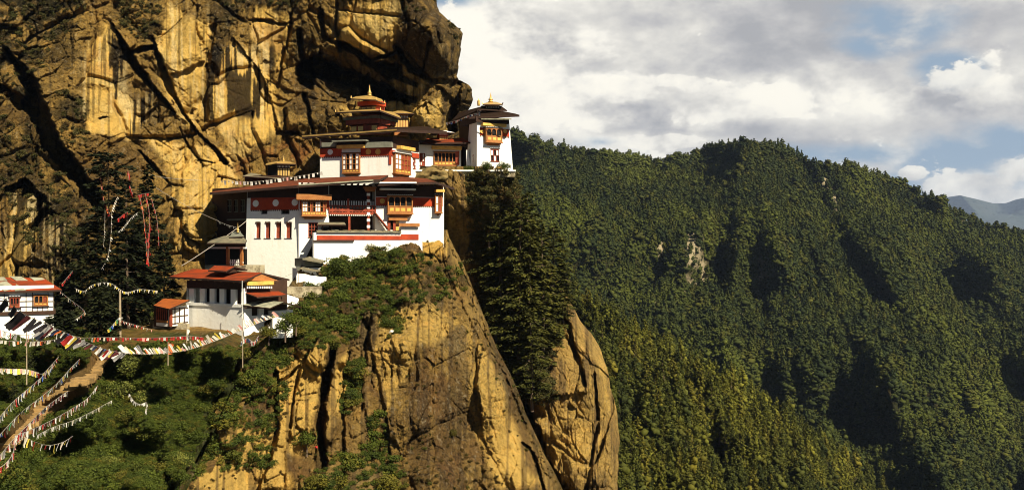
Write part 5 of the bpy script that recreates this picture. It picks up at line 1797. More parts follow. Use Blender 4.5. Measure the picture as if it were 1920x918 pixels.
# upper kiosk: two slate topped boxes beside the white wall
def slate_kiosk():
    t = thing('kiosk', 'grey kiosk with two slate roofs against the foot of the tall white wall', 'kiosk', P(590, 530, 131.5))
    F = Facade(566, 130.5, 612, 133.0)
    m = MB(); F.box(m, 570, 484, 590, 499, -2.6, 0); F.box(m, 590.2, 487, 606, 499, -2.6, -.25); m.build('body', M_BLUE, t)
    m = MB(); F.box(m, 566, 502, 606, 540, -2.4, .25); m.build('base', M_WHITE, t)
    def sl(x0, ya, x1, yb, d0, d1, nm):
        m = MB(); p = [P(x0, ya, d0), P(x1, yb, d0 + .8), P(x1 + 8, yb - 2, d1 + .6), P(x0 + 14, ya - 4, d1)]
        m.slab(p, .18); m.build('roof', M_SLATE, t)
    sl(567, 484.5, 602, 491, 129.8, 132.6, 0)
    sl(563, 501.5, 596, 507, 129.4, 132.4, 1)
slate_kiosk()

# stone walls stepping down between temple and house
def retaining(label, pts, y0, y1, Y, th, m):
    mb = MB(); F = Facade(pts[0], Y[0], pts[1], Y[1])
    a0, a1 = 0, F.len
    n = max(4, int(F.len / .6))
    zt0, zt1 = F.Z(pts[0] + .01, y0[0]), F.Z(pts[1], y0[1])
    zb0 = min(F.Z(pts[0] + .01, y1), F.Z(pts[1], y1)) - 1.5
    rows = []
    for k in range(n + 1):
        f = k / n; a = a0 + (a1 - a0) * f
        zt = zt0 + (zt1 - zt0) * f + random.uniform(-.07, .07)
        rows.append((F.pt(a, zb0, random.uniform(-.04, .04)), F.pt(a, zt, random.uniform(-.04, .04)), F.pt(a, zt + .02, -th), F.pt(a, zb0, -th)))
    o = len(mb.v); mb.v += [tuple(q) for r in rows for q in r]
    for k in range(n):
        for j in range(3):
            mb.f.append((o + k * 4 + j, o + (k + 1) * 4 + j, o + (k + 1) * 4 + j + 1, o + k * 4 + j + 1)); mb.m.append(0)
    mb.f.append((o, o + 1, o + 2, o + 3)); mb.m.append(0)
    e = o + n * 4; mb.f.append((e, e + 1, e + 2, e + 3)); mb.m.append(0)
    one(mb, 'stone_wall', m, label, 'wall')
retaining('whitewashed stone wall under the slate roofed kiosk', (556, 612), (512, 520), 548, (128.6, 130.5), .8, M_CREAM)
retaining('rough rubble retaining wall between the kiosk and the red roofed house', (528, 604), (538, 536), 575, (125.2, 127.2), .8, M_STONE)
retaining('low whitewashed wall beside the rubble retaining wall', (520, 560), (545, 558), 580, (122.6, 124.2), .6, M_CREAM)
retaining('low rubble wall along the dry earth bank in front of the timber shed', (286, 350), (606, 606), 616, (119.5, 118.2), .6, M_STONE)

# ======== red roofed house
def red_house():
    t = thing('house', 'cream house with rust red tin roof and dark pillared loggia below the temple', 'house', P(457, 615, 117))
    F1 = Facade(350, 121.5, 458, 116.5); F2 = Facade(458, 116.5, 546, 120.5)
    zb = -11.5
    mb = MB()
    zl = F1.Z(410, 574)
    F1.wall(mb, 0, F1.len, zb, zl); F2.wall(mb, 0, F2.len * .98, zb, F2.Z(500, 590))
    F2.sbox(mb, F2.S(506), F2.S(544), zb, F2.Z(525, 581), -3, .75)
    b0 = F1.pt(0, 0, 0); b1 = F2.pt(F2.len * .98, 0, 0)
    zt = F1.Z(410, 528)
    # backs
    mb.add([(b0.x, b0.y, zb), (b0.x + 2, b0.y + 7, zb), (b0.x + 2, b0.y + 7, zt), (b0.x, b0.y, zt)], [(0, 1, 2, 3)])
    mb.build('wall', M_CREAM, t)
    m = MB()
    F1.sbox(m, 0, F1.len, zl, zl + .35, -.5, .12); lg = m.build('ledge', M_CREAM, t)
    # loggia: pale pillars in front of a dark room
    m = MB(); F1.sbox(m, .05, F1.len - .05, zl + .3, zt, -2.6, -2.3); m.build('back_wall', M_DARK, t)
    for x in (359, 379, 397.5, 416, 437):
        m = MB(); F1.box(m, x - 4.5, 541, x + 4.5, 574, -.4, -.06)
        m.build('pillar', M_CREAM if x != 397.5 else M_CREAM, t)
    m = MB(); F1.box(m, 350, 527, 458, 541, -.5, -.02); m.build('beam', M_UNDER, t)
    m = MB(); F1.box(m, 452, 540, 458, 574, -.4, 0); m.build('corner_pillar', M_WHITE, t)
    # gable side: yellow board, dentils
    m = MB(); F2.box(m, 464, 527, 514, 534, -.5, .45); m.build('yellow_board', M_YEL, t)
    m = MB(); F2.box(m, 462, 536, 512, 541, -.3, .3)
    m.build('cornice', M_TIMD, t)
    m = MB()
    for k in range(14):
        F2.box(m, 463 + k * 3.5, 536.5, 464.8 + k * 3.5, 540.5, -.2, .36)
    m.build('dentil', M_WHITE, t)
    m = MB(); F2.sbox(m, .1, F2.len * .96, F2.Z(500, 590), F2.Z(500, 526), -2.2, -.6); m.build('gable_wall', M_TIMD, t)
    # gable triangle
    m = MB(); m.add([F2.pt(F2.S(464), F2.Z(464, 526), -.2), F2.pt(F2.S(524), F2.Z(524, 526), -.2), F2.pt(F2.S(492), F2.Z(492, 514), -.2)], [(0, 1, 2)]); m.build('gable_board', M_TIMB, t)
    # pillars of the lower gable room
    for x in (466, 490):
        m = MB(); F2.box(m, x - 8 if x == 466 else x - 5, 578, x + 6 if x == 466 else x + 5, 602 if x == 466 else 598, -.5, -.05); m.build('pillar', M_CREAM, t)
    m = MB(); F2.box(m, 458, 578, 507, 606, -2.2, -1.4); m.build('dark_room', M_DARK, t)
    # roofs
    e0, e1 = P(317, 518, 122.5), P(456, 526, 114.6); r0, r1 = P(362, 503.5, 127), P(491, 511, 119.5); g1 = P(543, 523, 122.5); g0 = P(420, 512, 131)
    roof_part(t, [e0, e1, r1, r0, g1, g0], [(0, 1, 2, 3), (3, 2, 4, 5)], .22, label='rust red tin roof')
    m = MB()
    for k in range(12):
        q = Vector(e0).lerp(Vector(e1), (k + .5) / 12); w = Vector(r0).lerp(Vector(r1), (k + .5) / 12)
        m.tube([q + Vector((0, 0, -.3)), w + Vector((0, 0, -.3))], .07, 4)
    m.build('rafter', M_TIMD, t)
    c0, c1, c2, c3, c4 = P(390, 506, 119.2), P(424, 508, 117.6), P(440, 499, 119.8), P(402, 497.5, 121.6), P(464, 505, 121.6)
    roof_part(t, [c0, c1, c2, c3, c4, P(425, 503, 124)], [(0, 1, 2, 3), (3, 2, 4, 5)], .16, name='roof_cap')
    m = MB(); m.prism([P(402, 511, 119.5), P(424, 512.5, 118.4), P(444, 509.5, 120.5), P(420, 508, 121.8)], [P(402, 505, 119.5), P(424, 506.5, 118.4), P(444, 503, 120.5), P(420, 502, 121.8)]); m.build('smoke_vent', M_TIMD, t)
    roof_part(t, [P(456, 547, 117.0), P(482, 556.5, 115.0), P(537, 552, 118.5), P(518, 543, 120.6)], [(0, 1, 2, 3)], .15, name='lean_to_roof')
    roof_part(t, [P(453, 571, 116.2), P(506, 577, 115.4), P(532, 565.5, 117), P(480, 562, 119), P(566, 575, 118.5), P(530, 566, 121.5)], [(0, 1, 2, 3), (2, 1, 4) if False else (3, 2, 4, 5)], .15, [M_PATCH, M_ROOFD], name='porch_roof', label='weathered grey green porch roof')
    m = MB(); m.tube([P(458, 578, 116), P(512, 556, 117.5)], .07, 5); m.tube([P(530, 568, 118.5), P(527, 556, 118.5)], .08, 5); m.build('strut', M_TIMD, t)
    # bands of moss on the porch roof
    return F1, F2
H_F1, H_F2 = red_house()


def timber_shed():
    t = thing('timber_shed', 'small half timbered shed with an orange red roof left of the cream house', 'shed', P(320, 612, 118))
    F1 = Facade(288, 119.2, 319, 117.2); F2 = Facade(319, 117.2, 354, 120.5)
    mb = MB(); z0 = F1.Z(305, 613); z1 = F1.Z(305, 574)
    F1.sbox(mb, 0.02, F1.len - .02, z0, z1, -.25, 0); mb.build('wall', M_TIMD, t)
    mb = MB(); F2.sbox(mb, 0.02, F2.len, F2.Z(335, 610), F2.Z(335, 573), -.25, 0); mb.build('wall', M_WHITE, t)
    m = MB()
    for x in (328.5, 337, 346):
        F2.box(m, x - .8, 576, x + .8, 608, -.02, .05)
    for y in (578, 592, 605):
        F2.box(m, 321, y - .8, 353, y + .8, -.02, .07)
    m.build('timber_frame', M_TIMD, t)
    m = MB(); F2.box(m, 319.5, 574, 323.5, 611, -.1, .12); m.build('corner_post', M_TIMR, t)
    m = MB(); F1.box(m, 293, 600, 313, 604, 0, .12); w = m.build('window', M_TIMB, t)
    m = MB(); F1.box(m, 292, 584, 314, 599, .005, .03); m.build('pane', M_DARK, w)
    m = MB()
    for k in range(6): F1.box(m, 293 + k * 3.6, 574, 294.4 + k * 3.6, 599, .0, .08)
    m.build('bars', M_TIMR, w)
    m = MB(); F1.box(m, 293, 605, 313, 611, -.02, .06); m.build('skirting', M_WHITE, t)
    roof_part(t, [P(288, 572, 118.8), P(317, 578.5, 115.4), P(356, 562, 119.6), P(307, 559, 122.2)], [(0, 1, 2, 3)], .15, [M_ROOFO, M_UNDER])
timber_shed()


def left_house():
    t = thing('house', 'white half timbered house at the left edge, red roof patched with shingles', 'house', P(50, 625, 110))
    F = Facade(-70, 107.5, 101, 111.5)
    mb = MB(); z0 = -11.5; z1 = F.Z(50, 535); zm = F.Z(50, 583)
    wins = [(18, 557, 37, 576), (63, 553, 90, 573)]
    F.wall(mb, 0, F.len, zm, z1, [opening(F, *w) for w in wins], .3)
    e = F.pt(F.len, 0, 0)
    mb.add([(e.x, e.y, z0), (e.x - 3.3, e.y + 6, z0), (e.x - 3.3, e.y + 6, z1), (e.x, e.y, z1)], [(0, 1, 2, 3)])
    mb.build('wall', M_WHITE, t)
    mb = MB(); F.sbox(mb, 0, F.len, z0, zm - .4, -3, .15); mb.build('base_wall', M_CREAM, t)
    mb = MB(); F.sbox(mb, 0, F.len + .2, zm - .396, zm - .004, -3, .3)
    for x in (-30, -8, 8, 49, 61, 90, 100):
        F.box(mb, x - .7, 545, x + .7, 583, -.02, .05)
    for x in (2, 17, 28, 39, 61, 70, 80):
        F.box(mb, x - .6, 574, x + .6, 583, -.02, .045)
    for y in (553.5, 564.5, 574.5):
        for xa, xb in ((-70, 17.5), (37.5, 62.5), (90.5, 100.5)):
            F.box(mb, xa, y - .6, xb, y + .6, -.02, .07)
    mb.build('timber_frame', M_TIMD, t)
    add_window(t, F, *wins[0], cols=3, rows=1, frame=M_TIMR, proj=.1, arch=True, bar=.12, panel=.25)
    add_window(t, F, *wins[1], cols=3, rows=1, frame=M_TIMB, proj=.1, arch=True, bar=.12, panel=.25, infill=('ddr', {'r': M_TIMR}))
    a, b, c, d = P(-80, 549, 107.1), P(116, 542.5, 111.2), P(82, 521, 114.5), P(-80, 518, 112)
    nn = (b - a).cross(d - a); c = c * ((a.dot(nn)) / c.dot(nn))
    roof_part(t, [a, b, c, d, P(95, 530, 118), P(-80, 528, 117)], [(0, 1, 2, 3), (3, 2, 4, 5)], .22)
    up = Vector((0, -.02, .05))
    for q in ([P(-20, 533.5, 108.6), P(12, 527.5, 110.6), P(30, 541, 108.3), P(8, 546, 107.0)], [P(18, 518.7, 112.2), P(40, 518.9, 112.6), P(52, 526, 111.6), P(30, 526.5, 111.2)], [P(55, 520, 112.9), P(78, 521.2, 113.2), P(84, 524, 112.9), P(64, 526.6, 112.2)], [P(30, 533, 110), P(36, 536, 109.8), P(49, 544.5, 108.6), P(28, 545.5, 108.0)], [P(-60, 522, 110.6), P(8, 520, 111.8), P(14, 526.5, 110.9), P(-60, 528, 109.6)]):
        # lay each patch on the roof plane
        A, B, D = Vector(a), Vector(b), Vector(d); nrm = (B - A).cross(D - A).normalized()
        if nrm.z < 0: nrm = -nrm
        pl = []
        for p_ in q:
            dirn = Vector(p_).normalized(); tt = (A.dot(nrm)) / dirn.dot(nrm); pl.append(dirn * tt + nrm * .07)
        m = MB(); m.add(pl + [v - nrm * .06 for v in pl], [(0, 1, 2, 3), (7, 6, 5, 4), (0, 4, 5, 1), (1, 5, 6, 2), (2, 6, 7, 3), (3, 7, 4, 0)]); m.build('shingle_patch', M_PATCH, t)
left_house()


def brown_shed():
    t = thing('pavilion', 'open brown roofed pavilion in the shade between cliff and tall white wall', 'pavilion', P(425, 500, 131))
    F = Facade(388, 133, 460, 130.5)
    m = MB(); F.box(m, 384, 497, 462, 520, -4, 0); m.build('floor', M_STONE, t)
    for x in (426, 452):
        m = MB(); F.box(m, x - 2.2, 462, x + 2.2, 498, -.4, -.1); m.build('post', M_TIMB, t)
    m = MB(); F.box(m, 390, 463, 460, 466, -.4, -.1); m.build('lintel', M_CREAM, t)
    m = MB(); F.box(m, 384, 466, 460, 498, -3.2, -2.8); m.build('back_wall', M_DARK, t)
    m = MB(); F.box(m, 430, 491, 456, 492.5, -.3, -.15)
    for k in range(7): F.box(m, 431 + k * 3.6, 486, 432.2 + k * 3.6, 498, -.28, -.18)
    m.build('railing', M_WHITE, t)
    roof_part(t, [P(388, 455, 131), P(459, 455.5, 128.6), P(452, 441, 132), P(420, 442, 134), P(463, 450, 136), P(395, 450, 138)], [(0, 1, 2, 3), (3, 2, 4, 5), (1, 4, 2), (0, 3, 5)], .18, [M_SLATE, M_UNDER])
    roof_part(t, [P(430, 444, 131.5), P(458, 443, 130.5), P(450, 434, 132.5), P(436, 435, 133.5)], [(0, 1, 2, 3)], .15, [M_BLUE, M_UNDER], name='upper_roof')
    pinnacle(t, P(446, 436, 132), 1.4, .22)
brown_shed()


# ======== upper temple
def tier_lantern(t, F, x0, x1, y0, y1, off, n, mats=None):
    """storey of a roof lantern: gilded panels between red posts"""
    a0, a1, z0, z1 = F.rect(x0, y0, x1, y1, off)
    m = MB(); F.sbox(m, a0, a1, z0 - .3, z1, off - 2.6, off - .08); b = m.build('lantern', M_TIMR, t)
    w = (a1 - a0) / n
    m = MB()
    for k in range(n):
        F.sbox(m, a0 + w * k + w * .14, a0 + w * (k + 1) - w * .14, z0 + .02, z0 + (z1 - z0) * .78, off - .1, off)
    m.build('gilded_panel', M_GOLD, b)
    m = MB(); F.sbox(m, a0 - .1, a1 + .1, z1 - .12, z1 - .02, off - .2, off + .08); m.build('cornice', M_TIMD, b)
    return b


def upper_temple():
    FF = Facade(600, 150.2, 736, 147.0); FS = Facade(736, 147.0, 786, 154.5)
    t = thing('temple', 'upper white temple with gilded tiered lantern roofs above a red painted band', 'temple', P(690, 332, 149))
    zb = FF.Z(690, 345) - 1.0; zt = FF.Z(690, 258)
    mb = MB(); FF.wall(mb, 0, FF.len, zb, zt, [opening(FF, 642, 288, 674, 322)], .3); FS.wall(mb, 0, FS.len, zb, zt, [opening(FS, 774, 296, 780, 318)], .3)
    l = FF.pt(0, 0, 0)
    mb.add([(l.x, l.y, zb), (l.x + 3, l.y + 8, zb), (l.x + 3, l.y + 8, zt), (l.x, l.y, zt)], [(0, 1, 2, 3)])
    mb.build('wall', M_WHITE, t)
    kemar(t, FF, 600, 277.5, 640.5, 294, [(619, 285)], dm=M_CREAM, dr=.45); kemar(t, FF, 676, 277.5, 735.7, 292, [(690.5, 284.5), (708.5, 284.5)], dr=.45)
    kemar(t, FS, 736.3, 282, 742, 294); kemar(t, FS, 772, 287, 786, 296)
    add_window(t, FF, 642, 287, 674, 324, cols=5, rows=3, proj=.35, frame=M_TIMB, panel=.16, bar=.10, infill=('wdwdwwdwdwwdwdw', {'w': M_WHITE, 't': M_TIMR}), label='bay window with white shutters')
    add_window(t, FS, 741, 289, 770, 326, cols=5, rows=3, proj=.45, frame=M_TIMB, panel=.2, bar=.10, infill=('wwtttwwtttwwttt'[:15], {'w': M_WHITE, 't': M_TIMR}), label='red and white bay window on the right face')
    add_window(t, FS, 774, 297, 780, 317, cols=2, rows=3, frame=M_TIMR, proj=-.1, bar=.08, cornice=False, infill=('wrrwwr', {'w': M_WHITE, 'r': M_TIMR}))
    band(t, FF, 631, 271.5, 682, 277.5, -.1, 1.0, M_YEL, 'bay_canopy'); band(t, FS, 752, 275, 779, 281, -.1, .9, M_YEL, 'bay_canopy')
    band(t, FF, 603, 267, 629, 275, -.1, .7, M_BLUE, 'cloth_valance'); band(t, FF, 685, 266, 734, 276.5, -.1, .7, M_BLUE, 'cloth_valance')
    band(t, FF, 622, 262.5, 686, 265, -.1, 1.6, M_BLUE, 'soffit_board')
    m = MB(); FF.box(m, 729, 276, 733.5, 308, .06, .12); m.build('red_banner', M_RED, t)
    band(t, FF, 600.5, 258, 735.5, 277, -.02, .12, M_UNDER, 'eave_shade_band'); band(t, FS, 736.5, 260, 785.5, 281, -.02, .12, M_UNDER, 'eave_shade_band')  # eave shadow painted here too, as dark bands on both upper walls
    # great roof
    e0, e1, e2 = P(566, 254.5, 150.8), P(744, 242.5, 145.2), P(838, 246.5, 156)
    r0, r1 = P(610, 249.5, 163), P(735, 238.5, 154)
    roof_part(t, [e0, e1, r1, r0, e2, P(800, 237, 162)], [(0, 1, 2, 3), (1, 4, 5, 2)], .42, [M_ROOFD, M_UNDER], label='broad dark roof with gilded eave edge')
    m = MB(); d = Vector((0, -.06, .03))
    q0, q1 = Vector(e0) + d, Vector(e1) + d
    m.hexa([q0 - Vector((0, 0, .22)), q1 - Vector((0, 0, .22)), q1 + Vector((0, .05, -.22)), q0 + Vector((0, .05, -.22)), q0, q1, q1 + Vector((0, .05, 0)), q0 + Vector((0, .05, 0))]); m.build('gilded_eave', M_GOLD, t)
    # first lantern tier: walls and hipped roof
    FT = Facade(657, 152.0, 708, 149.6); FT2 = Facade(708, 149.6, 734, 154)
    tier_lantern(t, FT, 657, 708, 233.5, 246, 0, 4); tier_lantern(t, FT2, 709, 733, 233, 246, 0, 4)
    m = MB(); FT.sbox(m, -.6, FT.len + .3, FT.Z(685, 233), FT.Z(685, 217), -3, .45); FT2.sbox(m, .3, FT2.len + .6, FT2.Z(722, 233), FT2.Z(722, 217), -3, .45); m.build('lantern_frieze', M_TIMR, t)
    m = MB(); FT.sbox(m, -.9, FT.len + .6, FT.Z(685, 224), FT.Z(685, 219), -.3, .75); FT2.sbox(m, -.2, FT2.len + .8, FT2.Z(722, 226), FT2.Z(722, 220), -.3, .75); m.build('frieze_board', M_SLATE, t)
    roof_part(t, [P(629, 210.5, 151.5), P(713, 207.0, 146.4), P(752, 221.5, 154), P(690, 203.5, 152.6), P(668, 204.5, 153.6), P(668, 209, 158), P(745, 211, 160)], [(0, 1, 3, 4), (1, 2, 6, 3), (0, 4, 5), (3, 6, 5, 4)], .22, [M_GOLD, M_UNDER], name='lantern_roof')
    # second tier
    FU = Facade(676, 152.8, 706, 151.6)
    tier_lantern(t, FU, 677, 705, 198.5, 209.5, 0, 3)
    m = MB(); FU.sbox(m, -.4, FU.len + .4, FU.Z(690, 198), FU.Z(690, 190), -2.2, .3); m.build('lantern_frieze', M_RED, t)
    roof_part(t, [P(658, 184.5, 151.2), P(704, 187, 149.6), P(721, 194, 153), P(693, 178.5, 152.8), P(667, 181, 156), P(716, 186, 156)], [(0, 1, 3), (1, 2, 3), (0, 3, 4), (3, 2, 5), (4, 3, 5)], .18, [M_GOLD, M_TIMD], name='lantern_roof')
    pinnacle(t, P(693, 179.5, 152.6), 1.75, .38, M_GOLD)
    for x, y, Y in ((658, 184, 151.2), (704.5, 186.5, 149.7), (721, 193.5, 153), (629, 210, 151.5), (713, 206.5, 146.5)):
        m = MB(); m.tube([P(x, y, Y), P(x + .5, y - 5, Y)], [.12, .03], 6); m.build('roof_finial', M_GOLD, t)
    return FF, FS
U_FF, U_FS = upper_temple()


def gold_lantern(label, x0, x1, yr0, yr1, yb, Y, bodym, dark_side=False, pin=True, roofm=None):
    t = thing('lantern_shrine', label, 'shrine', P((x0 + x1) / 2, yb, Y))
    w = (x1 - x0)
    F = Facade(x0 + w * .2, Y, x1 - w * .2, Y + .5)
    a0, a1, z0, z1 = F.rect(x0 + w * .2, yr1, x1 - w * .2, yb)
    m = MB(); F.sbox(m, a0, a1, z0 - 1.2, z1, -1.8, 0); b = m.build('body', bodym, t)
    n = 5
    m = MB()
    for k in range(n):
        c = a0 + (a1 - a0) * (k + .5) / n; F.sbox(m, c - (a1 - a0) * .065, c + (a1 - a0) * .065, z0 + .05, z0 + (z1 - z0) * .62, -.02, .05)
    m.build('gilded_panel', M_GOLD, b)
    m = MB()
    for k in range(9):
        c = a0 + (a1 - a0) * (k + .5) / 9; F.sbox(m, c - .05, c + .05, z1 - (z1 - z0) * .28, z1 - (z1 - z0) * .14, -.02, .12)
    m.build('dentil', M_WHITE, b)
    zr = (HY - yr0) / FPX * Y
    ov = .9
    roof_part(t, [F.pt(a0 - ov, z1, ov), F.pt(a1 + ov, z1, ov), F.pt(a1 + ov, z1, -1.8 - ov), F.pt(a0 - ov, z1, -1.8 - ov), F.pt((a0 + a1) / 2 - .5, zr, -.9), F.pt((a0 + a1) / 2 + .5, zr, -.9)], [(0, 1, 5, 4), (1, 2, 5), (2, 3, 4, 5), (3, 0, 4)], .16, [roofm or M_GOLD, M_TIMD])
    if pin: pinnacle(t, F.pt((a0 + a1) / 2, zr - .05, -.9), .9, .2)
    return t
gold_lantern('small gilded lantern on the roof right of the tiered golden lantern', 731, 774, 206, 213.5, 240, 157, M_TIMB, pin=False)
gold_lantern('small red lantern turret on the dark roof beside the corner tower', 818, 846, 243, 249, 266, 160, M_TIMR, pin=False, roofm=M_CREAM)


def left_shrine():
    t = gold_lantern('small golden roofed shrine standing alone against the cliff on the left', 512, 552, 300.5, 307.5, 330, 152, M_TIMD)
    F = Facade(500, 153, 522, 152)
    m = MB(); F.box(m, 502, 309, 521, 333, -2.5, 0); m.build('side_room', M_DARK, t)
    m = MB(); m.slab([P(498, 308, 151), P(519, 304.5, 150.6), P(520, 302.5, 154), P(500, 306, 154)], .15); m.build('side_roof', M_GOLD, t)
left_shrine()


def dark_lean_to():
    t = thing('shed', 'low dark lean to with a brown roof beside the small golden shrine', 'shed', P(490, 345, 152))
    F = Facade(458, 153, 525, 151.5)
    m = MB(); F.box(m, 459, 329, 524, 345, -2.5, 0); m.build('wall', M_TIMD, t)
    roof_part(t, [P(455, 330, 151.5), P(528, 334.5, 149.5), P(516, 331.5, 154), P(470, 324, 156)], [(0, 1, 2, 3)], .14, [M_SLATE, M_UNDER])
dark_lean_to()


def court_building():
    FW = Facade(786, 157.0, 872, 158.5)
    t = thing('temple_wing', 'low white wing with wide latticed window between upper temple and corner tower', 'temple wing', P(830, 318, 158))
    zb, zt = FW.Z(830, 322), FW.Z(830, 268)
    mb = MB(); s1 = FW.S(864)
    FW.wall(mb, 0, s1, zb, zt, [opening(FW, 787, 287, 797, 311), opening(FW, 813, 285, 858, 311)], .3)
    FW.sbox(mb, FW.S(857), s1, zb, FW.Z(860, 281), -.3, .02)
    mb.build('wall', M_WHITE, t)
    add_window(t, FW, 787, 287, 797, 311, cols=2, rows=3, frame=M_TIMR, proj=-.1, bar=.12, cornice=False, infill=('wrrwrw', {'w': M_WHITE, 'r': M_TIMR}))
    add_window(t, FW, 813, 285, 857, 311, cols=6, rows=1, frame=M_TIMB, proj=.1, panel=.28, arch=True, bar=.15, label='wide latticed timber window')
    band(t, FW, 810, 273.5, 866, 280, -.1, .7, M_YEL, 'yellow_board')
    m = MB(); FW.box(m, 786, 264, 880, 272, -.2, .3); m.build('beam', M_UNDER, t)
    roof_part(t, [P(792, 268, 155.6), P(882, 266.5, 156.4), P(868, 258.5, 162), P(800, 259.5, 162)], [(0, 1, 2, 3)], .25, [M_ROOF, M_UNDER])
    # hanging cloth and gate post
    m = MB(); FW.box(m, 854, 283, 861, 309, .05, .25); m.build('red_hanging', M_TIMR, t)
    return FW
C_FW = court_building()


def tower():
    zb = (HY - 322) / FPX * 155
    F = Facade(894, 153.6, 962, 156.4, batter=.085, zb=zb)
    t = thing('tower', 'white corner tower with black winged roof and gold pinnacle at the cliff edge', 'tower', P(925, 318, 155))
    a1 = F.len
    zt = F.Z(930, 226)
    bay = (914, 239.5, 944, 266); low = (920.5, 279, 937.5, 303)
    mb = MB()
    F.wall(mb, 0, a1, zb, zt, [opening(F, *low)], .35)
    # sides lean in as the front does
    D = 4.5; bt = F.batter * (zt - zb)
    def pt(a, z, dd, ins):   # point dd metres behind the front
        k = F.batter * (z - zb)
        q = F.A + F.u * (a + (k if ins == 'l' else -k) * 0.0) - F.n * (dd + k)
        return (q.x, q.y, z)
    mb.add([pt(0, zb, 0, 'l'), pt(0, zb, D, 'l'), pt(0, zt, D - 2 * bt, 'l'), pt(0, zt, 0, 'l')], [(0, 1, 2, 3)])
    mb.add([pt(a1, zb, 0, 'r'), pt(a1, zb, D, 'r'), pt(a1, zt, D - 2 * bt, 'r'), pt(a1, zt, 0, 'r')], [(0, 1, 2, 3)])
    # taper in width towards the top
    vs = []
    for (x, y, z) in mb.v:
        f = (z - zb) / (zt - zb); s_ = (Vector((x, y)) - F.A).dot(F.u); mid = a1 / 2
        sh = (mid - s_) * .11 * f
        vs.append((x + F.u.x * sh, y + F.u.y * sh, z))
    mb.v = vs
    mb.build('wall', M_WHITE, t)
    f2 = .55
    ka = F.S(902), F.S(957)
    m = MB(); F.sbox(m, ka[0], ka[1], F.Z(930, 254.5), F.Z(930, 240), -.02, .05); k = m.build('red_band', M_RED, t)
    m = MB()
    for i in range(20):
        c = ka[0] + (ka[1] - ka[0]) * (i + .5) / 20; F.sbox(m, c - .07, c + .07, F.Z(930, 257), F.Z(930, 254.6), -.02, .07)
    m.build('dentil', M_TIMD, k)
    for x in (906.5, 950):
        m = MB(); F.disc(m, x, 245.5, .33, .1); m.build('emblem_disc', M_YEL, k)
    add_window(t, F, *bay, cols=3, rows=1, frame=M_TIMB, proj=.8, panel=.42, arch=True, bar=.15, label='orange bay window with three arched lights')
    add_window(t, F, *low, cols=3, rows=2, frame=M_TIMR, proj=-.1, bar=.12, infill=('dwdwdw', {'w': M_CREAM}), label='narrow lower window with carved frame')
    band(t, F, 909, 230.5, 953, 235.5, -.1, .9, M_YEL, 'yellow_board')
    m = MB(); F.box(m, 896, 219, 958, 229.5, -6, .5); m.build('eave_box', M_UNDER, t)
    # winged roof
    e0, e1, e2 = P(880, 219.5, 154), P(974, 215.5, 153.5), P(966, 213, 165); e3 = P(864, 226, 168)
    r0, r1 = P(925, 206, 157), P(904, 201, 166)
    roof_part(t, [e0, e1, e2, e3, r0, r1], [(0, 1, 4), (1, 2, 5, 4), (2, 3, 5), (3, 0, 4, 5)], .3, [M_ROOFD, M_UNDER])
    m = MB(); q0, q1 = P(902, 222.3, 152.6), P(959, 222.3, 152.8); m.hexa([q0 - Vector((0, 0, .16)), q1 - Vector((0, 0, .16)), q1 + Vector((0, .1, -.16)), q0 + Vector((0, .1, -.16)), q0, q1, q1 + Vector((0, .1, 0)), q0 + Vector((0, .1, 0))]); m.build('eave_edge', M_PATCH, t)
    # lantern on top
    FL = Facade(908, 156.2, 940, 157.2)
    m = MB(); FL.box(m, 911, 197.5, 937, 211, -2.4, 0); b = m.build('lantern', M_TIMD, t)
    m = MB()
    for i in range(8): FL.box(m, 911.5 + i * 3.2, 200, 913.3 + i * 3.2, 202, -.02, .12); FL.box(m, 911.5 + i * 3.2, 205, 913.3 + i * 3.2, 207, -.02, .08)
    m.build('dentil', M_WHITE, b)
    roof_part(t, [P(897, 204.5, 154.8), P(951, 207, 156), P(940, 199, 158.5), P(903, 198, 158)], [(0, 1, 2, 3)], .16, [M_ROOFD, M_UNDER], name='lantern_roof')
    roof_part(t, [P(905, 195.3, 154.8), P(942.5, 196.0, 155.4), P(942, 195, 160), P(907, 194, 160), P(918, 190.8, 157.2), P(930, 191, 157.4)], [(0, 1, 5, 4), (1, 2, 5), (2, 3, 4, 5), (3, 0, 4)], .2, [M_GOLD, M_TIMD], name='gilded_roof')
    pinnacle(t, P(920, 191.5, 157), 1.65, .42)
    for x, y in ((905, 195), (942, 195.5)):
        m = MB(); m.tube([P(x, y, 155), P(x + (-1.5 if x < 920 else 1.5), y - 4, 155)], [.12, .05], 6); m.build('roof_finial', M_TIMD if x > 920 else M_GOLD, t)
    m = MB(); m.lathe(P(897.5, 198.5, 158), [(.22, 0), (.26, .3), (.24, .8), (.1, .95), (.03, 1.2)], 8); m.build('victory_banner', M_GOLD, t)
    return F
W_F = tower()


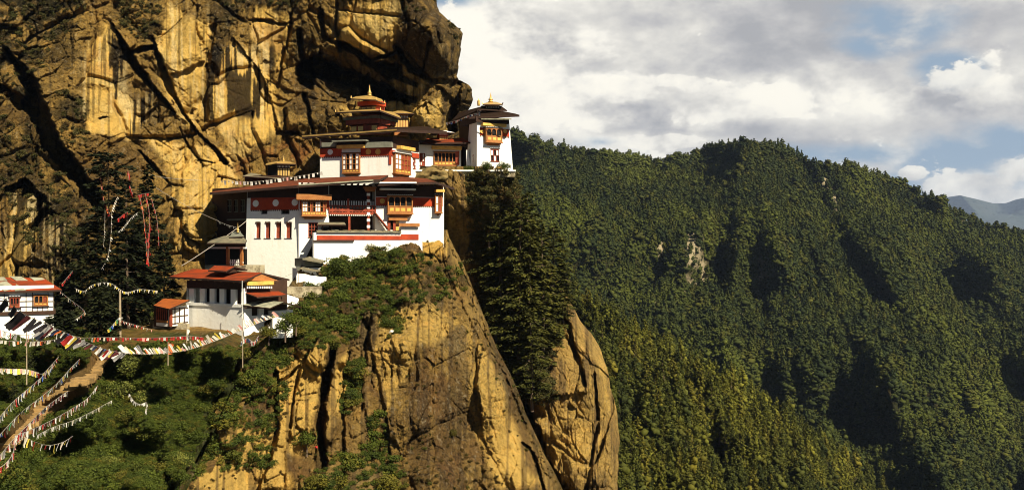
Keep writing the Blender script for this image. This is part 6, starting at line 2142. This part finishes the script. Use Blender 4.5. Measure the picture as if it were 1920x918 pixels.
def dark_range():
    """long side range of the tower, in shade"""
    t = thing('temple_wing', 'dark shaded range with sloping black roof behind the corner tower', 'temple wing', P(880, 316, 160))
    F = Facade(861, 168, 893, 159.5)
    zb, zt = F.Z(880, 322), F.Z(880, 222)
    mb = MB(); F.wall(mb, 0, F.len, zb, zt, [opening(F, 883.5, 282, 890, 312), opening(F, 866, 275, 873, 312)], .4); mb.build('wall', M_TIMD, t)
    m = MB(); F.box(m, 883.5, 282, 890, 316, -.5, -.42); m.build('door', M_DARK, t)
    m = MB(); F.box(m, 866, 275, 873, 316, -.5, -.42); m.build('door', M_DARK, t)
    roof_part(t, [P(846, 227, 168), P(895, 206.5, 157.5), P(909, 198, 161), P(862, 210.5, 172)], [(0, 1, 2, 3)], .3, [M_ROOFD, M_UNDER])
    # steps and white gate post beside the door
    m = MB()
    for k in range(7):
        q = P(884, 316 - k * 4.6, 155.5 + k * .55); m.box((q.x, q.y, q.z - .15), (1.1, .55, .4))
    m.build('steps', M_STONE, t)
    q = P(880, 318, 156); m = MB(); m.prism([q + Vector((-.5, 0, 0)), q + Vector((.35, 0, 0)), q + Vector((.35, .7, 0)), q + Vector((-.5, .7, 0))], [q + Vector((-.5, 0, 3.2)), q + Vector((-.2, 0, 3.2)), q + Vector((-.2, .7, 3.2)), q + Vector((-.5, .7, 3.2))]); m.build('stair_wall', M_WHITE, t)
dark_range()


def platform():
    F = Facade(778, 153.5, 966, 153.8)
    t = thing('stone_platform', 'pale stone platform carrying the corner tower and the low wing', 'platform', P(870, 325, 154))
    m = MB(); z1 = F.Z(870, 318.5); F.sbox(m, 0, F.len, z1 - 1.1, z1 - .25, -16, 0); m.build('wall', M_STONE, t)
    m = MB(); F.sbox(m, -.1, F.len + .1, z1 - .246, z1, -16, .2); m.build('coping', M_CREAM, t)
platform()
# boulder under the platform, left of it
mb = MB()
bm = bmesh.new(); bmesh.ops.create_icosphere(bm, subdivisions=4, radius=1)
vs = np.array([v.co[:] for v in bm.verts]); fc = [[v.index for v in f.verts] for f in bm.faces]; bm.free()
vs = vs * (1 + .4 * fbm(vs * 2.5, 1.3, 5, .6, 9))[:, None] * np.array([3.4, 4.5, 1.5])
ctr = P(815, 331, 156)
mb.add(vs + np.array(ctr), fc)
M_BOULD = mat('boulder_rock', (.21, .145, .05), .9, (.06, .05, .018), .9, .9, bump=1.0, bscale=1.6)
one(mb, 'boulder', M_BOULD, 'rounded brown boulder under the left end of the stone platform', 'boulder', smooth=True)

# ---------------------------------------------------------------- prayer flags, poles, people, small things
def flag_mesh(key, w, h, seed, tri=False):
    r = np.random.default_rng(seed)
    nx, ny = 4, 5
    V, F = [], []
    for j in range(ny + 1):
        for i in range(nx + 1):
            u, v = i / nx - .5, j / ny
            sw = .18 * h * math.sin(2.4 * v + r.uniform(-.3, .3)) * v + .06 * w * math.sin(9 * u + seed) * (v + .3)
            k = (1 - .9 * v) if tri else 1
            V.append((u * w * k + .12 * h * v * math.sin(seed), sw, -v * h + r.uniform(-.015, .015) * h))
    for j in range(ny):
        for i in range(nx):
            a = j * (nx + 1) + i
            F.append((a, a + 1, a + nx + 2, a + nx + 1))
    me = bpy.data.meshes.new('flag'); me.from_pydata(V, [], F); me.materials.append(M_FLAG[key])
    me.polygons.foreach_set('use_smooth', [True] * len(F))
    return me


FLAGS = {}
def flag_of(key, shape, var):
    k = (key, shape, var)
    if k not in FLAGS:
        w, h, tri = {'sq': (.46, .46, False), 'tri': (.5, .62, True), 'long': (.55, 1.5, False), 'big': (.95, 2.6, False), 'rib': (.34, .75, False)}[shape]
        FLAGS[k] = flag_mesh(key, w, h, var * 3 + 1, tri)
    return FLAGS[k]


def curve_pts(pts, n, sag=0.0):
    pts = [Vector(p) for p in pts]
    d = [0]
    for a, b in zip(pts, pts[1:]): d.append(d[-1] + (b - a).length)
    out = []
    m = len(pts)
    for i in range(n):
        t = d[-1] * i / (n - 1)
        k = max(j for j in range(m - 1) if d[j] <= t + 1e-9)
        f = (t - d[k]) / (d[k + 1] - d[k])
        p0, p1, p2, p3 = pts[max(k - 1, 0)], pts[k], pts[k + 1], pts[min(k + 2, m - 1)]
        q = .5 * ((2 * p1) + (p2 - p0) * f + (2 * p0 - 5 * p1 + 4 * p2 - p3) * f * f + (3 * p1 - p0 - 3 * p2 + p3) * f ** 3)
        q.z -= sag * 4 * (i / (n - 1)) * (1 - i / (n - 1))
        out.append(q)
    return out


def flag_string(label, pts, n, cols, shape='sq', group='strings of prayer flags', sag=0.0, scale=1.0, tilt=.35, gap=0.0, cord=.016, lean=0.0, wind=None, name='prayer_flag_string'):
    line = curve_pts(pts, max(30, n * 2), sag)
    t = thing(name, label, 'prayer flags', line[0], group)
    mb = MB(); mb.tube(line, cord, 4); mb.build('cord', M_CORD, t)
    for i in range(n):
        if random.random() < gap: continue
        f = (i + .5) / n * (len(line) - 1); k = int(f)
        p = line[k].lerp(line[min(k + 1, len(line) - 1)], f - k)
        tg = (line[min(k + 1, len(line) - 1)] - line[k]).normalized()
        o = bpy.data.objects.new('flag', flag_of(cols[i % len(cols)], shape, (i * 7) % 5)); col.objects.link(o); o.parent = t
        o.location = p - line[0]
        az = math.atan2(tg.y, tg.x)
        if shape == 'rib':
            o.rotation_euler = (random.uniform(-.25, .25), random.uniform(-.25, .25), random.uniform(-.6, .6))
        elif wind is not None:   # streaming sideways in the wind
            o.rotation_euler = (random.uniform(-.3, .3), wind + random.gauss(0, .16), random.uniform(-.35, .35))
        else:
            o.rotation_euler = (random.uniform(-tilt, tilt) * .7, -math.asin(max(-1, min(1, tg.z))) * .5 + random.uniform(-tilt, tilt) * .5 + lean, az + random.uniform(-.3, .3))
        s = scale * random.uniform(.42, 1.08); o.scale = (s * random.uniform(.45, 1.0), s, s)
    return t


MIX = ['white', 'blue', 'yellow', 'red', 'white', 'green', 'cream', 'white', 'maroon', 'pink']
PALEMIX = ['white', 'white', 'cream', 'yellow', 'white', 'pink', 'white', 'grey', 'cream', 'orange']
# great rope of large flags from the left edge to the cream house
flag_string('great sagging rope of long pale prayer flags ending at the cream house', [P(236, 662, 78), P(290, 663, 84), P(350, 656, 91), P(400, 640, 98), P(450, 620, 105), P(490, 603, 112), P(522, 593, 116)], 76, PALEMIX, 'long', scale=.55, wind=2.35)
flag_string('rope of dark and striped long prayer flags over the path', [P(86, 608, 56), P(120, 622, 60), P(160, 640, 66), P(200, 655, 72), P(236, 662, 78)], 34, ['black', 'grey', 'maroon', 'white', 'navy', 'orange', 'white', 'black', 'blue', 'red', 'white', 'yellow', 'black', 'maroon', 'white', 'grey'], 'long', scale=.72, wind=.85)  # dark ones partly carry edge-on shading in their cloth colour
flag_string('black prayer flags hanging large across the white half timbered house', [P(-30, 548, 44), P(10, 562, 46), P(40, 585, 49), P(70, 600, 53), P(100, 612, 58)], 9, ['black', 'black', 'black', 'black', 'maroon', 'black'], 'big', scale=.62, wind=.9)  # some cloth truly dark, the rest coloured dark for its edge-on shading
flag_string('tattered cream flags running below the dark ones', [P(-20, 612, 60), P(40, 628, 66), P(90, 622, 72), P(150, 632, 80)], 22, ['white', 'cream', 'pink', 'white', 'red', 'grey'], 'sq', gap=.1, scale=1.1)
flag_string('string of red prayer flags stretched across the courtyard', [P(200, 632, 101), P(280, 633, 102), P(352, 630, 103), P(380, 632, 103)], 44, ['red', 'red', 'pink', 'red', 'white', 'red', 'maroon'], 'sq', scale=.85)
flag_string('faded red and white flags left of the courtyard string', [P(-10, 637, 84), P(60, 640, 88), P(130, 634, 95), P(200, 632, 101)], 40, ['red', 'pink', 'white', 'cream', 'maroon', 'white', 'orange'], 'sq', gap=.12)
# strings over the steps
flag_string('mixed prayer flags on the string left of the stone steps', [P(-5, 786, 60), P(25, 752, 65), P(60, 722, 70), P(85, 700, 74), P(102, 684, 77)], 49, ['red', 'white', 'white', 'yellow', 'white', 'blue', 'white', 'cream'], 'tri', scale=.85)
flag_string('mixed prayer flags on the string above the stone steps', [P(0, 814, 57), P(40, 772, 62), P(75, 745, 67), P(105, 720, 72), P(132, 690, 78), P(150, 672, 82)], 60, ['white', 'blue', 'yellow', 'red', 'cream', 'white', 'green', 'white'], 'tri', scale=.8)
flag_string('thick bundle of red and white flags right of the stone steps', [P(-4, 858, 55), P(24, 824, 59), P(48, 800, 63), P(80, 768, 68), P(105, 748, 72), P(128, 732, 75)], 81, ['maroon', 'white', 'pink', 'red', 'white', 'cream', 'maroon', 'grey'], 'sq', scale=.95)
flag_string('red and white flags sweeping from the lower left up to the pale shrubs', [P(30, 816, 58), P(70, 800, 63), P(110, 780, 69), P(140, 762, 74), P(165, 745, 79), P(183, 722, 82)], 66, ['white', 'red', 'red', 'white', 'maroon', 'white', 'pink', 'white'], 'tri', scale=.8)
flag_string('string of small white flags crossing the green slope', [P(70, 815, 62), P(100, 800, 66), P(136, 788, 71), P(170, 772, 76), P(210, 750, 82)], 58, ['white', 'white', 'cream', 'white'], 'tri', scale=.55, gap=.1)
flag_string('short sagging string of yellow and red flags low on the slope', [P(48, 818, 58), P(66, 828, 60), P(92, 834, 62), P(118, 828, 64), P(136, 817, 66)], 14, ['cream', 'yellow', 'white', 'red', 'yellow', 'white', 'red', 'white', 'yellow', 'white'], 'tri', scale=.95)
flag_string('crowded flags tumbling down at the lower left corner', [P(-6, 880, 52), P(10, 868, 53), P(24, 850, 55), P(28, 832, 57), P(40, 812, 60)], 43, ['white', 'cream', 'red', 'white', 'yellow', 'maroon', 'pink'], 'sq', scale=.8)
flag_string('pale flags bundled along the top of the bank at the left edge', [P(-10, 690, 78), P(20, 691, 80), P(50, 692, 82), P(72, 698, 84)], 37, ['white', 'cream', 'yellow', 'white', 'pink'], 'sq', scale=1.0)
flag_string('flags leading from the bank up to the dark tree at the left', [P(68, 698, 80), P(80, 700, 80), P(96, 684, 84), P(110, 668, 88)], 20, ['red', 'white', 'yellow', 'white'], 'tri', scale=.8)
flag_string('white flags draped over the pale shrub on the slope', [P(243, 738, 82), P(250, 750, 82), P(262, 757, 82), P(275, 754, 82), P(272, 772, 81)], 26, ['white', 'white', 'grey'], 'tri', scale=.6)
# among the dark conifers
flag_string('long red streamers hanging from the tall conifer, right hand strand', [P(272, 362, 119), P(280, 400, 118.5), P(279, 450, 118.5), P(278, 492, 118.5)], 30, ['red'], 'rib', 'red streamers in the conifers', scale=.75, tilt=.2)
flag_string('second long red streamer hanging beside it on the same conifer', [P(262, 366, 119), P(268, 400, 118.5), P(273, 440, 118.5), P(277, 488, 118.5)], 28, ['red', 'red', 'orange'], 'rib', 'red streamers in the conifers', scale=.72)
flag_string('short red streamer tied across the top of the hanging pair', [P(258, 366, 119), P(270, 363, 119), P(280, 362, 119)], 9, ['red'], 'rib', 'red streamers in the conifers', scale=.65)
flag_string('thin red streamer down the right edge of the conifer', [P(284, 372, 119), P(294, 410, 118.5), P(298, 460, 118.5)], 16, ['red', 'maroon'], 'rib', 'red streamers in the conifers', scale=.55)
flag_string('red streamer hanging in the flat topped conifer on its left side', [P(188, 316, 121), P(190, 350, 120.5), P(196, 380, 120), P(210, 408, 119.5)], 22, ['red', 'red', 'orange'], 'rib', 'red streamers in the conifers', scale=.8)
flag_string('red streamer between the two tall conifers', [P(240, 320, 120), P(243, 345, 119.5), P(249, 364, 119)], 11, ['red'], 'rib', 'red streamers in the conifers', scale=.75)
flag_string('slanting red streamer low between the two tall conifers', [P(220, 411, 118), P(230, 403, 118), P(239, 397, 118)], 8, ['red'], 'rib', 'red streamers in the conifers', scale=.65)
flag_string('white flags hanging down the trunk of the flat topped conifer', [P(222, 366, 119), P(210, 395, 118), P(208, 440, 117.5), P(202, 480, 117.5), P(190, 505, 117.5)], 34, ['white', 'cream'], 'tri', scale=.6, gap=.15)
flag_string('white flags down the left trunk beside the flat topped conifer', [P(197, 395, 119), P(196, 430, 118), P(194, 462, 118)], 16, ['white', 'cream'], 'tri', scale=.55, gap=.15)
flag_string('curved string of tiny white flags beside the red streamers', [P(221, 435, 117), P(232, 425, 117), P(244, 410, 117), P(258, 398, 117)], 16, ['white'], 'tri', scale=.5)
flag_string('small white and yellow flags slung low in the conifers towards the cream house', [P(140, 540, 113), P(158, 545, 113), P(175, 533, 113), P(205, 530, 113), P(235, 547, 114), P(262, 542, 115), P(295, 545, 117)], 46, ['white', 'cream', 'white', 'yellow'], 'tri', scale=.65, gap=.2)
flag_string('small white flags dipping from the conifers to the timber shed', [P(222, 596, 109), P(232, 602, 110), P(258, 610, 112), P(285, 618, 114)], 22, ['white', 'pink', 'white', 'red'], 'tri', scale=.6, gap=.1)
flag_string('flags from the left house roof down to the courtyard trees', [P(112, 546, 108), P(130, 560, 108), P(150, 575, 106), P(158, 585, 104), P(140, 600, 102)], 24, ['pink', 'white', 'red', 'cream', 'white', 'yellow'], 'tri', scale=.7, gap=.1)
flag_string('greenish flags on the short line at the courtyard pole', [P(202, 618, 106), P(212, 608, 106), P(222, 596, 107), P(230, 594, 107)], 10, ['yellow', 'green', 'blue', 'white', 'white'], 'sq', scale=.9)
flag_string('dark red flags on the line behind the patched roof', [P(116, 532, 112), P(126, 520, 113), P(136, 508, 114)], 9, ['red', 'maroon', 'red'], 'sq', scale=.8)
# on the temples
flag_string('row of square white prayer flags strung above the long temple roof', [P(414, 338, 146), P(450, 340, 145), P(480, 340, 144.5), P(520, 335, 144), P(560, 330, 144), P(604, 322, 144)], 26, ['white', 'white', 'cream', 'white', 'white', 'pink', 'white', 'cream', 'white', 'white', 'cream', 'white'], 'sq', scale=1.35, tilt=.2)
flag_string('white flags hanging below the dark roof left of the corner tower', [P(836, 230, 160), P(856, 226, 158), P(880, 216, 156), P(900, 211.5, 154)], 26, ['white', 'white', 'pink', 'white', 'blue', 'white', 'red'], 'sq', scale=.9, tilt=.2)
flag_string('tiny white flags in the shade between the cliff and the tall white wall', [P(408, 414, 136), P(425, 421, 135), P(445, 427, 134), P(452, 436, 133)], 16, ['white'], 'tri', scale=.55)
flag_string('bunch of coloured flags at the foot of the tall pale flagpole', [P(452, 640, 106), P(464, 634, 107), P(476, 640, 107), P(484, 630, 108)], 18, ['navy', 'white', 'maroon', 'white', 'red', 'cream', 'black'], 'sq', scale=1.1)


def pole(label, x, y0, y1, Y, r=.07, m=None, banner=None):
    a, b = P(x, y0, Y), P(x, y1, Y)
    t = thing('flagpole', label, 'flagpole', a)
    mb = MB(); mb.tube([a - Vector((0, 0, 1.2)), a, b], [r, r, r * .7], 7); mb.build('mast', m or M_POLE, t)
    if banner:
        key, ht, w = banner
        n = 8; V = []; F = []
        for k in range(n + 1):
            z = b.z - .15 - ht * k / n
            V += [(b.x + r, b.y, z), (b.x + w + .08 * math.sin(k * 1.3), b.y + .15 * math.sin(k * .9), z)]
        for k in range(n): F.append((2 * k, 2 * k + 1, 2 * k + 3, 2 * k + 2))
        m2 = MB(); m2.add(V, F); m2.build('banner', M_FLAG[key], t)
    return t
pole('tall pale flagpole standing at the edge of the courtyard', 455, 668, 596, 103, .05, M_POLE, ('white', 2.6, .18))
pole('thin pole in front of the cream wall of the red roofed house', 454, 618, 526, 114.2, .045, M_CREAM)
pole('pale bare pole standing among the dark conifers at the courtyard', 225, 618, 545, 110, .16)
pole('leaning grey pole left of the path', 50, 690, 608, 70, .045)
pole('short flag mast by the red string in the courtyard', 350, 645, 614, 103, .06, None, ('white', 1.2, .25))
pole('orange bannered post beside the sagging rope of flags', 315, 662, 640, 94, .05, None, ('orange', 1.1, .45))
pole('short post with a dark top in the grass of the courtyard', 376, 640, 628, 106, .10, M_TIMD)

# street lamp like lantern post beside the kiosk
a = P(559, 534, 128.0)
t = thing('lamp_post', 'small dark lamp post against the tall white wall', 'lamp post', a)
mb = MB(); mb.tube([a, a + Vector((0, 0, 1.9))], .05, 6); mb.build('mast', M_TIMD, t)
mb = MB(); c = a + Vector((0, 0, 1.9)); mb.prism([c + Vector((-.12, -.12, 0)), c + Vector((.12, -.12, 0)), c + Vector((.12, .12, 0)), c + Vector((-.12, .12, 0))], [c + Vector((-.22, -.22, .5)), c + Vector((.22, -.22, .5)), c + Vector((.22, .22, .5)), c + Vector((-.22, .22, .5))]); mb.build('lantern', M_BLUE, t)

# wires
def wire(label, pts, sag, r=.018):
    mb = MB(); mb.tube(curve_pts(pts, 24, sag), r, 4); one(mb, 'cable', M_CORD, label, 'cable')
wire('pale cable rising from the trees to the shaded wing of the big temple', [P(340, 498, 122), P(462, 414, 140)], .2, .05)
wire('cable running across the cliff above the conifers', [P(262, 318, 135), P(300, 328, 140), P(400, 338, 146)], .3, .03)
wire('thin cable from the cliff down to the dark pavilion', [P(290, 350, 128), P(340, 378, 130), P(410, 414, 136)], .2, .03)
wire('thin double cable on the tall white wall', [P(534, 518, 130), P(560, 506, 129.6)], .05, .014)


# steps of the path: uneven stone treads
def stone_steps():
    mb = MB(); r = random.Random(4)
    path = [(188, 668), (172, 700), (142, 722), (97, 752), (52, 792), (2, 836), (-20, 855)]
    L = [0]
    for a, b in zip(path, path[1:]): L.append(L[-1] + math.hypot(b[0] - a[0], b[1] - a[1]))
    n = 62
    for i in range(n):
        d = L[-1] * (i + .5) / n
        k = max(j for j in range(len(path) - 1) if L[j] <= d)
        f = (d - L[k]) / (L[k + 1] - L[k])
        x = path[k][0] + (path[k + 1][0] - path[k][0]) * f; y = path[k][1] + (path[k + 1][1] - path[k][1]) * f
        q = Vector(slope.at(x, y))
        if r.random() < .12: continue
        w = r.uniform(1.5, 2.2); hh = r.uniform(.14, .24)
        ang = r.uniform(-.15, .15) + .25
        c, s_ = math.cos(ang), math.sin(ang)
        pts = []
        for z in (-.25, hh):
            for (u, v) in ((-w / 2, -.28), (w / 2, -.22 + r.uniform(-.08, .08)), (w / 2, .3), (-w / 2, .3)):
                pts.append((q.x + u * c - v * s_, q.y + u * s_ + v * c, q.z + z))
        mb.hexa(pts)
    o = mb.build('stone_path', mat('step_stone', (.33, .20, .07), .9, (.13, .085, .035), 1.5, .8, bump=.8, bscale=3)); o['kind'] = 'structure'
stone_steps()


# a monk in a red robe by the tower stairs, and a visitor on the terrace
def person(label, at, face, robe, h=1.68, skin=M_SKIN, stride=.08, trouser=None):
    root = thing('person', label, 'person', at)
    me = bpy.data.meshes.new('body')
    J = {'pel': (0, 0, .92), 'spn': (0, .01, 1.15), 'chs': (0, .0, 1.36), 'nck': (0, .01, 1.47), 'hd': (0, -.01, 1.56), 'top': (0, -.01, 1.66),
         'sl': (.17, 0, 1.38), 'el': (.22, .02, 1.12), 'wl': (.20, -.10, .90), 'hl': (.19, -.14, .83), 'sr': (-.17, 0, 1.38), 'er': (-.22, .02, 1.12), 'wr': (-.18, -.12, .92), 'hr': (-.16, -.17, .86),
         'pl': (.09, 0, .88), 'kl': (.10, -.03 - stride, .49), 'al': (.10, .02 - stride, .08), 'fl': (.11, -.15 - stride, .03), 'pr': (-.09, 0, .88), 'kr': (-.10, -.03 + stride, .49), 'ar': (-.10, .04 + stride, .08), 'fr': (-.11, -.12 + stride, .03)}
    rad = {'pel': .15, 'spn': .13, 'chs': .15, 'nck': .055, 'hd': .085, 'top': .07, 'sl': .065, 'el': .045, 'wl': .032, 'hl': .035, 'sr': .065, 'er': .045, 'wr': .032, 'hr': .035, 'pl': .09, 'kl': .06, 'al': .042, 'fl': .035, 'pr': .09, 'kr': .06, 'ar': .042, 'fr': .035}
    E = [('pel', 'spn'), ('spn', 'chs'), ('chs', 'nck'), ('nck', 'hd'), ('hd', 'top'), ('chs', 'sl'), ('sl', 'el'), ('el', 'wl'), ('wl', 'hl'), ('chs', 'sr'), ('sr', 'er'), ('er', 'wr'), ('wr', 'hr'), ('pel', 'pl'), ('pl', 'kl'), ('kl', 'al'), ('al', 'fl'), ('pel', 'pr'), ('pr', 'kr'), ('kr', 'ar'), ('ar', 'fr')]
    ks = list(J); k_ = h / 1.72
    me.from_pydata([tuple(c * k_ for c in J[k]) for k in ks], [(ks.index(a), ks.index(b)) for a, b in E], [])
    o = bpy.data.objects.new('body', me); col.objects.link(o); o.parent = root
    sk = o.modifiers.new('skin', 'SKIN')
    for i, k in enumerate(ks):
        d = me.skin_vertices[0].data[i]; d.radius = (rad[k] * k_, rad[k] * k_); d.use_root = (k == 'pel')
    sb = o.modifiers.new('sub', 'SUBSURF'); sb.levels = 1; sb.render_levels = 1
    me.materials.append(skin)
    mb = MB(); mb.lathe((0, 0, 0), [(.20, .12), (.23, .14), (.20, .6), (.165, .95), (.15, 1.05), (.185, 1.25), (.19, 1.38), (.12, 1.46), (.06, 1.48)], 14)
    me2 = bpy.data.meshes.new('robe'); me2.from_pydata([(x * k_, y * .78 * k_, z * k_) for x, y, z in mb.v], [], mb.f); me2.materials.append(robe)
    for p_ in me2.polygons: p_.use_smooth = True
    c = bpy.data.objects.new('robe', me2); col.objects.link(c); c.parent = root
    mb = MB(); mb.lathe((0, .015, 1.575), [(.02, .10), (.07, .085), (.092, .04), (.09, 0), (.06, -.02)], 12)
    me3 = bpy.data.meshes.new('hair'); me3.from_pydata([(x * k_, y * k_, z * k_) for x, y, z in mb.v], [], mb.f); me3.materials.append(M_HAIR)
    hobj = bpy.data.objects.new('hair', me3); col.objects.link(hobj); hobj.parent = root
    root.rotation_euler = (0, 0, face)
    return root
person('person in a red robe standing on the steps left of the corner tower', tuple(P(889, 306, 155.2)), .3, M_ROBE)

# white rag caught in the bush
mb = MB(); q = Vector(lower.at(736, 622)) + Vector((0, -1.4, 0)); mb.add([q + Vector((-.3, 0, 0)), q + Vector((.25, -.1, .1)), q + Vector((.35, 0, .35)), q + Vector((-.1, .1, .4)), q + Vector((0, -.2, .15))], [(0, 1, 4), (1, 2, 4), (2, 3, 4), (3, 0, 4)])
one(mb, 'white_rag', M_FLAG['white'], 'white rag caught in the dark bush on the ledge', 'rag')
mb = MB(); q = Vector(lower.at(596, 835)) + Vector((0, -1.0, 0)); mb.add([q + Vector((-.2, 0, 0)), q + Vector((.15, -.1, -.1)), q + Vector((.2, 0, .15)), q + Vector((-.1, .1, .2)), q + Vector((0, -.2, .1))], [(0, 1, 4), (1, 2, 4), (2, 3, 4), (3, 0, 4)])
one(mb, 'red_rag', M_FLAG['red'], 'red rag on the bush beside the vertical black crack', 'rag')

# ---------------------------------------------------------------- haze: the air between here and the far range
hm = bpy.data.materials.new('haze_air'); hm.use_nodes = True
nt = NT(hm.node_tree); nt.n.clear()
pv = nt.add('ShaderNodeVolumePrincipled')
pv.inputs['Color'].default_value = (.55, .70, 1.0, 1)
pv.inputs['Density'].default_value = 3.4e-5
pv.inputs['Anisotropy'].default_value = .2
out = nt.add('ShaderNodeOutputMaterial'); nt.l.new(pv.outputs[0], out.inputs['Volume'])
mb = MB(); mb.box((3500, 9000, 235), (26000, 19000, 1133))
hz = mb.build('haze', hm); hz['kind'] = 'stuff'; hz['label'] = 'thin bluish haze in the valley air'; hz['category'] = 'haze'
